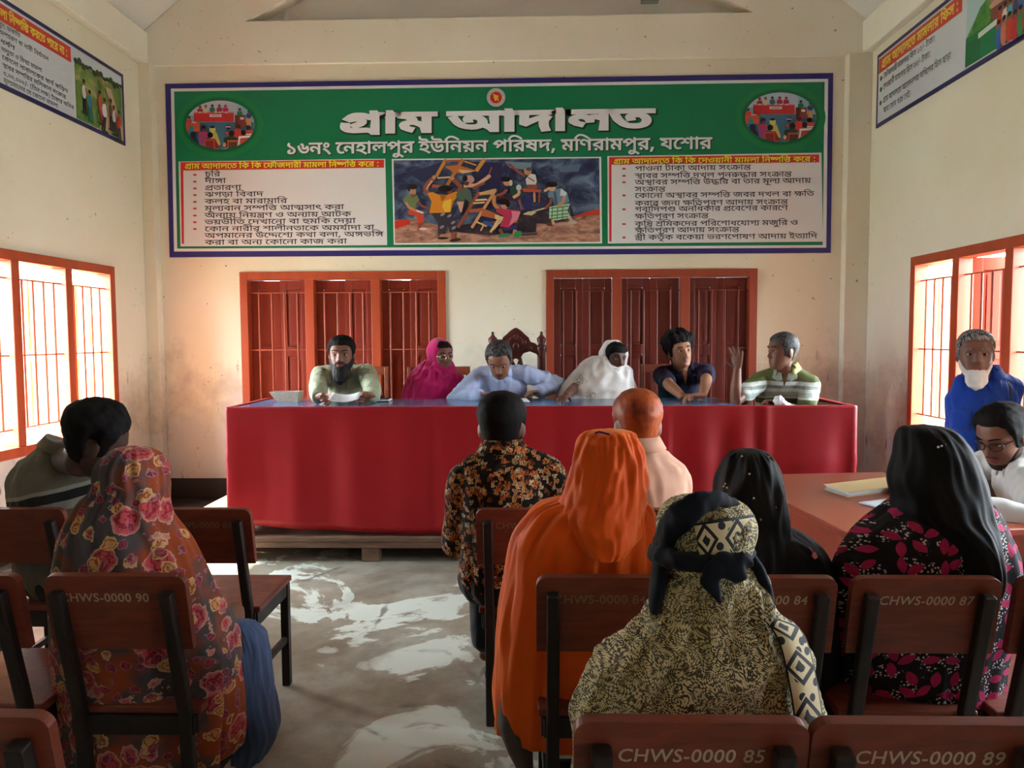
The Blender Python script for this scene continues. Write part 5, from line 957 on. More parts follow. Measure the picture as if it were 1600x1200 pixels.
# ---- two oval pictures of a village court
def oval(cx, cy, rx, ry):
    sx, sy = rx / 630, ry / 450
    p = Print(lambda x, y, l: BP(cx + (x - 770) * sx, cy + (y - 600) * sy, l), .0016, .00025)
    p.ell(770, 600, 800, 610, (18, 132, 76), n=48); p.ell(770, 600, 690, 510, (10, 108, 70), n=48)
    p.z0 += .002
    def clip(pts):
        # densify and pull the outside back onto the oval
        out = []
        for a, b in zip(pts, pts[1:] + pts[:1]):
            for k in range(4):
                x = a[0] + (b[0] - a[0]) * k / 4; y = a[1] + (b[1] - a[1]) * k / 4
                u, v = (x - 770) / 630, (y - 600) / 450; q = math.hypot(u, v)
                if q > 1: x, y = 770 + u / q * 630, 600 + v / q * 450
                out.append((x, y))
        return out
    p.ell(770, 600, 630, 450, (186, 200, 222), n=48)
    p.clip = clip
    p.rect(1080, 200, 1400, 700, (150, 196, 214)); p.rect(140, 420, 420, 700, (120, 176, 200)); p.rect(150, 550, 1400, 1060, (70, 124, 156))
    def man(x, y, c, r=1, hair=(34, 28, 34)):
        p.ell(x, y + 40 * r, 52 * r, 52 * r, c, n=14); p.ell(x, y - 22 * r, 24 * r, 30 * r, (170, 112, 84), n=12); p.ell(x, y - 38 * r, 26 * r, 20 * r, hair, n=12)
    for x, y, c, h in ((400, 300, (166, 40, 58), (120, 30, 40)), (505, 285, (206, 204, 170), (120, 100, 80)), (625, 280, (50, 112, 116), (30, 40, 50)), (755, 280, (160, 36, 66), (110, 40, 50)), (870, 285, (176, 30, 84), (150, 30, 60))): man(x, y, c, 1, h)
    p.rect(285, 372, 1020, 545, (192, 44, 48)); p.rect(285, 372, 1020, 395, (214, 70, 64)); p.rect(575, 405, 795, 455, (214, 206, 214)); p.rect(605, 424, 770, 436, (150, 130, 140))
    for x in (400, 500, 690, 770, 880): p.ell(x, 368, 36, 12, (226, 206, 206), n=10)
    man(1130, 350, (30, 130, 86)); p.rect(1040, 420, 1235, 640, (122, 50, 44)); p.rect(1050, 430, 1100, 630, (92, 40, 40)); p.rect(1140, 460, 1205, 502, (226, 220, 222))
    p.rect(1255, 480, 1340, 630, (196, 146, 96)); man(1298, 390, (40, 72, 140))
    man(200, 500, (200, 50, 60)); p.rect(140, 560, 392, 720, (196, 84, 50)); p.ell(290, 556, 50, 14, (226, 190, 190), n=10)
    p.ell(245, 672, 48, 52, (40, 134, 166), n=14); p.ell(275, 790, 58, 66, (34, 30, 56), n=14); p.poly([(210, 820), (330, 830), (380, 960), (260, 900)], (42, 36, 64))
    p.poly([(370, 725), (540, 725), (530, 990), (390, 960)], (150, 70, 140)); p.rect(375, 740, 530, 810, (176, 60, 90)); p.ell(462, 655, 44, 46, HR, n=14); p.ell(470, 690, 26, 30, (120, 60, 60), n=10)
    p.poly([(560, 740), (700, 730), (780, 960), (700, 1000), (600, 900)], (190, 188, 104)); p.ell(630, 690, 58, 62, (206, 204, 112), n=14); p.ell(628, 640, 46, 24, HR, n=12)
    p.poly([(500, 850), (680, 860), (770, 1040), (490, 1040)], (130, 34, 42)); p.ell(588, 790, 52, 54, (30, 22, 28), n=14); p.rect(480, 868, 672, 1060, (196, 74, 62)); p.rect(500, 895, 650, 1060, (122, 38, 42))
    p.poly([(850, 720), (980, 720), (960, 860), (840, 850)], (66, 110, 160)); p.ell(920, 640, 44, 50, (40, 80, 150), n=14); p.ell(918, 640, 46, 16, (226, 180, 180), n=12); p.ell(920, 665, 30, 22, HR, n=10); p.rect(865, 730, 930, 775, (206, 84, 70))
    p.ell(1095, 750, 78, 92, (196, 54, 58), n=16); p.ell(1105, 632, 38, 44, (66, 26, 36), n=12)
    p.poly([(830, 850), (960, 800), (1060, 830), (1080, 960), (850, 1020)], (58, 70, 44)); p.ell(980, 760, 56, 56, HR, n=14); p.rect(905, 885, 1092, 1060, (206, 92, 60)); p.rect(925, 915, 1075, 1060, (84, 62, 48)); p.ell(850, 970, 30, 40, (226, 170, 150), n=10)
    p.ell(1198, 745, 46, 50, HR, n=14); p.ell(1285, 650, 48, 44, HR, n=14); p.rect(1240, 700, 1380, 765, (206, 70, 60)); p.poly([(1110, 810), (1340, 800), (1340, 830), (1140, 850), (1120, 990), (1095, 990)], (226, 220, 222)); p.poly([(1150, 850), (1300, 840), (1250, 920), (1130, 960)], (186, 70, 62)); p.rect(1240, 765, 1360, 790, (226, 220, 222))
    p.build('oval_picture', ban)
oval(344, 195, 53.5, 38); oval(1219.6, 183, 55.5, 38.5)
# ---- side wall banners, in metres along the wall and up
XLb = XL + .012
wb = wthing('side_banner', 'white banner with a red heading on the left wall, field picture at its right end', 'banner', (XLb, 5.4, 3.1))
ya, yb_, z0, z1 = 4.18, 6.53, 3.10, 3.69
m = MB(); m.span((XL + .002, ya, z0), (XLb, yb_, z1)); m.build('backing', ink(44, 40, 92), wb)
def WL(y, z, l): return V((XLb + l, y, z))
p = Print(WL, .0006); p.rect(ya + .03, z0 + .03, yb_ - .035, z1 - .03, (196, 202, 212)); p.build('white_field', wb)
p = Print(WL, .0014); p.rect(ya + .03, 3.53, 5.785, 3.642, (206, 60, 56)); p.build('heading_strip', wb)
p = Print(WL, .0022)
text(p.mb, 'wl', 0, WL, 4.30, 5.74, 3.556, 3.608, .0024, p.mi(ink(226, 206, 60)), 6)
p.build('heading_lettering', wb)
for k, (zz, y0, y1) in enumerate(zip((3.505, 3.455, 3.40, 3.35, 3.30, 3.25, 3.20, 3.155), (5.0, 5.0, 5.01, 5.015, 5.02, 5.02, 5.025, 5.025), (5.21, 5.51, 5.15, 5.43, 5.73, 5.70, 5.80, 5.60))):
    p = Print(WL, .0022); text(p.mb, 'wll', k, WL, y0, y1, zz - .012, zz + .014, .0024, p.mi(ink(66, 70, 84)), 3); p.build('text_line', wb)
    if k < 7: p = Print(WL, .0022); p.ell(4.95, zz, .012, .010, (40, 110, 90), n=10); p.build('bullet', wb)
GRS = mottled('printed_field', [(58, 92, 44), (86, 122, 58), (120, 146, 76), (168, 160, 110)], 5)
p = Print(WL, .0016, .0003)
a, b, c, d = 5.825, 6.485, 3.135, 3.64
p.rect(a, c, b, d, (196, 206, 216)); p.rect(a, c, b, 3.56, GRS)
for k in range(14): p.ell(a + .02 + k * .048, 3.565 + .012 * math.sin(k * 2.1), .03, .022 + .008 * math.sin(k * 1.3), (44, 66, 40), n=10)
p.poly([(6.12, 3.135), (6.28, 3.40), (6.24, 3.50), (6.32, 3.50), (6.40, 3.36), (6.485, 3.25), (6.485, 3.135)], (196, 170, 140))
for (x, zt, ht, w2, ct, cb_, lean) in ((5.93, 3.46, .26, .05, (206, 206, 204), (40, 40, 50), .0), (6.00, 3.40, .24, .06, (50, 130, 170), (40, 120, 120), .02), (6.14, 3.44, .26, .06, (180, 80, 60), (170, 60, 60), .05), (6.20, 3.40, .27, .07, (214, 212, 212), (40, 40, 56), -.03), (6.29, 3.42, .25, .05, (120, 90, 60), (60, 52, 50), .0), (6.33, 3.38, .24, .05, (206, 200, 200), (40, 60, 40), .02), (6.40, 3.36, .26, .055, (196, 60, 56), (52, 40, 40), .0)):
    zb = zt - ht
    p.ell(x, zb, .05, .012, (56, 84, 44), n=10); p.stroke([(x - .01, zt - ht * .55), (x - .015 + lean, zb)], .022, cb_); p.stroke([(x + .01, zt - ht * .55), (x + .018 + lean, zb + .01)], .022, cb_)
    p.ell(x, zt - ht * .38, w2 * .55, ht * .2, ct, n=12); p.stroke([(x + w2 * .4, zt - ht * .25), (x + w2 * .8, zt - ht * .5)], .014, (150, 96, 70)); p.ell(x, zt - ht * .1, .017, .022, (140, 90, 66), n=10); p.ell(x, zt - ht * .06, .018, .014, (34, 28, 28), n=10)
p.stroke([(6.04, 3.48), (6.12, 3.28)], .008, (150, 100, 70)); p.stroke([(6.22, 3.44), (6.10, 3.54)], .016, (150, 96, 70))
p.build('field_picture', wb)
XRb = XR - .012
rb = wthing('side_banner', 'white banner with a red heading on the right wall, crowd picture at its near end', 'banner', (XRb, 5.5, 3.2))
m = MB(); m.span((XRb, 4.2, 3.21), (XR - .002, 6.69, 3.81)); m.build('backing', ink(44, 40, 92), rb)
def WR(s, z, l): return V((XRb - l, 6.69 - s, z))       # s runs from its left end
p = Print(WR, .0006); p.rect(.03, 3.24, 2.46, 3.78, (204, 208, 216)); p.build('white_field', rb)
p = Print(WR, .0014); p.rect(.035, 3.645, 1.285, 3.765, (200, 66, 56)); p.build('heading_strip', rb)
p = Print(WR, .0022); text(p.mb, 'wr', 0, WR, .09, 1.24, 3.672, 3.736, .0024, p.mi(ink(226, 206, 70)), 6); p.build('heading_lettering', rb)
for k, (zz, s1) in enumerate(zip((3.60, 3.51, 3.40, 3.315), (.94, .88, 1.16, .60))):
    p = Print(WR, .0022); text(p.mb, 'wrl', k, WR, .13 if k < 3 else .14, s1, zz - .020, zz + .022, .0024, p.mi(ink(70, 72, 84)), 3); p.build('text_line', rb)
    if k < 3: p = Print(WR, .0022); p.ell(.085, zz - .005, .022, .020, (40, 120, 84), n=12); p.build('bullet', rb)
p = Print(WR, .0016, .0003)
GR2 = mottled('printed_leaves', [(40, 110, 50), (70, 140, 60), (130, 170, 70)], 16)
a, b, c, d = 1.345, 2.42, 3.25, 3.77
p.rect(a, c, b, d, (170, 200, 206)); p.poly([(a, c), (a, 3.44), (1.42, 3.50), (1.50, 3.58), (1.62, 3.62), (1.72, 3.60), (2.0, 3.70), (b, 3.74), (b, c)], GR2)
p.poly([(1.58, 3.60), (1.64, 3.54), (2.40, 3.60), (2.42, 3.70), (1.90, 3.68)], (176, 120, 104)); p.poly([(1.60, 3.545), (1.64, 3.50), (2.42, 3.54), (2.42, 3.60), (1.64, 3.56)], (196, 150, 130))
p.rect(1.62, c, b, 3.52, (128, 70, 60)); p.rect(a, c, 1.72, 3.44, (20, 124, 76)); p.rect(a, c, 1.52, 3.40, (16, 110, 66)); p.poly([(1.49, 3.385), (1.70, 3.40), (1.70, 3.435), (1.49, 3.42)], (206, 216, 206))
random.seed(5)
cols = [(196, 52, 48), (70, 170, 196), (50, 100, 170), (196, 70, 50), (60, 140, 80), (206, 206, 206), (60, 60, 120), (200, 120, 90), (190, 44, 60)]
for k in range(26):
    x = 1.72 + (k % 13) * .055 + .02 * (k // 13); zz = 3.46 - .085 * (k // 13) + random.uniform(-.012, .012); cc = cols[(k * 5) % 9]
    p.ell(x, zz - .07, .034, .075, cc, n=12); p.stroke([(x + .02, zz - .03), (x + .035, zz + .03)], .014, (150, 96, 70)); p.ell(x, zz + .015, .017, .022, (140, 90, 66), n=10); p.ell(x, zz + .024, .018, .014, (34, 28, 28), n=10)
p.build('crowd_picture', rb)
# ------------------------------------------------------------------ figures
def lerp(a, b, t): return a + (b - a) * t
def smooth(t): t = max(0, min(1, t)); return t * t * (3 - 2 * t)
def gs(x, s): return math.exp(-(x / s) ** 2)
HEADT = [(-.122, .050, .010, .014), (-.116, .064, -.006, .030), (-.104, .073, -.022, .042), (-.085, .078, -.040, .054), (-.060, .081, -.066, .064), (-.030, .083, -.088, .071), (0, .085, -.100, .0755), (.030, .088, -.104, .077), (.060, .080, -.099, .0745), (.085, .063, -.086, .065), (.103, .040, -.066, .049), (.114, .012, -.040, .028), (.118, -.010, -.020, .008)]
def head_row(z):
    T = HEADT
    if z <= T[0][0]: return T[0][1:]
    for a, b in zip(T, T[1:]):
        if z <= b[0]:
            t = (z - a[0]) / (b[0] - a[0]); return tuple(lerp(p, q, t) for p, q in zip(a[1:], b[1:]))
    return T[-1][1:]
def head_pt(z, a):        # a: 0 at the face, +-pi at the back of the head
    yf, yb, w = head_row(z); s, c = math.sin(a), math.cos(a)
    x = w * math.copysign(abs(s) ** .88, s)
    yc = (yf + yb) / 2 + .01; y = yc + (c * (yf - yc) if c > 0 else c * (yc - yb))
    if c > 0:
        ax = abs(x); d = 0
        d -= .0105 * gs(ax - .032, .017) * gs(z - .001, .012)
        d += .0055 * gs(ax - .030, .024) * gs(z - .024, .009)
        t = (.014 - z) / .055
        if 0 <= t <= 1.12: d += (lerp(.005, .026, min(1, t)) if t <= 1 else .026 * (1 - (t - 1) / .12)) * gs(x, lerp(.008, .0125, min(1, t)))
        d += .008 * gs(ax - .013, .007) * gs(z + .037, .007)
        d += .006 * gs(x, .022) * gs(z + .0610, .006) + .0065 * gs(x, .020) * gs(z + .075, .006) - .004 * gs(x, .024) * gs(z + .068, .003)
        d += .006 * gs(x, .02) * gs(z + .103, .011) + .004 * gs(ax - .046, .016) * gs(z + .030, .016)
        y += d * smooth(c * 2.2)
    return V((x, y, z))
def head_shell(mb, M, o, hs, off, nz=40, na=56):
    c0 = V((0, -.012, .015)); vs = []; fs = []
    for j in range(nz + 1):
        z = lerp(-.1218, .1178, .5 - .5 * math.cos(math.pi * j / nz))
        for k in range(na):
            a = -math.pi + 2 * math.pi * (k + .5) / na; p = head_pt(z, a); n = (p - c0).normalized()
            p = p + n * off(p, a, n); vs.append(o + M @ (p * hs))
    for j in range(nz):
        for k in range(na): fs.append((j * na + k, j * na + (k + 1) % na, (j + 1) * na + (k + 1) % na, (j + 1) * na + k))
    fs.append(tuple(range(na))[::-1]); fs.append(tuple(nz * na + k for k in range(na)))
    mb.add(vs, fs)
def ik(s, w, a, b, pole):
    d = w - s; L = min(d.length, (a + b) * .999); u = d.normalized(); x = (a * a - b * b + L * L) / (2 * L); h = math.sqrt(max(0, a * a - x * x))
    p = V(pole); p = (p - u * p.dot(u)).normalized(); return s + u * x + p * h
def hand(mb, w, d, n, ts, curl=.5, spread=.1, sc=1.0):
    d = V(d).normalized(); n = V(n); n = (n - d * n.dot(d)).normalized(); s = d.cross(n)
    mb.tube([w - d * .01, w + d * .02 * sc, w + d * .055 * sc, w + d * .086 * sc], [(.024 * sc, .018 * sc), (.031 * sc, .017 * sc), (.040 * sc, .0155 * sc), (.039 * sc, .012 * sc)], 14, side=s)
    for i, L in enumerate((.070, .079, .074, .058)):
        off = ts * (.031 - .0207 * i) * sc; p = w + d * (.082 if i != 3 else .074) * sc + s * off
        di = (d + s * (ts * spread * (1.4 - i * .95))).normalized(); pts = [p - di * .012, p]; ang = 0
        for q, f in ((28, .44), (48, .31), (34, .25)):
            ang += R(q * 2 * curl * (1 + .06 * i)); e = di * math.cos(ang) + n * math.sin(ang); p = p + e * (L * f * sc); pts.append(p)
        mb.tube(pts, [.0088 * sc, .0092 * sc, .0086 * sc, .0078 * sc, .0066 * sc], 10)
    p = w + d * .022 * sc + s * (ts * .026 * sc) + n * .004; e = (d * .62 + s * (ts * .72) + n * .30).normalized(); q = p + e * .036 * sc; e2 = (e + d * .55 + n * .35 * curl * 2).normalized(); r = q + e2 * .030 * sc
    mb.tube([p - e * .012, p, q, r], [.013 * sc, .0125 * sc, .0100 * sc, .0082 * sc], 10)
TORSO = [(-.10, .150, .105), (0, .165, .115), (.30, .150, .110), (.55, .160, .118), (.78, .168, .112), (.93, .140, .090), (1.0, .078, .066)]
class Fig: pass
def torso(mb, f, infl=0, lo=0, hi=9, belly=0):
    pts, rad = [], []
    for t, rx, ry in TORSO:
        if t < lo or t > hi: continue
        p = f.pel.lerp(f.nb, t) + f.bow * math.sin(math.pi * max(0, min(1, t)))
        pts.append(p); b = belly * gs(t - .3, .3); rad.append(((rx * f.k + infl + b * .6), (ry * f.k + infl + b)))
    mb.tube(pts, rad, 22, side=f.ax)
    for s in (f.sl, f.sr):
        mb.ell(s, (.050 * f.k + infl,) * 3); q = f.nb.lerp(s, .15) + V((0, 0, .012)); mb.tube([q, f.nb.lerp(s, .6) + V((0, 0, .006)), s], [.046 * f.k + infl, .050 * f.k + infl, .052 * f.k + infl], 12)
def arm(mb, s, e, w, k, infl=0, frac=1.0, r=(.050, .041, .038, .027)):
    # frac: how far the sleeve reaches, 0.5 = elbow
    pts = [s, s.lerp(e, .5), e, e.lerp(w, .45), w]; rad = [r[0], .5 * (r[0] + r[1]), r[1], r[2], r[3]]
    if frac < 1:
        n = {.35: 2, .5: 3, .75: 4}.get(frac, 5); pts = pts[:n]; rad = rad[:n]
        if frac == .35: pts[1] = s.lerp(e, .72)
    mb.tube(pts, [q * k + infl for q in rad], 14)
def leg(mb, h, kn, an, k, infl=0, foot=None, r=(.085, .060, .050, .036)):
    mb.tube([h, h.lerp(kn, .5), kn, kn.lerp(an, .4), an], [r[0] * k + infl, .076 * k + infl, r[1] * k + infl, r[2] * k + infl, r[3] * k + infl], 14)
    if foot is not None: mb.tube([an + V((0, 0, -.03)), an + foot * .08 + V((0, 0, -.045)), an + foot * .17 + V((0, 0, -.055))], [(.036, .03), (.042, .026), (.036, .018)], 12, side=foot.cross(V((0, 0, 1))))
SKINS = {}
def skin_mat(c):
    if c not in SKINS:
        t = NT('skin'); co = t.coord('Object'); n = t.noise(co, 16, 3); t.base(t.mix(n, srgb(*c), srgb(*[q * .84 for q in c]))); t.rough(.5, .4)
        t.b.inputs['Subsurface Weight'].default_value = .08; t.b.inputs['Subsurface Radius'].default_value = (.02, .008, .004); SKINS[c] = t.m
    return SKINS[c]
LIP = flat('lips', srgb(112, 58, 52), .45); NAIL = flat('nail', srgb(176, 126, 106), .35)
def m_eye(): return [flat('eye_white', srgb(160, 148, 138), .3, .4), flat('eye_iris', srgb(26, 16, 12), .2, .6)]
def fig(hd, M, hs, nb, sl, sr, pel, k=1.0, bow=(0, 0, 0)):
    f = Fig(); f.hd, f.M, f.hs, f.nb, f.sl, f.sr, f.pel, f.k, f.bow = hd, M, hs, V(nb), V(sl), V(sr), V(pel), k, V(bow); f.ax = (f.sr - f.sl).normalized(); return f
def body(f, label, skin, base, voxel=.006, face=True, ears=True):
    """one continuous skin: head, neck, torso, arms, hands and legs; returns the person"""
    m = MB(); M, o, hs = f.M, f.hd, f.hs
    head_shell(m, M, o, hs, lambda p, a, n: 0, 52, 72)
    if ears:
        for s in (-1, 1):
            m.ell(o + M @ (V((s * .0775, -.014, -.012)) * hs), tuple(q * hs for q in (.009, .018, .031)), M @ Matrix.Rotation(R(s * -22), 3, 'Z') @ Matrix.Rotation(R(-12), 3, 'X'))
    m.tube([o + M @ (V((0, -.022, -.02)) * hs), o + M @ (V((0, -.020, -.085)) * hs), f.nb.lerp(o + M @ (V((0, -.02, -.1)) * hs), .35), f.nb - V((0, 0, .03))], [.052 * f.k, .054 * f.k, .055 * f.k, .068 * f.k], 16)
    torso(m, f)
    for a in f.arms:
        arm(m, *a['j'], f.k)
        hand(m, a['j'][2], a['d'], a['n'], a['ts'], a.get('curl', .4), a.get('spread', .1), f.k * 1.0)
    for l in f.legs: leg(m, *l[:3], f.k, foot=l[3])
    me = remesh(m, voxel, 2)
    me.materials.append(skin_mat(skin)); me.materials.append(LIP)
    if face:
        Mi = M.transposed()
        for p in me.polygons:
            q = Mi @ (p.center - o) / hs
            if q.y > .055 and -.081 < q.z < -.0555 and abs(q.x) < .025 - .010 * abs((q.z + .068) / .012): p.material_index = 1
    ob = wmesh('person', me, label, 'person', base)
    if face:
        for s in (-1, 1):
            e = MB(); c = o + M @ (V((s * .032, .0682, .0005)) * hs); e.ell(c, tuple(q * hs for q in (.0128, .0130, .0062)), M, 18, 14)
            b = e.build('eye', m_eye(), ob, True); cc = c - V(base)
            for p in b.data.polygons:
                q = M.transposed() @ (p.center - cc) / hs
                p.material_index = 1 if q.y > .004 and math.hypot(q.x, q.z) < .0068 else 0
        for s in (-1, 1):
            e = MB(); e.tube([o + M @ ((head_pt(.024 + .004 * math.sin(t * 3), s * lerp(.17, .70, t)) + V((0, .0015, .002))) * hs) for t in (0, .25, .5, .75, 1)], [(.0042 * hs, .0030 * hs)] * 4 + [(.002, .002)], 8)
            e.build('eyebrow', f.hairm, ob, True)
    f.ob = ob; return ob
def hairline(a, front=.066, nape=-.078, side=-.030):
    a = abs(a) * 180 / math.pi; T = [(0, front), (30, front + .001), (52, front - .010), (66, .030), (78, side), (92, side - .005), (100, .018), (112, .020), (122, nape * .7), (140, nape), (180, nape)]
    for p, q in zip(T, T[1:]):
        if a <= q[0]: return lerp(p[1], q[1], smooth((a - p[0]) / (q[0] - p[0])))
    return nape
def hair(f, mat, thick=.012, rough=.004, fr=60, **kw):
    m = MB(); sd = random.random() * 50
    def off(p, a, n):
        d = p.z - hairline(a, **kw); top = .30 + 1.15 * smooth((p.z + .015) / .075)
        t = min(thick * top, d * .7)
        if t > .003: t += rough * noise.noise(p * fr + V((sd, 0, 0))) + rough * .6 * noise.noise(p * fr * 2.3)
        return max(-.014, t)
    head_shell(m, f.M, f.hd, f.hs, off, 56, 84)
    return m.build('hair', mat, f.ob, True)
def stubble(f, mat, low=-.122, thick=.006, long=0.0, chin=.0, name='beard', cheek=-.045):
    m = MB()
    def off(p, a, n):
        aa = abs(a) * 180 / math.pi
        if p.y < -.02 or aa > 105: return -.014
        top = cheek + .055 * smooth((aa - 45) / 45)           # runs up into the sideburns
        d = top - p.z
        mouth = math.hypot(p.x / .030, (p.z + .068) / .016)
        if aa < 60: d = min(d, (mouth - 1) * .012)
        t = min(thick, d * .8)
        return max(-.012, t + .002 * noise.noise(p * 120) if t > 0 else t)
    head_shell(m, f.M, f.hd, f.hs, off, 56, 84)
    if long:
        M, o, hs = f.M, f.hd, f.hs
        m.tube([o + M @ (V(q) * hs) for q in ((0, .060, -.098), (0, .066, -.122 - long * .3), (0, .062 + chin, -.122 - long * .75), (0, .052 + chin, -.122 - long))], [(.050 * hs, .034 * hs), (.050 * hs, .036 * hs), (.036 * hs, .028 * hs), (.012 * hs, .012 * hs)], 16, side=M @ V((1, 0, 0)))
        me = remesh(m, .0055, 1); fold(me, .004, (70, 70, 18), 3); me.materials.append(mat); return put(name, me, f.ob)
    return m.build(name, mat, f.ob, True)
def moustache(f, mat, w=.030, r=.006):
    m = MB()
    for s in (-1, 1): m.tube([f.hd + f.M @ ((head_pt(-.0525 - .006 * t * t, s * t * w / .075 * 1.15) + V((0, .003, 0))) * f.hs) for t in (.02, .35, .7, 1)], [(r, r * .7), (r, r * .7), (r * .8, r * .6), (.002, .002)], 8)
    return m.build('moustache', mat, f.ob, True)
def glasses(f, mat, w=.024):
    m = MB(); M, o, hs = f.M, f.hd, f.hs
    for s in (-1, 1):
        ring = [o + M @ (V((s * .033 + w * math.cos(a), .094 - .02 * abs(math.cos(a)) * (1 if math.cos(a) * s > 0 else .2), -.002 + .017 * math.copysign(abs(math.sin(a)) ** .8, math.sin(a)))) * hs) for a in [2 * math.pi * k / 20 for k in range(21)]]
        m.tube(ring, .0032, 6, cap=False)
        m.tube([o + M @ (V((s * .057, .074, .004)) * hs), o + M @ (V((s * .076, .02, .006)) * hs), o + M @ (V((s * .080, -.020, .0)) * hs)], .0024, 6)
    m.tube([o + M @ (V((-.009, .098, .004)) * hs), o + M @ (V((0, .101, .006)) * hs), o + M @ (V((.009, .098, .004)) * hs)], .0024, 6)
    return m.build('eyeglasses', mat, f.ob, True)
def shirt(f, mat, frac=1.0, infl=.011, amp=.006, voxel=.0085, lo=-.1, belly=0, name='shirt', hi=1.05, seed=1, cuffs=.006, freq=(13, 13, 6)):
    m = MB(); torso(m, f, infl, lo, hi, belly)
    for a in f.arms:
        s, e, w = a['j']; arm(m, s, e, w.lerp(e, .04), f.k, infl + cuffs * .5, frac)
    me = remesh(m, voxel, 3); fold(me, amp, freq, seed); me.materials.append(mat)
    return put(name, me, f.ob)
def collar(f, mat, r=.066, h=.034, lean=.35, open_=0.5, name='collar'):
    # a turned-down band around the neck, open at the throat
    m = MB(); fw = f.fwd; up = ((f.hd - f.nb).normalized() + V((0, 0, 2))).normalized(); right = fw.cross(up).normalized(); vs = []; n = 28
    for k in range(n + 1):
        a = lerp(-math.pi + open_, math.pi - open_, k / n) + math.pi; d = fw * math.cos(a) + right * math.sin(a); c = f.nb + up * (.038 * f.k)
        front = .5 - .5 * math.cos(a + math.pi)
        for rr, hh in ((r * .98, -.02), (r * .94, h), (r * 1.06, h + .004), (r * 1.42, -.010 - .022 * smooth((math.cos(a) - .2) / .8))): vs.append(c + d * rr * f.k + up * (hh * f.k - .022 * max(0, math.cos(a))))
    m.add(vs, [(k * 4 + j, k * 4 + j + 1, k * 4 + j + 5, k * 4 + j + 4) for k in range(n) for j in range(3)])
    o = m.build(name, mat, f.ob, True); md = o.modifiers.new('thick', 'SOLIDIFY'); md.thickness = .003; return o
def trousers(f, mat, infl=.014, amp=.006, name='trousers', voxel=.011):
    m = MB()
    for h, kn, an, ft in f.legs: leg(m, h, kn, an + V((0, 0, .03)), f.k, infl, None, (.092, .068, .060, .052))
    m.ell(f.pel - V((0, 0, .02)), (.175 * f.k, .135 * f.k, .12 * f.k))
    me = remesh(m, voxel, 2); fold(me, amp, (12, 12, 7), 4); me.materials.append(mat); return put(name, me, f.ob)
def legs_seated(f, fwd, seat_z, floor_z, apart=.10, reach=.43):
    f.legs = []
    for s in (-1, 1):
        h = f.pel + f.ax * (s * .085) + V((0, 0, -.02)); kn = f.pel + f.ax * (s * apart) + fwd * reach; kn.z = seat_z + .055; an = V((kn.x, kn.y, floor_z + .085)) + fwd * .02; f.legs.append((h, kn, an, V(fwd)))
def add_arm(f, s, w, pole, d, n, ts, curl=.4, spread=.1, a=.285, b=.250, e=None):
    s, w = V(s), V(w)
    if e is None: e = ik(s, w, a * f.k, b * f.k, pole)
    f.arms.append(dict(j=(s, V(e), w), d=d, n=n, ts=ts, curl=curl, spread=spread))
# flat pieces sewn on a garment: an outline (sideways, up from the neck) laid on the cloth from the front
def patch(f, ob, outline, name, mat, lift=.005, th=.003, n=3):
    from mathutils.bvhtree import BVHTree
    b = WBASE[f.ob.name]; tree = BVHTree.FromPolygons([v.co + b for v in ob.data.vertices], [tuple(p.vertices) for p in ob.data.polygons])
    fw = f.fwd.normalized(); up = V((0, 0, 1)); right = fw.cross(up).normalized(); pts = []
    for p, q in zip(outline, outline[1:] + outline[:1]):
        for k in range(n): pts.append(V(p).lerp(V(q), k / n))
    ctr = sum(pts, V((0, 0))) / len(pts); rings = [pts, [p.lerp(ctr, .4) for p in pts], [p.lerp(ctr, .75) for p in pts]]; vs = []
    for ring in rings + [[ctr]]:
        for p in ring:
            o = f.nb + right * p.x + up * p.y + fw * .5; h = tree.ray_cast(o, -fw); vs.append((h[0] + fw * lift) if h[0] is not None else (f.nb + right * p.x + up * p.y + fw * .08))
    L = len(pts); m = MB(); m.add(vs, [(j * L + k, j * L + (k + 1) % L, (j + 1) * L + (k + 1) % L, (j + 1) * L + k) for j in range(2) for k in range(L)] + [(2 * L + k, 2 * L + (k + 1) % L, 3 * L) for k in range(L)])
    o = m.build(name, mat, f.ob, True); md = o.modifiers.new('thick', 'SOLIDIFY'); md.thickness = th; md.offset = 1; return o
def lapels(f, ob, mat, w=.075, drop=.060, vee=.0, skin=None):
    if vee: patch(f, ob, [(-.035, .045), (.035, .045), (.0, -vee)], 'open_neck', skin, .004)
    for s in (-1, 1): patch(f, ob, [(s * .040, .075), (s * w, .050), (s * (w + .012), -drop * .55), (s * (.030 + vee * .1), -drop), (s * .012, -.005 - vee * .4)], 'collar_flap', mat, .008)
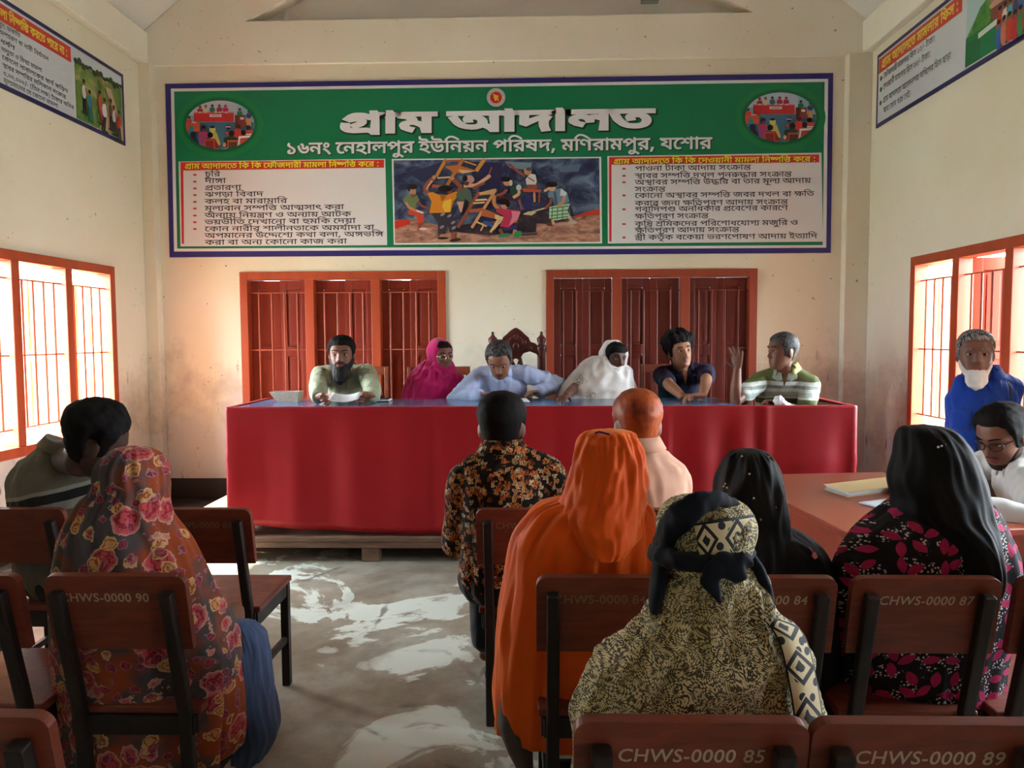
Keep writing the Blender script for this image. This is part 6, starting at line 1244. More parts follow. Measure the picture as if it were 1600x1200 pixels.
# a garment that hangs from head or shoulders: horizontal rings fitted between a left and a right edge
def drape(rows, cy, name, mats, parent, amp=.012, seed=0, na=110, nr=90, fr=5.0, swirl=1.5, top=True, thick=0, pin=None, sq=1.0, fade=.12):
    # rows: (picture row, left, right, distance of the centre, reach to the near side, reach to the far side)
    R_ = []
    for r in rows:
        py, a, b, yc, rn, rf = r; p, q = P(a, py, yc), P(b, py, yc); R_.append((.5 * (p.x + q.x), yc, .5 * (p.z + q.z), .5 * (q.x - p.x), rn, rf))
    def cat(t):
        n = len(R_) - 1; i = min(n - 1, int(t * n)); u = t * n - i; g = [R_[max(0, min(n, i + j))] for j in (-1, 0, 1, 2)]
        return [.5 * (2 * g[1][c] + (g[2][c] - g[0][c]) * u + (2 * g[0][c] - 5 * g[1][c] + 4 * g[2][c] - g[3][c]) * u * u + (3 * g[1][c] - g[0][c] - 3 * g[2][c] + g[3][c]) * u ** 3) for c in range(6)]
    m = MB(); vs = []; uv = []; v = 0; prev = None; cen = []
    for j in range(nr + 1):
        t = j / nr; x, y, z, rx, rn, rf = cat(t); rx = max(rx, .004); cen.append((x, y, z))
        if prev: v += math.dist((x - rx, z), prev)
        prev = (x - rx, z); k_amp = amp * smooth(t / fade if fade else 1)
        for k in range(na + 1):
            a = 2 * math.pi * k / na; c, s = math.cos(a), math.sin(a)      # a = 0 points away from the camera, pi towards it
            sx = math.copysign(abs(s) ** sq, s); sy = math.copysign(abs(c) ** sq, c)
            q = V((c * fr * .55, s * fr * .55, t * swirl * 1.6 + seed * 7.3)); d = noise.noise(q + V((t * swirl, 0, 0))); d = (.45 - 1.7 * abs(d)) + .55 * noise.noise(q * 2.1) + .25 * noise.noise(V((c * 9, s * 9, z * 9 + seed)))
            if pin:
                for (pa, pt, w, amt) in pin: d += amt * gs(math.atan2(math.sin(a - pa), math.cos(a - pa)), w) * gs(t - pt, .16)
            e = k_amp * d
            vs.append(V((x + sx * (rx + e * .8), y + sy * ((rf if c > 0 else rn) + e), z + e * .25))); uv.append((a / (2 * math.pi) * 2 * math.pi * max(.12, (R_[-1][3] * .55)), -v))
    W = na + 1
    fs = [(j * W + k, (j + 1) * W + k, (j + 1) * W + k + 1, j * W + k + 1) for j in range(nr) for k in range(na)]
    if top:
        ct = len(vs); vs.append(V((cen[0][0], cen[0][1], cen[0][2] + .004))); uv.append((0, 0)); fs += [(ct, k + 1, k) for k in range(na)]
    m.add(vs, fs); m.uv = uv
    me_o = m.build(name, mats, parent, True)
    md = me_o.modifiers.new('thick', 'SOLIDIFY'); md.thickness = .004; md.offset = -1
    return me_o
# ------------------------------------------------------------------ hair, skin and cloth of the people
HBLK = flat('black_hair', (.008, .0065, .006), .75, .12); HGREY = None
def m_grey():
    t = NT('greying_hair'); co = t.coord('Object', (60, 60, 25)); n = t.noise(co, 2, 3); t.base(t.mix(t.ramp(n, [(.42, 0), (.62, 1)]), srgb(46, 44, 44), srgb(150, 148, 148))); t.rough(.6, .3); return t.m
HGREY = m_grey()
def m_salt():
    t = NT('salt_and_pepper_hair'); co = t.coord('Object', (60, 60, 25)); n = t.noise(co, 2, 3); t.base(t.mix(t.ramp(n, [(.45, 0), (.7, 1)]), srgb(26, 22, 22), srgb(96, 90, 88))); t.rough(.6, .3); return t.m
HSALT = m_salt()
def m_henna():
    t = NT('hennaed_hair'); co = t.coord('Object', (70, 70, 22)); n = t.noise(co, 2.2, 4); g = t.noise(t.coord('Object'), 9, 3)
    t.base(t.mix(t.ramp(g, [(.38, 0), (.66, 1)]), t.mix(n, srgb(196, 96, 30), srgb(150, 56, 14)), srgb(104, 34, 12))); t.rough(.55, .35); return t.m
HENNA = m_henna()
BWHITE = flat('white_beard_hair', srgb(206, 204, 200), .75, .2)
BDARK = flat('dark_beard_hair', (.014, .010, .009), .7, .3)
STUB = flat('beard_shadow', srgb(44, 28, 22), .7, .2)
def stripes(name, cols, fn_axis=2, scale=1.0, rough=.85):
    # horizontal bands in object height: cols = [(height, colour)...]
    t = NT(name); x, y, z = t.sep(t.coord('Object')); return t, x, y, z
FB = lambda yy: V((0, 0, 0))
CAMF = V((0, -1, 0))
# ------------------------------------------------------------------ the bearded man
DZ = dz; SEAT = DZ + .46
def table_fig(hpx, yhead, yaw, pitch, roll, hs, nbpx, slpx, srpx, y, k=1.0, pely=6.02):
    # sl is the shoulder on the left of the picture
    hd = P(hpx[0], hpx[1], yhead); nb = P(nbpx[0], nbpx[1], y); a, b = P(slpx[0], slpx[1], y), P(srpx[0], srpx[1], y)
    pel = V(((a.x + b.x) / 2, pely, SEAT + .10)); f = fig(hd, orient(yaw, pitch, roll), hs, nb, b, a, pel, k); f.arms = []; f.fwd = V((0, -1, 0)); f.hairm = HBLK
    legs_seated(f, V((0, -1, 0)), SEAT, DZ, .11, .40); return f
base = lambda f, z: V((f.pel.x, f.pel.y, z))
DOWN = V((0, 0, -1))
f = table_fig((534, 555), 5.68, 184, 3, 0, 1.12, (538, 586), (502, 586), (573, 583), 5.88, 1.08)
for s, w, pole, ts, d in ((f.sr, PZ(497, 621, 1.062), V((-1, .1, -.55)), 1, V((.75, -.55, .08))), (f.sl, PZ(583, 619, 1.062), V((1, .1, -.55)), -1, V((-.75, -.55, .08)))): add_arm(f, s, w, pole, d, V((0, -.3, -1)) if False else V((-.1 if ts > 0 else .1, -.75, -.6)), ts, .75, .06)
body(f, 'bearded man in a pale green shirt at the left end of the long table', (126, 78, 56), base(f, DZ), .0050)
hair(f, HBLK, .013, .003, front=.062); stubble(f, BDARK, thick=.010, long=.070, chin=.012, cheek=-.062); moustache(f, BDARK, .032, .007)
def m_palegreen():
    t = NT('pale_green_cotton'); co = t.coord('Object'); x, y, z = t.sep(co); n = t.noise(co, 9, 3)
    c = t.mix(n, srgb(170, 174, 146), srgb(148, 152, 126)); pl = t.math('MULTIPLY', t.ramp(t.math('ABSOLUTE', x), [(.045, 1), (.050, 0)]), t.ramp(y, [(-.02, 1), (.0, 0)]))
    c = t.mix(t.math('MULTIPLY', pl, .55), c, srgb(112, 108, 80)); t.base(c); t.rough(.9, .2); t.bump(t.noise(co, 500, 1), .06, .002); return t.m
MPG = m_palegreen(); shirt(f, MPG, 1.0, .018, .009, .008, belly=.05, seed=2); collar(f, MPG, .072, .030, open_=.35); trousers(f, cloth('khaki_cotton', srgb(120, 112, 92)))
# ------------------------------------------------------------------ pink scarf
def scarf_shell(m, f, infl=.020, fx=.060, fz=.086, cz=-.022, seed=0, back=.02, side=0.0):
    def off(p, a, n):
        if p.y > -.005 and abs(a) < 1.75:
            e = math.hypot((p.x - side) / fx, (p.z - cz) / fz); d = (e - 1) * .075
            t = max(-.03, min(infl, d))
        else: t = infl
        if p.y < 0: t += back * smooth(-p.y / .08)
        return t
    head_shell(m, f.M, f.hd, f.hs, off, 56, 80)
def cape(m, rows, side=(1, 0, 0), n=36): m.tube([r[0] for r in rows], [(r[1], r[2]) for r in rows], n, side=side, capk=.3)
f = table_fig((690, 557), 5.92, 214, 0, 3, 1.0, (688, 600), (652, 600), (724, 600), 5.98, .92, 6.04)
f.sl += V((0, 0, -.02)); f.sr += V((0, 0, -.02))
for s, w, pole, ts in ((f.sr, PZ(668, 622, 1.02), V((-1, .2, -.6)), 1), (f.sl, PZ(712, 622, 1.02), V((1, .2, -.6)), -1)): add_arm(f, s, w + V((0, .10, -.05)), pole, V((.5 * ts, -.6, -.2)), DOWN, ts, .5)
body(f, 'person with eyeglasses wrapped in a bright magenta pink scarf at the long table', (132, 84, 66), base(f, DZ), .0055)
hair(f, HBLK, .008, .002); glasses(f, flat('spectacle_metal', srgb(206, 196, 170), .25, .6, .7))
MPINK = cloth('magenta_pink_cotton', srgb(198, 20, 104), .22, .85, .25)
m = MB(); scarf_shell(m, f, .020, .069, .108, -.010, back=.012)
c0 = f.hd + f.M @ V((0, -.03, -.06)); nb = f.nb
cape(m, [(c0 + V((-.012, 0, .01)), .080, .080), (nb + V((0, 0, .055)), .098, .090), (nb + V((0, 0, .01)), .11, .10)])
me = remesh(m, .0085, 4); fold(me, .010, (8, 8, 9), 5); me.materials.append(MPINK); put('scarf', me, f.ob)
drape([(562, 664, 704, 5.95, .07, .07), (569, 657, 708, 5.95, .10, .09), (577, 647, 713, 5.95, .13, .10), (587, 640, 722, 5.95, .16, .12), (600, 634, 728, 5.95, .19, .13), (619, 629, 731, 5.94, .22, .14), (645, 628, 732, 5.94, .23, .15), (690, 632, 728, 5.94, .2, .15)], 5.95, 'shawl', MPINK, f.ob, .022, 31, fr=7, swirl=2.6, fade=.1)
m = MB()      # folds of the scarf crossing the chest
for i in range(3): m.tube([nb + V((-.11 - .02 * i, -.10, .05 - .045 * i)), nb + V((-.03, -.165 - .012 * i, -.02 - .05 * i)), nb + V((.06, -.165 - .012 * i, -.03 - .05 * i)), nb + V((.14, -.10, .015 - .045 * i))], [(.024, .016)] * 4, 10)
me = remesh(m, .007, 3); me.materials.append(MPINK); put('scarf_fold', me, f.ob)
trousers(f, MPINK)
# ------------------------------------------------------------------ man writing in the light blue shirt
f = table_fig((780, 563), 5.64, 178, -36, 2, 1.10, (783, 586), (748, 588), (822, 585), 5.86, 1.04)
for s, w, pole, ts, d in ((f.sr, PZ(752, 616, 1.055), V((-1, .15, -.5)), 1, V((.85, -.45, -.05))), (f.sl, PZ(840, 612, 1.055), V((1, .15, -.5)), -1, V((-.75, -.6, -.05)))): add_arm(f, s, w, pole, d, V((0, -.45, -1)), ts, .75, .05)
f.hairm = HSALT
body(f, 'man bent over his writing in a pale blue shirt, in front of the carved chair', (140, 92, 66), base(f, DZ), .0050)
hair(f, HSALT, .012, .003, front=.080); moustache(f, HSALT, .026, .005)
MLB = cloth('pale_blue_cotton', srgb(176, 190, 224), .12, .85, .1); so = shirt(f, MLB, 1.0, .017, .012, .008, seed=7); collar(f, MLB, .076, .040, open_=.5); lapels(f, so, MLB)
patch(f, so, [(-.013, -.03), (.013, -.03), (.013, -.30), (-.013, -.30)], 'button_strip', MLB, .004, n=8); patch(f, so, [(.065, -.13), (.15, -.13), (.15, -.22), (.065, -.22)], 'pocket', MLB, .004)
m = MB(); m.bar(f.sr.lerp(f.pel, .33) + V((.035, -.155, .012)), f.sr.lerp(f.pel, .33) + V((.045, -.16, -.05)), .012, .008); m.build('pocket_pen', flat('turquoise_plastic', srgb(60, 170, 200), .4), f.ob)
trousers(f, cloth('dark_grey_cotton', srgb(60, 60, 66)))
# ------------------------------------------------------------------ white scarf
f = table_fig((961, 561), 5.90, 206, -2, -6, .98, (950, 598), (905, 600), (980, 596), 5.96, .92, 6.04)
add_arm(f, f.sr, PZ(884, 619, 1.05), V((-.8, .3, -.6)), V((-.35, -.8, -.1)), DOWN, 1, .4); add_arm(f, f.sl, PZ(968, 622, 1.0), V((1, .3, -.6)), V((-.5, -.6, -.1)), DOWN, -1, .5)
body(f, 'person draped in a white scarf printed with grey flowers at the long table', (98, 62, 48), base(f, DZ), .0055)
hair(f, HBLK, .014, .003, front=.052)
def m_white():
    t = NT('white_printed_cotton'); co = t.coord('Object'); x, y, z = t.sep(co); c = t.mix(t.noise(co, 8, 3), srgb(226, 222, 218), srgb(206, 200, 196))
    mk = t.math('MULTIPLY', t.ramp(t.noise(co, 7.5, 1, .4), [(.62, 0), (.66, 1)]), t.ramp(t.noise(t.coord('Object', (40, 40, 60)), 1.6, 3), [(.52, 0), (.58, 1)]))
    t.base(t.mix(t.math('MULTIPLY', mk, .8), c, srgb(84, 88, 100))); t.rough(.9, .15); t.b.inputs['Sheen Weight'].default_value = .15; return t.m
MWH = m_white()
m = MB(); scarf_shell(m, f, .026, .076, .118, .006, back=.02, side=.022)
nb = f.nb; c0 = f.hd + f.M @ V((-.012, -.045, -.03))
cape(m, [(c0 + V((-.03, .0, .03)), .072, .075), (c0 + V((-.035, 0, -.06)), .095, .088), (nb + V((-.03, 0, .03)), .12, .10)])
me = remesh(m, .0085, 4); fold(me, .010, (7, 7, 10), 9); me.materials.append(MWH); put('scarf', me, f.ob)
drape([(556, 925, 966, 5.93, .07, .08), (565, 912, 973, 5.93, .10, .10), (574, 903, 983, 5.93, .13, .11), (585, 893, 988, 5.93, .17, .12), (598, 882, 992, 5.92, .21, .13), (610, 873, 994, 5.91, .25, .14), (622, 870, 994, 5.90, .28, .15), (640, 872, 990, 5.90, .28, .16), (690, 880, 985, 5.9, .24, .18)], 5.93, 'shawl', MWH, f.ob, .020, 33, fr=5, swirl=2.0, fade=.1)
m = MB()
for i in range(4): m.tube([nb + V((-.16 - .035 * i, -.09, .05 - .055 * i)), nb + V((-.05 - .02 * i, -.165 - .02 * i, -.045 - .05 * i)), nb + V((.07 - .02 * i, -.170 - .02 * i, -.045 - .04 * i)), nb + V((.15, -.10 - .01 * i, .015 - .04 * i))], [(.022, .014)] * 4, 10)
me = remesh(m, .007, 3); me.materials.append(MWH); put('scarf_fold', me, f.ob)
trousers(f, MWH)
# ------------------------------------------------------------------ dark polo shirt
f = table_fig((1062, 549), 5.94, 196, 4, 7, 1.06, (1067, 582), (1034, 586), (1103, 581), 6.02, 1.04, 6.10)
add_arm(f, f.sr, PZ(1066, 619, 1.045), V((-1, .1, -.4)), V((1, -.12, 0)), V((0, -.2, -1)), 1, .35, .03); add_arm(f, f.sl, PZ(1098, 617, 1.065), V((1, .1, -.4)), V((-1, -.1, -.05)), V((0, -.2, -1)), -1, .35, .03)
body(f, 'man with bushy black hair in a dark blue-green polo shirt, forearms crossed', (164, 112, 84), base(f, DZ), .0050)
hair(f, HBLK, .036, .014, 38, front=.060); moustache(f, STUB, .024, .0035)
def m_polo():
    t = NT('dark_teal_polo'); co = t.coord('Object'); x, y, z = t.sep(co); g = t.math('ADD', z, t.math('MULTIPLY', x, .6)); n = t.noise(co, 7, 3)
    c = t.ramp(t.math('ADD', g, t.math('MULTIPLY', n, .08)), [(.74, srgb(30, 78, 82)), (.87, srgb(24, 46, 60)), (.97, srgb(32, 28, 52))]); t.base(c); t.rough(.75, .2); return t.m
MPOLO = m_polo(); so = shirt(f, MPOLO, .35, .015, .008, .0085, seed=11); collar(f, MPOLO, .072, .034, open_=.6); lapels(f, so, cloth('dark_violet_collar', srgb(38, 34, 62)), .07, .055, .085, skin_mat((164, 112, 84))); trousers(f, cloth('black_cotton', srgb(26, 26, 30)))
# ------------------------------------------------------------------ man raising his hand
f = table_fig((1222, 549), 5.36, 104, 2, 0, 1.06, (1229, 583), (1192, 596), (1262, 600), 5.42, 1.0, 5.62)
f.sl.y -= .06; f.sr.y += .06; f.ax = (f.sr - f.sl).normalized(); f.fwd = V((-.45, -.9, 0)).normalized()
legs_seated(f, f.fwd, SEAT, DZ, .10, .36)
add_arm(f, f.sr, P(1152, 577, 5.24), V((-.2, -.2, -1)), V((-.08, -.10, 1)), V((-.55, -.8, 0)), -1, .10, .16, e=P(1148, 628, 5.22)); add_arm(f, f.sl, P(1214, 629, 5.09), V((.8, .1, -.8)), V((-.85, -.1, .05)), V((0, -.35, -1)), -1, .8)
body(f, 'man in a striped grey and olive polo shirt raising his open hand', (124, 78, 56), base(f, DZ), .0048)
hair(f, HSALT, .008, .002, front=.062, nape=-.065)
def m_band():
    t = NT('striped_polo_knit'); co = t.coord('Object'); x, y, z = t.sep(co); n = t.noise(co, 3, 2)
    h = t.math('ADD', z, t.math('MULTIPLY', t.math('SUBTRACT', n, .5), .05))
    OL, GR, WT, LG = srgb(98, 104, 62), srgb(140, 150, 142), srgb(206, 208, 200), srgb(168, 178, 170)
    c = t.ramp(t.math('DIVIDE', h, 1.2), [(.0, LG), (.66, WT), (.685, OL), (.715, WT), (.73, LG), (.755, WT), (.775, GR), (.795, WT), (.82, OL)], 'CONSTANT')
    w = t.noise(t.coord('Object', (60, 60, 90)), 2, 2); c = t.mix(t.math('MULTIPLY', t.ramp(w, [(.5, 0), (.6, 1)]), .25), c, srgb(70, 78, 60)); t.base(c); t.rough(.85, .2); return t.m
MST = m_band(); so = shirt(f, MST, .35, .015, .007, .0085, seed=13); LIME = cloth('lime_piping_knit', srgb(176, 184, 110)); collar(f, LIME, .072, .036, open_=.6); lapels(f, so, cloth('pale_grey_knit', srgb(150, 158, 140)), .07, .055, .09, skin_mat((124, 78, 56))); trousers(f, cloth('grey_cotton', srgb(84, 84, 90)))
HANDK = P(1210, 628, 5.06)
# ------------------------------------------------------------------ standing man in blue
hd = P(1524, 554, 4.08); f = fig(hd, orient(157, 2, 0), 1.03, P(1535, 594, 4.16), P(1576, 608, 4.20), P(1508, 604, 4.16), P(1544, 600, 4.20) * 1.0, 1.0)
f.pel = V((f.nb.x + .03, 4.24, .80)); f.arms = []; f.fwd = V((-.4, -.9, 0)).normalized(); f.hairm = HGREY
f.legs = [(f.pel + f.ax * (s * .085), f.pel + f.ax * (s * .095) + V((0, -.02, -.37)), f.pel + f.ax * (s * .10) + V((0, .01, -.715)), f.fwd) for s in (-1, 1)]
add_arm(f, f.sl, f.sl + V((.02, -.04, -.50)), V((.2, .8, 0)), V((0, -.1, -1)), V((-1, 0, 0)), -1, .3); add_arm(f, f.sr, f.sr + V((.02, -.10, -.49)), V((-.1, .8, 0)), V((0, -.1, -1)), V((1, 0, 0)), 1, .3)
body(f, 'standing man with a white chin beard and bright blue shirt by the right window', (118, 78, 62), V((f.pel.x, f.pel.y, 0)), .0052)
hair(f, HGREY, .009, .002, front=.072); stubble(f, BWHITE, thick=.009, long=.050, chin=.004, cheek=-.082)
MBLUE = cloth('bright_blue_cotton', srgb(20, 66, 168), .2, .8, .15); so = shirt(f, MBLUE, 1.0, .016, .013, .0085, lo=-.1, seed=17); collar(f, MBLUE, .074, .038, open_=.5); lapels(f, so, MBLUE); patch(f, so, [(-.014, -.03), (.014, -.03), (.014, -.46), (-.014, -.46)], 'button_strip', MBLUE, .004, n=8); patch(f, so, [(.06, -.16), (.15, -.16), (.15, -.27), (.06, -.27)], 'pocket', MBLUE, .005)
m = MB(); q = f.sl.lerp(f.nb, .35); m.tube([q + V((-.005, -.105, -.16)), q + V((-.012, -.108, -.08)), q + V((-.005, -.085, .0)), q + V((.005, -.02, .058)), q + V((.03, .06, .03)), q + V((.03, .10, -.12))], [(.016, .008)] * 6, 10)
m.build('shoulder_strap', flat('black_webbing', (.012, .012, .014), .7), f.ob, True); trousers(f, cloth('checked_grey_cotton', srgb(96, 92, 92)), .03)
# ------------------------------------------------------------------ clerk with eyeglasses
hd = P(1566, 682, 3.26); f = fig(hd, orient(112, -22, 0), 1.06, P(1592, 722, 3.32), P(1604, 752, 3.10), P(1556, 722, 3.54), V((2.28, 3.36, .57)), 1.0)
f.arms = []; f.hairm = HBLK; f.fwd = V((-1, -.1, 0)).normalized(); legs_seated(f, f.fwd, .47, 0, .10, .40)
add_arm(f, f.sl, V((1.74, 3.02, .80)), V((.1, -1, -.5)), V((-.9, .1, 0)), V((0, .1, -1)), 1, .5); add_arm(f, f.sr, V((1.70, 3.42, .80)), V((.1, 1, -.5)), V((-.9, -.3, 0)), V((0, .1, -1)), -1, .5)
body(f, 'clerk in a white shirt and dark eyeglasses reading at the desk', (132, 88, 66), V((f.pel.x, f.pel.y, 0)), .0052)
hair(f, HBLK, .014, .004, 40, front=.074); stubble(f, STUB, thick=.004, cheek=-.088); glasses(f, flat('dark_spectacle_frame', srgb(40, 20, 30), .3)); moustache(f, STUB, .026, .004)
MCW = cloth('white_cotton', srgb(206, 206, 202), .08, .85, .1); so = shirt(f, MCW, 1.0, .017, .013, .0085, seed=19); collar(f, MCW, .074, .038, open_=.5); lapels(f, so, MCW); trousers(f, cloth('navy_cotton', srgb(34, 38, 56)))
c = copy_tree(CHAIR0); c.location = (2.34, 3.37, 0); c.rotation_euler = (0, 0, R(90)); tag(c, 'wooden chair at the right of the desk, under the clerk', 'chair', 'wooden chairs of the audience')
# ------------------------------------------------------------------ people of the audience, seen from behind
def away(hpx, yh, yaw, pitch, roll, hs, nbpx, slpx, srpx, y, k=1.0, dyp=.0):
    hd = P(hpx[0], hpx[1], yh); nb = P(nbpx[0], nbpx[1], y); a, b = P(slpx[0], slpx[1], y), P(srpx[0], srpx[1], y)
    pel = V(((a.x + b.x) / 2, y + dyp, .565)); f = fig(hd, orient(yaw, pitch, roll), hs, nb, a, b, pel, k); f.arms = []; f.fwd = V((0, 1, 0)); f.hairm = HBLK
    legs_seated(f, V((0, 1, 0)), .465, 0, .11, .42)
    for s, sh, ts in ((-1, f.sl, 1), (1, f.sr, -1)): add_arm(f, sh, V((f.pel.x + s * .07, y + .30, .635)), V((s * .25, .1, -1)), V((-s * .4, .9, 0)), DOWN, ts, .3)
    return f
fb = lambda f: V((f.pel.x, f.pel.y, 0))
# patterned shirt
f = away((784, 668), 2.93, -4, 0, 0, 1.05, (786, 716), (728, 752), (856, 744), 2.90, 1.02)
body(f, 'person with short black hair in a black, orange and tan patterned shirt, seen from behind', (112, 72, 52), fb(f), .007, False)
hair(f, HBLK, .013, .002, nape=-.085)
def m_batik():
    t = NT('black_orange_batik'); co = t.coord('Object', (1, .7, 1))
    mp = t.new('Mapping'); t.link(co, mp.inputs[0]); v = t.voro(mp.outputs[0], 58, 'F1', '3D', None); v.distance = 'CHEBYCHEV'
    x, y, z = t.sep(v.outputs['Color']); w = t.n.new('ShaderNodeTexWave'); w.inputs['Scale'].default_value = 28; w.inputs['Distortion'].default_value = 14; w.inputs['Detail'].default_value = 1.5; w.inputs['Detail Scale'].default_value = 2.2; t.link(co, w.inputs['Vector'])
    c = t.ramp(x, [(.0, srgb(24, 18, 14)), (.28, srgb(186, 104, 46)), (.46, srgb(200, 176, 138)), (.56, srgb(130, 68, 34)), (.68, srgb(30, 22, 18)), (.82, srgb(186, 140, 90))], 'CONSTANT')
    c = t.mix(t.ramp(w.outputs['Fac'], [(.20, 1), (.27, 0)]), c, srgb(18, 14, 12)); c = t.mix(t.ramp(v.outputs['Distance'], [(.56, 0), (.64, 1)]), c, srgb(22, 16, 12)); t.base(c); t.rough(.85, .2); return t.m
MBAT = m_batik(); shirt(f, MBAT, .5, .020, .008, .009, seed=21); collar(f, MBAT, .070, .034, open_=.7); trousers(f, cloth('black_trouser', srgb(24, 24, 28)))
# hennaed hair, pale pink shirt
f = away((996, 664), 2.93, 3, 0, 0, 1.05, (1000, 712), (946, 752), (1050, 748), 2.90, 1.0)
body(f, 'person with hennaed orange hair in a pale pink shirt, seen from behind', (128, 80, 56), fb(f), .007, False)
hair(f, HENNA, .012, .003, nape=-.082)
PALE_PINK = cloth('pale_pink_cotton', srgb(204, 156, 130), .10, .9, .1); shirt(f, PALE_PINK, .5, .018, .008, .009, seed=23); collar(f, PALE_PINK, .070, .034, open_=.7); trousers(f, cloth('beige_cotton', srgb(130, 112, 92)))
# grey striped sweater, leaning to the right
f = away((152, 690), 2.74, -52, -22, 10, 1.08, (98, 712), (46, 752), (128, 782), 2.90, 1.0, .04)
body(f, 'person in a grey sweater with dark and white bands, leaning in from the left window', (70, 46, 36), fb(f), .007, False)
hair(f, HBLK, .022, .006, 40)
def m_sweater():
    t = NT('grey_banded_knit'); co = t.coord('Object'); x, y, z = t.sep(co); n = t.noise(co, 4, 2); h = t.math('ADD', t.math('ADD', z, t.math('MULTIPLY', x, -.22)), t.math('MULTIPLY', n, .03))
    c = t.ramp(h, [(.0, srgb(96, 92, 82)), (.825, srgb(146, 150, 138)), (.862, srgb(30, 32, 30)), (.898, srgb(152, 158, 146)), (.912, srgb(112, 106, 92))], 'CONSTANT'); t.base(t.mix(t.math('MULTIPLY', t.noise(co, 90, 2), .35), c, srgb(50, 46, 40))); t.rough(.95, .1); t.b.inputs['Sheen Weight'].default_value = .2; return t.m
MSW = m_sweater(); shirt(f, MSW, 1.0, .026, .010, .009, seed=25); collar(f, MSW, .066, .03, open_=.7); trousers(f, cloth('dark_brown_cotton', srgb(40, 34, 32)))
# ---------------------------------------------------------------- scarves
def wearer(label, hpx, y, nbpx, slpx, srpx, hs=.91, k=.86, yaw=0, pitch=-4, roll=0, skin=(120, 78, 58)):
    f = away(hpx, y + .018, yaw, pitch, roll, hs, nbpx, slpx, srpx, y, k); body(f, label, skin, fb(f), .009, False, False); return f
def uvmap(t, sc=(1, 1, 1), rot=0): return t.coord('UV', sc, (0, 0, rot))
# plain orange scarf
f = wearer('person wrapped in a plain bright orange scarf, seen from behind', (950, 745), 2.16, (950, 812), (888, 840), (996, 836))
def m_orange():
    t = NT('orange_voile'); co = t.coord('Object'); n = t.noise(co, 5, 3); t.base(t.mix(n, srgb(238, 98, 8), srgb(214, 72, 6))); t.rough(.7, .25); t.b.inputs['Sheen Weight'].default_value = .3; t.b.inputs['Sheen Tint'].default_value = (1, .6, .2, 1)
    t.bump(t.noise(t.coord('Object', (40, 40, 14)), 1.5, 4), .12, .006); return t.m
MOR = m_orange()
y = 2.16
drape([(777, 905, 985, y + .02, .10, .08), (784, 862, 1006, y + .02, .125, .11), (797, 834, 1018, y + .02, .14, .13), (825, 809, 1026, y + .02, .15, .14), (850, 799, 1029, y + .02, .155, .15), (895, 792, 1031, y + .03, .155, .16), (950, 783, 1032, y + .04, .155, .2), (1010, 777, 1030, y + .06, .155, .22), (1087, 772, 1026, y + .08, .15, .25), (1140, 774, 1010, y + .10, .14, .28)], y, 'shawl', MOR, f.ob, .022, 3, fr=8, swirl=.9, fade=.05, pin=[(2.2, .12, .20, -.022), (2.6, .20, .14, .016), (2.9, .26, .12, -.014), (3.5, .16, .16, .014)])
drape([(671, 940, 966, y, .02, .02), (673.5, 922, 983, y, .05, .05), (680, 909, 992, y, .075, .075), (695, 902, 1001, y, .098, .095), (722, 895, 1008, y, .112, .11), (752, 886, 1011, y - .004, .122, .11), (776, 878, 1009, y - .008, .135, .11), (800, 872, 1004, y - .014, .155, .11), (830, 884, 1000, y - .018, .172, .10), (850, 905, 980, y - .02, .178, .09)], y, 'scarf', MOR, f.ob, .014, 5, fr=6, swirl=2.6, fade=.3, pin=[(2.05, .66, .22, -.030), (2.45, .70, .14, .016), (2.75, .74, .10, -.012), (1.7, .62, .12, .012)])
m = MB(); zig = [P(930, 677, y - .075), P(936, 674.5, y - .078), P(944, 676.5, y - .088), P(952, 679, y - .095)]; m.tube(zig, .0028, 6); m.build('embroidery', flat('purple_thread', srgb(70, 40, 110), .7), f.ob)
m = MB(); m.tube([P(802, 1085, y + .05), P(802, 1130, y + .04), P(812, 1170, y + .03), P(824, 1215, y + .03)], [(.04, .05), (.045, .05), (.035, .04), (.02, .03)], 14); me = remesh(m, .008, 2); fold(me, .006); me.materials.append(cloth('grey_printed_cotton', srgb(96, 88, 84), .4)); put('skirt_hem', me, f.ob)
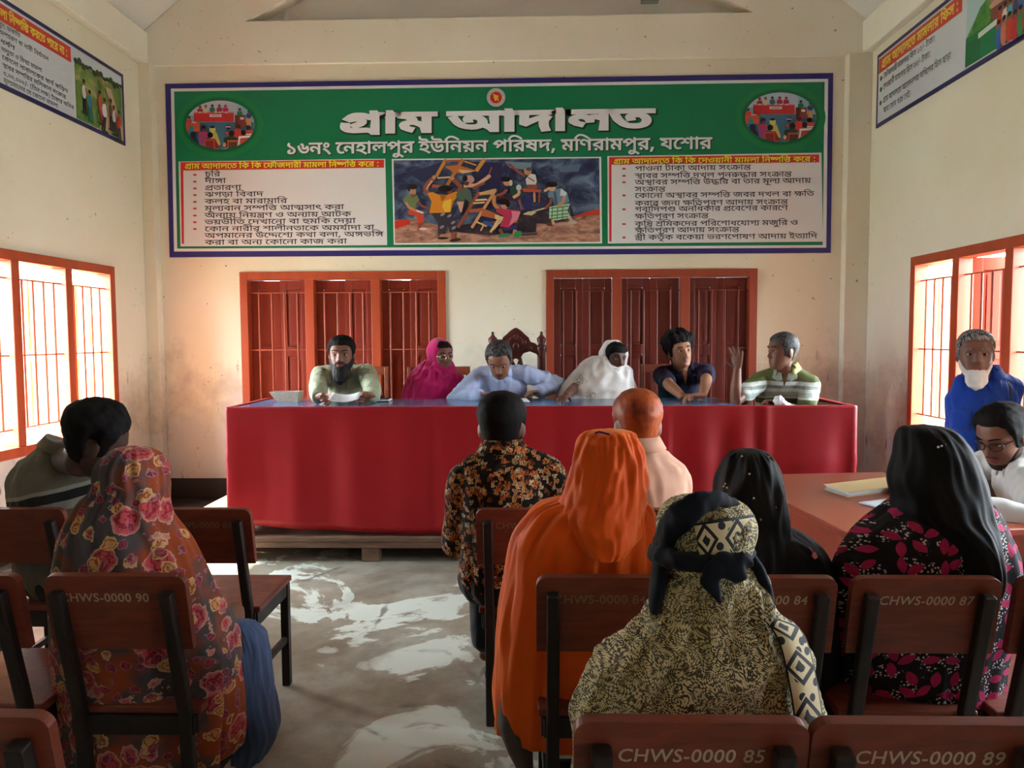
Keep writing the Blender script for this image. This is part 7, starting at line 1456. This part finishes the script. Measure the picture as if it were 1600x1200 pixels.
# flowered scarf
f = wearer('person in an orange and grey scarf covered with pink roses', (207, 771), 2.14, (205, 838), (160, 872), (252, 872), yaw=6)
def m_floral():
    t = NT('rose_printed_cotton'); co = t.coord('Object', (1, .75, 1)); wob = t.noise(co, 26, 3, .6, 0, 1)
    big = t.noise(co, 5.2, 3, .55); c = t.mix(t.ramp(big, [(.44, 0), (.54, 1)]), t.mix(t.noise(co, 13, 3), srgb(160, 74, 32), srgb(128, 50, 24)), srgb(74, 66, 66))
    mx = t.new('MixRGB'); 
    a = t.n.new('ShaderNodeVectorMath'); a.operation = 'MULTIPLY_ADD'; t.link(wob, a.inputs[0]); a.inputs[1].default_value = (.04, .04, .04); t.link(co, a.inputs[2])
    for sc, th, pet, core, ring in ((12, .44, srgb(186, 66, 74), srgb(120, 22, 40), srgb(206, 160, 140)), (17, .36, srgb(196, 150, 84), srgb(150, 60, 40), srgb(206, 180, 130)), (25, .34, srgb(150, 44, 70), srgb(90, 20, 44), srgb(150, 130, 136))):
        v = t.voro(a.outputs[0], sc, 'F1', '3D', None); d = v.outputs['Distance']; x, y_, z = t.sep(v.outputs['Color'])
        on = t.math('GREATER_THAN', x, .22)
        k = t.math('SINE', t.math('ADD', t.math('MULTIPLY', d, 30), t.math('MULTIPLY', t.noise(co, 60, 3), 14)))
        fl = t.mix(t.ramp(k, [(.2, 0), (.8, 1)]), pet, core); fl = t.mix(t.ramp(d, [(th * .78, 0), (th * 1.0, 1)]), fl, ring)
        c = t.mix(t.math('MULTIPLY', t.math('MULTIPLY', on, t.math('LESS_THAN', d, th)), .85), c, fl)
    t.base(c); t.rough(.85, .2); t.b.inputs['Sheen Weight'].default_value = .1; return t.m
MFL = m_floral(); y = 2.14
drape([(697.5, 198, 216, y, .02, .02), (700, 183, 230, y, .045, .045), (706, 172, 240, y, .07, .07), (716, 164, 248, y, .09, .09), (731, 158, 254, y, .105, .10), (750, 156, 257, y, .11, .105), (766, 148, 258, y, .105, .105), (780, 132, 259, y, .11, .105), (796, 122, 262, y, .12, .11), (814, 113, 269, y, .135, .12), (848, 102, 293, y, .15, .14), (887, 96, 312, y + .02, .17, .16), (920, 94, 327, y + .03, .18, .18), (956, 94, 344, y + .05, .19, .22), (1000, 95, 360, y + .07, .2, .26), (1040, 96, 372, y + .09, .2, .3), (1085, 98, 380, y + .10, .2, .32), (1130, 102, 383, y + .10, .2, .32), (1165, 112, 376, y + .10, .19, .31)], y, 'scarf', MFL, f.ob, .015, 8, fr=6, swirl=1.3, fade=.25)
m = MB(); m.tube([P(156, 748, y - .02), P(165, 755, y - .08), P(182, 762, y - .116), P(196, 767, y - .122)], [(.006, .004)] * 3 + [(.002, .002)], 8); m.build('seam', MFL, f.ob, True)
m = MB(); m.tube([P(316, 1040, y - .06), P(320, 1100, y - .03), P(322, 1160, y - .02), P(326, 1215, y)], [(.055, .03), (.05, .035), (.04, .03), (.03, .02)], 14, side=(1, 0, 0)); me = remesh(m, .008, 2); fold(me, .008); me.materials.append(MFL); put('scarf_end', me, f.ob)
MDEN = cloth('washed_blue_cotton', srgb(66, 82, 112), .2)
drape([(975, 346, 384, y + .22, .03, .05), (990, 350, 398, y + .22, .06, .10), (1010, 352, 410, y + .22, .08, .13), (1060, 354, 417, y + .21, .09, .14), (1100, 356, 423, y + .2, .09, .14), (1146, 360, 431, y + .2, .08, .13), (1182, 366, 414, y + .2, .07, .12)], y, 'trousers', MDEN, f.ob, .012, 4, fr=5, fade=.1)
# plain black, with small sequins
f = wearer('person in a plain black veil and robe dotted with tiny gold sequins', (1172, 774), 2.20, (1174, 838), (1125, 868), (1235, 868))
MBK = cloth('black_crepe', (.0065, .0065, .0075), .3, .7, .0); y = 2.20
drape([(826, 1120, 1240, y + .02, .10, .10), (832, 1105, 1252, y + .02, .13, .12), (842, 1095, 1267, y + .02, .14, .13), (856, 1088, 1282, y + .02, .15, .14), (875, 1082, 1293, y + .02, .155, .16), (896, 1080, 1302, y + .02, .16, .18), (940, 1080, 1306, y + .03, .16, .2), (1000, 1080, 1308, y + .05, .16, .24), (1060, 1082, 1308, y + .08, .16, .28), (1130, 1085, 1305, y + .10, .15, .3)], y, 'robe', MBK, f.ob, .010, 9, fr=6, fade=.06)
sc = drape([(702, 1163, 1184, y, .02, .02), (704.5, 1148, 1194, y, .05, .05), (711, 1138, 1202, y, .075, .07), (724, 1130, 1210, y, .10, .09), (745, 1121, 1218, y, .115, .10), (770, 1116, 1224, y, .12, .10), (798, 1112, 1228, y, .125, .10), (822, 1106, 1232, y, .13, .10), (850, 1100, 1232, y - .01, .15, .10), (885, 1105, 1222, y - .02, .16, .10)], y, 'veil', MBK, f.ob, .010, 12, fr=5, swirl=1.6, fade=.3)
GOLD = flat('gold_sequin', srgb(206, 170, 110), .3, .6, .6)
for a, b, d in ((1159, 713, .09), (1171, 740.5, .118), (1178, 778.5, .128), (1188.5, 812, .132), (1133, 756, .09), (1131, 760, .09), (1136, 762, .09), (1201, 714, .05), (1215, 789, .10), (1218, 786, .095), (1212, 793, .108), (1219, 790, .095), (1214, 796, .105), (1222, 776, .08)): m = MB(); m.ell(P(a, b, y - d), (.0028, .0028, .0028), None, 8, 6); m.build('sequin', GOLD, f.ob)
m = MB(); m.prism([P(a, b, y - .155) for a, b in ((1272, 866), (1275, 864), (1278, 871), (1273, 874), (1271, 871))], (0, .012, 0)); m.tube([P(1264, 855, y - .145), P(1269, 861, y - .152), P(1272, 866, y - .156)], .0012, 6); m.build('ribbon', flat('pink_ribbon', srgb(206, 120, 140), .7), f.ob)
# pink leaf dress and long black veil
f = wearer('person in a long black veil and a black dress with pink leaves', (1450, 738), 2.16, (1450, 806), (1395, 836), (1505, 836))
def m_leaf():
    t = NT('pink_leaf_print'); co = t.coord('Object', (1, .55, 1)); mp = co; x, y_, z = t.sep(co)
    cb = t.n.new('ShaderNodeCombineXYZ'); t.link(x, cb.inputs[0]); t.link(t.math('ADD', z, t.math('MULTIPLY', y_, .6)), cb.inputs[1])
    v = t.voro(cb.outputs[0], 20, 'F1', '2D', None, .55); s = t.n.new('ShaderNodeVectorMath'); s.operation = 'SUBTRACT'; sc_ = t.n.new('ShaderNodeVectorMath'); sc_.operation = 'SCALE'; sc_.inputs['Scale'].default_value = 20
    t.link(cb.outputs[0], sc_.inputs[0]); sc2 = t.n.new('ShaderNodeVectorMath'); sc2.operation = 'SCALE'; sc2.inputs['Scale'].default_value = 20; t.link(v.outputs['Position'], sc2.inputs[0])
    t.link(sc_.outputs[0], s.inputs[0]); t.link(sc2.outputs[0], s.inputs[1]); r, g, b = t.sep(v.outputs['Color'])
    ro = t.n.new('ShaderNodeVectorRotate'); ro.rotation_type = 'Z_AXIS'; t.link(s.outputs[0], ro.inputs['Vector']); t.link(t.math('ADD', t.math('MULTIPLY', r, 2.6), -.9), ro.inputs['Angle'])
    u, w, _ = t.sep(ro.outputs[0]); uu = t.math('MULTIPLY', u, 1 / .47); hw = t.math('MULTIPLY', t.math('SUBTRACT', 1, t.math('MULTIPLY', uu, uu)), .23)
    leaf_ = t.math('GREATER_THAN', t.math('SUBTRACT', hw, t.math('ABSOLUTE', w)), 0); vein = t.math('LESS_THAN', t.math('ABSOLUTE', w), .012)
    pk = t.mix(t.noise(co, 30, 2), srgb(186, 40, 92), srgb(150, 26, 74)); pk = t.mix(t.math('MULTIPLY', vein, .5), pk, srgb(90, 20, 50))
    dv = t.voro(cb.outputs[0], 105, 'F1', '2D'); dot = t.math('MULTIPLY', t.math('LESS_THAN', dv, .27), t.ramp(t.noise(cb.outputs[0], 17, 1), [(.5, 0), (.54, 1)]))
    c = t.mix(dot, (.012, .010, .012), srgb(206, 190, 190)); c = t.mix(leaf_, c, pk); t.base(c); t.rough(.8, .2); return t.m
MLF = m_leaf(); y = 2.16
drape([(783, 1405, 1528, y + .02, .10, .10), (789, 1390, 1545, y + .02, .125, .12), (806, 1368, 1555, y + .02, .14, .13), (824, 1345, 1565, y + .02, .15, .14), (846, 1324, 1576, y + .02, .155, .15), (872, 1308, 1583, y + .02, .16, .16), (895, 1301, 1587, y + .02, .16, .17), (925, 1300, 1587, y + .02, .16, .18), (970, 1304, 1577, y + .03, .16, .2), (1030, 1312, 1566, y + .05, .155, .25), (1100, 1316, 1556, y + .07, .15, .28)], y, 'dress', MLF, f.ob, .011, 15, fr=6, fade=.06)
drape([(664.5, 1430, 1458, y, .02, .02), (667, 1414, 1474, y, .05, .05), (674, 1405, 1488, y, .08, .07), (690, 1400, 1502, y, .105, .09), (712, 1396, 1515, y, .118, .10), (745, 1389, 1527, y, .128, .105), (775, 1396, 1534, y, .135, .105), (800, 1400, 1538, y - .005, .145, .10), (822, 1430, 1541, y - .02, .155, .06), (850, 1464, 1542, y - .04, .150, .0), (885, 1474, 1544, y - .045, .150, -.02), (912, 1478, 1532, y - .05, .148, -.04), (922, 1486, 1500, y - .05, .145, -.06)], y, 'veil', MBK, f.ob, .011, 17, fr=5, swirl=1.2, fade=.25)
m = MB()
for k in range(5): m.ell(P(1466 + k * 5.4, 698.5 - k * 1.5, y - .105 + k * .004), (.0042 if k > 1 else .0032,) * 3, None, 10, 8)
m.build('pearl_pin', flat('pearl', srgb(226, 220, 214), .25, .6), f.ob, True)
# cream paisley shawl, the nearest
f = wearer('person in a cream and black paisley shawl tied with a black bow, nearest the camera', (1102, 868), 1.47, (1106, 962), (1025, 1020), (1190, 1020), .93, .88)
def m_paisley(border):
    t = NT('paisley_print_border' if border else 'paisley_print'); co = t.coord('Object', (1, .6, 1)); x, y_, z = t.sep(co)
    cb = t.n.new('ShaderNodeCombineXYZ'); t.link(x, cb.inputs[0]); t.link(t.math('ADD', z, t.math('MULTIPLY', y_, .5)), cb.inputs[1]); p = cb.outputs[0]
    a = t.n.new('ShaderNodeVectorMath'); a.operation = 'MULTIPLY_ADD'; t.link(t.noise(p, 15, 2, .5, 0, 1), a.inputs[0]); a.inputs[1].default_value = (.05, .05, 0); t.link(p, a.inputs[2])
    CR, BK = srgb(206, 196, 150), srgb(32, 30, 24)
    if not border:
        v = t.voro(a.outputs[0], 12, 'F1', '2D'); k = t.math('SINE', t.math('MULTIPLY', v, 62)); v2 = t.voro(a.outputs[0], 50, 'F1', '2D'); k2 = t.math('SINE', t.math('MULTIPLY', v2, 21))
        s = t.math('MULTIPLY', k, k2); n = t.noise(p, 120, 2, .6); s = t.math('ADD', s, t.math('MULTIPLY', t.math('SUBTRACT', n, .5), 1.1))
        f_ = t.ramp(s, [(-.10, 0), (.08, 1)]); gd = t.mix(t.ramp(t.noise(p, 9, 2), [(.45, 0), (.6, 1)]), srgb(88, 80, 52), srgb(60, 54, 40)); t.base(t.mix(f_, gd, CR))
    else:
        xx, uy, _u = t.sep(t.coord('UV')); zz = t.math('ADD', t.math('MULTIPLY', uy, .42), .2); fr_ = t.math('SUBTRACT', t.math('FRACT', zz), .5)
        d = t.math('ADD', t.math('ABSOLUTE', fr_), t.math('MULTIPLY', t.math('ABSOLUTE', t.math('SUBTRACT', xx, .5)), .8)); ring = t.math('MULTIPLY', t.math('LESS_THAN', d, .40), t.math('GREATER_THAN', d, .27)); ctr = t.math('LESS_THAN', t.math('ADD', d, t.math('MULTIPLY', t.noise(p, 70, 1), .2)), .24)
        vv = t.voro(p, 40, 'F1', '2D'); dots = t.math('MULTIPLY', t.math('LESS_THAN', vv, .30), t.math('GREATER_THAN', d, .44)); edge = t.math('GREATER_THAN', t.math('ABSOLUTE', t.math('SUBTRACT', xx, .5)), .44)
        t.base(t.mix(t.math('MAXIMUM', t.math('MAXIMUM', ring, ctr), t.math('MAXIMUM', dots, edge)), srgb(206, 192, 150), (.012, .013, .018)))
    t.rough(.75, .25); t.b.inputs['Sheen Weight'].default_value = .1; return t.m
MPA, MPB = m_paisley(False), m_paisley(True); MNV = cloth('black_navy_cotton', (.008, .011, .018), .3, .8, .02); y = 1.48
SH = [(878, 1044, 1168, y, .085, .085), (893, 1038, 1182, y, .10, .09), (912, 1027, 1196, y, .105, .10), (940, 1022, 1202, y, .115, .11), (962, 1010, 1212, y, .125, .12), (984, 984, 1238, y, .135, .13), (1008, 958, 1255, y, .145, .14), (1034, 930, 1264, y + .01, .155, .15), (1066, 913, 1273, y + .02, .165, .17), (1104, 898, 1281, y + .03, .17, .2), (1140, 896, 1287, y + .04, .17, .22), (1190, 892, 1292, y + .06, .17, .24), (1240, 892, 1294, y + .08, .17, .26), (1300, 896, 1290, y + .10, .17, .28)]
drape(SH, y, 'shawl', MPA, f.ob, .022, 20, fr=6, swirl=2.4, fade=.15)
# printed border that runs down the right side of the shawl
m = MB(); vs = []; uv = []; pts = [(965, 1212, .085), (985, 1232, .095), (1010, 1243, .105), (1040, 1250, .118), (1070, 1256, .125), (1104, 1262, .130), (1140, 1266, .135), (1190, 1268, .14), (1250, 1268, .14)]
for j, (py, px, dd) in enumerate(pts):
    for k in range(7):
        u = k / 6; q = P(lerp(px - 24, px + 24, u), py, y - dd - .030 * math.cos((u - .35) * 1.6) + .035 * u * u); vs.append(q); uv.append((u, j))
m.add(vs, [(j * 7 + k, j * 7 + k + 1, (j + 1) * 7 + k + 1, (j + 1) * 7 + k) for j in range(len(pts) - 1) for k in range(6)]); m.uv = uv; o = m.build('printed_border', MPB, f.ob, True)
md = o.modifiers.new('thick', 'SOLIDIFY'); md.thickness = .004
sd = o.modifiers.new('soft', 'SUBSURF'); sd.levels = 2; sd.render_levels = 2
drape([(776, 1080, 1118, y, .025, .025), (779, 1058, 1143, y, .055, .055), (788, 1042, 1162, y, .08, .08), (805, 1031, 1175, y, .098, .095), (828, 1026, 1179, y, .106, .10), (852, 1027, 1174, y, .105, .10), (872, 1034, 1166, y, .095, .095), (884, 1042, 1160, y, .088, .09), (902, 1048, 1162, y, .085, .085)], y, 'scarf', MPA, f.ob, .006, 23, fr=5, fade=.3)
m = MB(); vs = []; uv = []     # printed patch on the right back of the head
for j in range(9):
    for k in range(9):
        u, v_ = k / 8, j / 8; px = lerp(lerp(1084, 1094, v_), 1177 - 6 * v_ * v_, u); py = lerp(818 - 14 * u, 872 - 4 * u, v_); a = math.asin(max(-.98, min(.98, (px - 1102) / 76))); q = P(px, py, y - .112 * math.cos(a) - .008); vs.append(q); uv.append((v_, u * 4.4))
m.add(vs, [(j * 9 + k, j * 9 + k + 1, (j + 1) * 9 + k + 1, (j + 1) * 9 + k) for j in range(8) for k in range(8)]); m.uv = uv; o = m.build('printed_border', MPB, f.ob, True); md = o.modifiers.new('thick', 'SOLIDIFY'); md.thickness = .003
def band(rows, name, mat, rr=None):
    m = MB(); m.tube([P(a, b, y - d) for a, b, d, _, _ in rows], [(w, h) for _, _, _, w, h in rows], 14, side=(0, 0, 1)); me = remesh(m, .006, 3); fold(me, .004, (30, 30, 30), 2); me.materials.append(mat); return put(name, me, f.ob)
band([(1150, 786, .03, .008, .008), (1122, 780, .075, .018, .010), (1092, 788, .098, .026, .012), (1062, 808, .092, .030, .012), (1040, 834, .062, .030, .012), (1030, 856, .02, .026, .012)], 'head_tie', MNV)
band([(1022, 864, .0, .020, .014), (1034, 868, .06, .020, .014), (1060, 875, .098, .019, .014), (1100, 879, .118, .018, .014), (1136, 879, .112, .017, .014), (1160, 873, .08, .016, .014), (1172, 865, .02, .015, .012)], 'head_tie', MNV)
m = MB()
for pts in ([(1128, 875, .128), (1118, 890, .140), (1108, 908, .142), (1126, 942, .138)], [(1134, 877, .128), (1146, 890, .142), (1154, 905, .144), (1148, 910, .140)], [(1136, 874, .126), (1152, 876, .132), (1166, 884, .122), (1160, 880, .116)]):
    m.tube([P(a, b, y - d) for a, b, d in pts], [(.012, .010), (.022, .010), (.020, .009), (.005, .005)], 12, side=(1, 0, .2))
m.ell(P(1131, 875, y - .130), (.020, .015, .017)); me = remesh(m, .005, 3); me.materials.append(MNV); put('bow', me, f.ob)
m = MB(); m.tube([P(1032, 868, y - .03), P(1030, 900, y - .03), P(1026, 930, y - .045), P(1022, 956, y - .05)], [(.014, .03), (.017, .034), (.016, .034), (.010, .02)], 12, side=(1, 0, 0)); m.tube([P(1168, 866, y - .02), P(1184, 890, y - .03), P(1196, 918, y - .045), P(1203, 952, y - .04)], [(.012, .02), (.012, .025), (.012, .025), (.010, .02)], 12, side=(1, 0, 0)); m.tube([P(1034, 872, y - .05), P(1100, 872, y - .095), P(1166, 868, y - .05)], [(.014, .01)] * 3, 10); me = remesh(m, .006, 3); me.materials.append(MNV); put('hijab_edge', me, f.ob)
# ------------------------------------------------------------------ papers and small things
MPAPER = flat('white_paper', srgb(214, 214, 216), .8, .2)
def sheet(corners, curl=.0, n=10):
    a, b, c, d = [V(q) for q in corners]; m = MB(); vs = []
    for j in range(n + 1):
        for k in range(n + 1):
            u, v = k / n, j / n; p = a.lerp(b, u).lerp(d.lerp(c, u), v); p.z += curl * (u - .5) ** 2 * 4 + curl * .4 * v; vs.append(p)
    m.add(vs, [(j * (n + 1) + k, j * (n + 1) + k + 1, (j + 1) * (n + 1) + k + 1, (j + 1) * (n + 1) + k) for j in range(n) for k in range(n)]); return m
def papers(name, corners, label, curl=0.0, mat=None, th=.002, cat='paper'):
    ctr = sum((V(q) for q in corners), V((0, 0, 0))) / 4; mb = sheet(corners, curl); me = bpy.data.meshes.new(name); me.from_pydata([tuple(p) for p in mb.v], [], mb.f); me.materials.append(mat or MPAPER); me.polygons.foreach_set('use_smooth', [True] * len(me.polygons))
    o = wmesh(name, me, label, cat, ctr); md = o.modifiers.new('thick', 'SOLIDIFY'); md.thickness = th; md.offset = 1; return o
h = TZ + .055
papers('paper_sheet', [PZ(512, 629, h), PZ(560, 628, h), PZ(564, 618, h + .035), PZ(520, 619, h + .02)], 'white paper sheets held up by the bearded man', .018)
papers('paper_sheet', [PZ(800, 629, TZ + .006), PZ(828, 628, TZ + .006), PZ(822, 622.5, TZ + .006), PZ(796, 623, TZ + .006)], 'white paper on the blue tabletop that the man in pale blue writes on', 0)
p0 = PZ(600, 627, TZ)
t = wthing('notebook', 'small dark notebook with white pages on the blue tabletop', 'notebook', p0)
m = MB(); m.box(p0 + V((0, 0, .003)), (.095, .13, .004)); m.box(p0 + V((0, 0, .021)), (.095, .13, .003)); m.build('cover', flat('black_card', (.015, .015, .016), .5), t, bevel=.001)
m = MB(); m.box(p0 + V((.001, -.001, .0122)), (.091, .127, .0135)); m.build('pages', MPAPER, t)
m = MB(); a = PZ(587, 623, TZ + .012); m.tube([a, a + V((.07, -.03, .022))], .005, 8); o = m.build('pen', flat('black_plastic', (.012, .012, .014), .3), None, True); tag(o, 'black pen lying against the small notebook', 'pen')
m = MB(); a = PZ(516, 619, TZ + .072); m.tube([a + V((-.03, .0, .012)), a + V((.07, -.02, .0))], .0045, 8); o = m.build('pen', flat('pink_plastic', srgb(206, 130, 140), .35), None, True); tag(o, 'pink pen in the hand of the bearded man', 'pen')
# small boat-shaped box woven of paper strips
a = PZ(452, 627, TZ); t = NT('woven_paper_strip'); x, y_, z = t.sep(t.coord('Object')); wv = t.n.new('ShaderNodeTexBrick'); wv.inputs['Scale'].default_value = 60; wv.inputs['Color1'].default_value = (*srgb(196, 180, 160), 1); wv.inputs['Color2'].default_value = (*srgb(150, 128, 108), 1); wv.inputs['Mortar'].default_value = (*srgb(206, 196, 186), 1); wv.inputs['Mortar Size'].default_value = .03
cb = t.n.new('ShaderNodeCombineXYZ'); t.link(t.math('ADD', x, y_), cb.inputs[0]); t.link(z, cb.inputs[1]); t.link(cb.outputs[0], wv.inputs['Vector']); t.base(wv.outputs['Color']); t.rough(.7)
m = MB(); lo = [(-.075, -.05), (.075, -.05), (.075, .05), (-.075, .05)]; hi = [(-.125, -.065), (.085, -.062), (.085, .062), (-.125, .065)]; zt = (.075, .062)
v = [V((p[0], p[1], 0)) for p in lo] + [V((p[0], p[1], .072)) for p in hi] + [V((p[0] * .94, p[1] * .92, .072)) for p in hi] + [V((p[0] * .94, p[1] * .9, .006)) for p in lo]
m.add([a + q for q in v], [(0, 3, 2, 1)] + [(k, (k + 1) % 4, 4 + (k + 1) % 4, 4 + k) for k in range(4)] + [(4 + k, 4 + (k + 1) % 4, 8 + (k + 1) % 4, 8 + k) for k in range(4)] + [(8 + k, 8 + (k + 1) % 4, 12 + (k + 1) % 4, 12 + k) for k in range(4)] + [(12, 13, 14, 15)])
me = bpy.data.meshes.new('paper_basket'); me.from_pydata([tuple(p) for p in m.v], [], m.f); me.materials.append(t.m); wmesh('paper_basket', me, 'small woven paper basket on the left end of the blue tabletop', 'basket', a)
# handkerchief in the fist on the rail
m = MB(); q = P(1212, 629, 5.03); m.ell(q + V((.02, 0, .01)), (.035, .03, .035)); m.tube([q + V((.02, 0, .01)), q + V((.05, .01, -.01)), q + V((.10, .02, -.025))], [(.03, .03), (.04, .025), (.015, .015)], 10); me = remesh(m, .006, 2); fold(me, .008, (30, 30, 30), 6); me.materials.append(MPAPER); wmesh('handkerchief', me, 'crumpled white handkerchief under the fist of the man in the striped polo', 'handkerchief', q)
# files on the desk
dzk = .765
t = wthing('file_folder', 'thick buff file folder of loose papers on the desk', 'folder', PZ(1345, 768, dzk))
A, B, C_, D_ = PZ(1288, 765, dzk + .001), PZ(1324, 777, dzk + .001), PZ(1432, 765, dzk + .001), PZ(1395, 752, dzk + .001)
def slab(z0, z1, g=0.0, sh=(0, 0)):
    ctr = (A + B + C_ + D_) / 4; m = MB(); m.prism([V((ctr.x + (q.x - ctr.x) * (1 + g) + sh[0], ctr.y + (q.y - ctr.y) * (1 + g) + sh[1], dzk + z0)) for q in (A, B, C_, D_)], (0, 0, z1 - z0)); return m
BUFF = flat('buff_card', srgb(206, 184, 134), .75, .2); slab(.001, .004).build('cover', BUFF, t); slab(.0225, .0255, .01).build('cover', BUFF, t)
for k in range(6): slab(.0045 + k * .003, .007 + k * .003, -.03 - .01 * (k % 3), (.006 * math.sin(k * 2.3), .005 * math.cos(k * 1.7))).build('paper_sheaf', MPAPER if k % 2 else flat('grey_paper', srgb(176, 180, 182), .8), t)
papers('paper_sheet', [PZ(1342, 786, dzk + .003), PZ(1392, 800, dzk + .003), PZ(1450, 788, dzk + .003), PZ(1405, 778, dzk + .003)], 'loose bluish white papers on the desk below the buff folder', 0, flat('bluish_paper', srgb(196, 210, 220), .8), .004)
# small grey box high on the gable
m = MB(); q = P(1015, -2, YB - .02); m.span(q + V((-.075, -.05, -.04)), q + V((.075, .02, .04))); o = m.build('junction_box', flat('grey_green_metal', srgb(110, 122, 112), .6), None, False, .006); tag(o, 'small grey-green box on the gable above the banner', 'box')
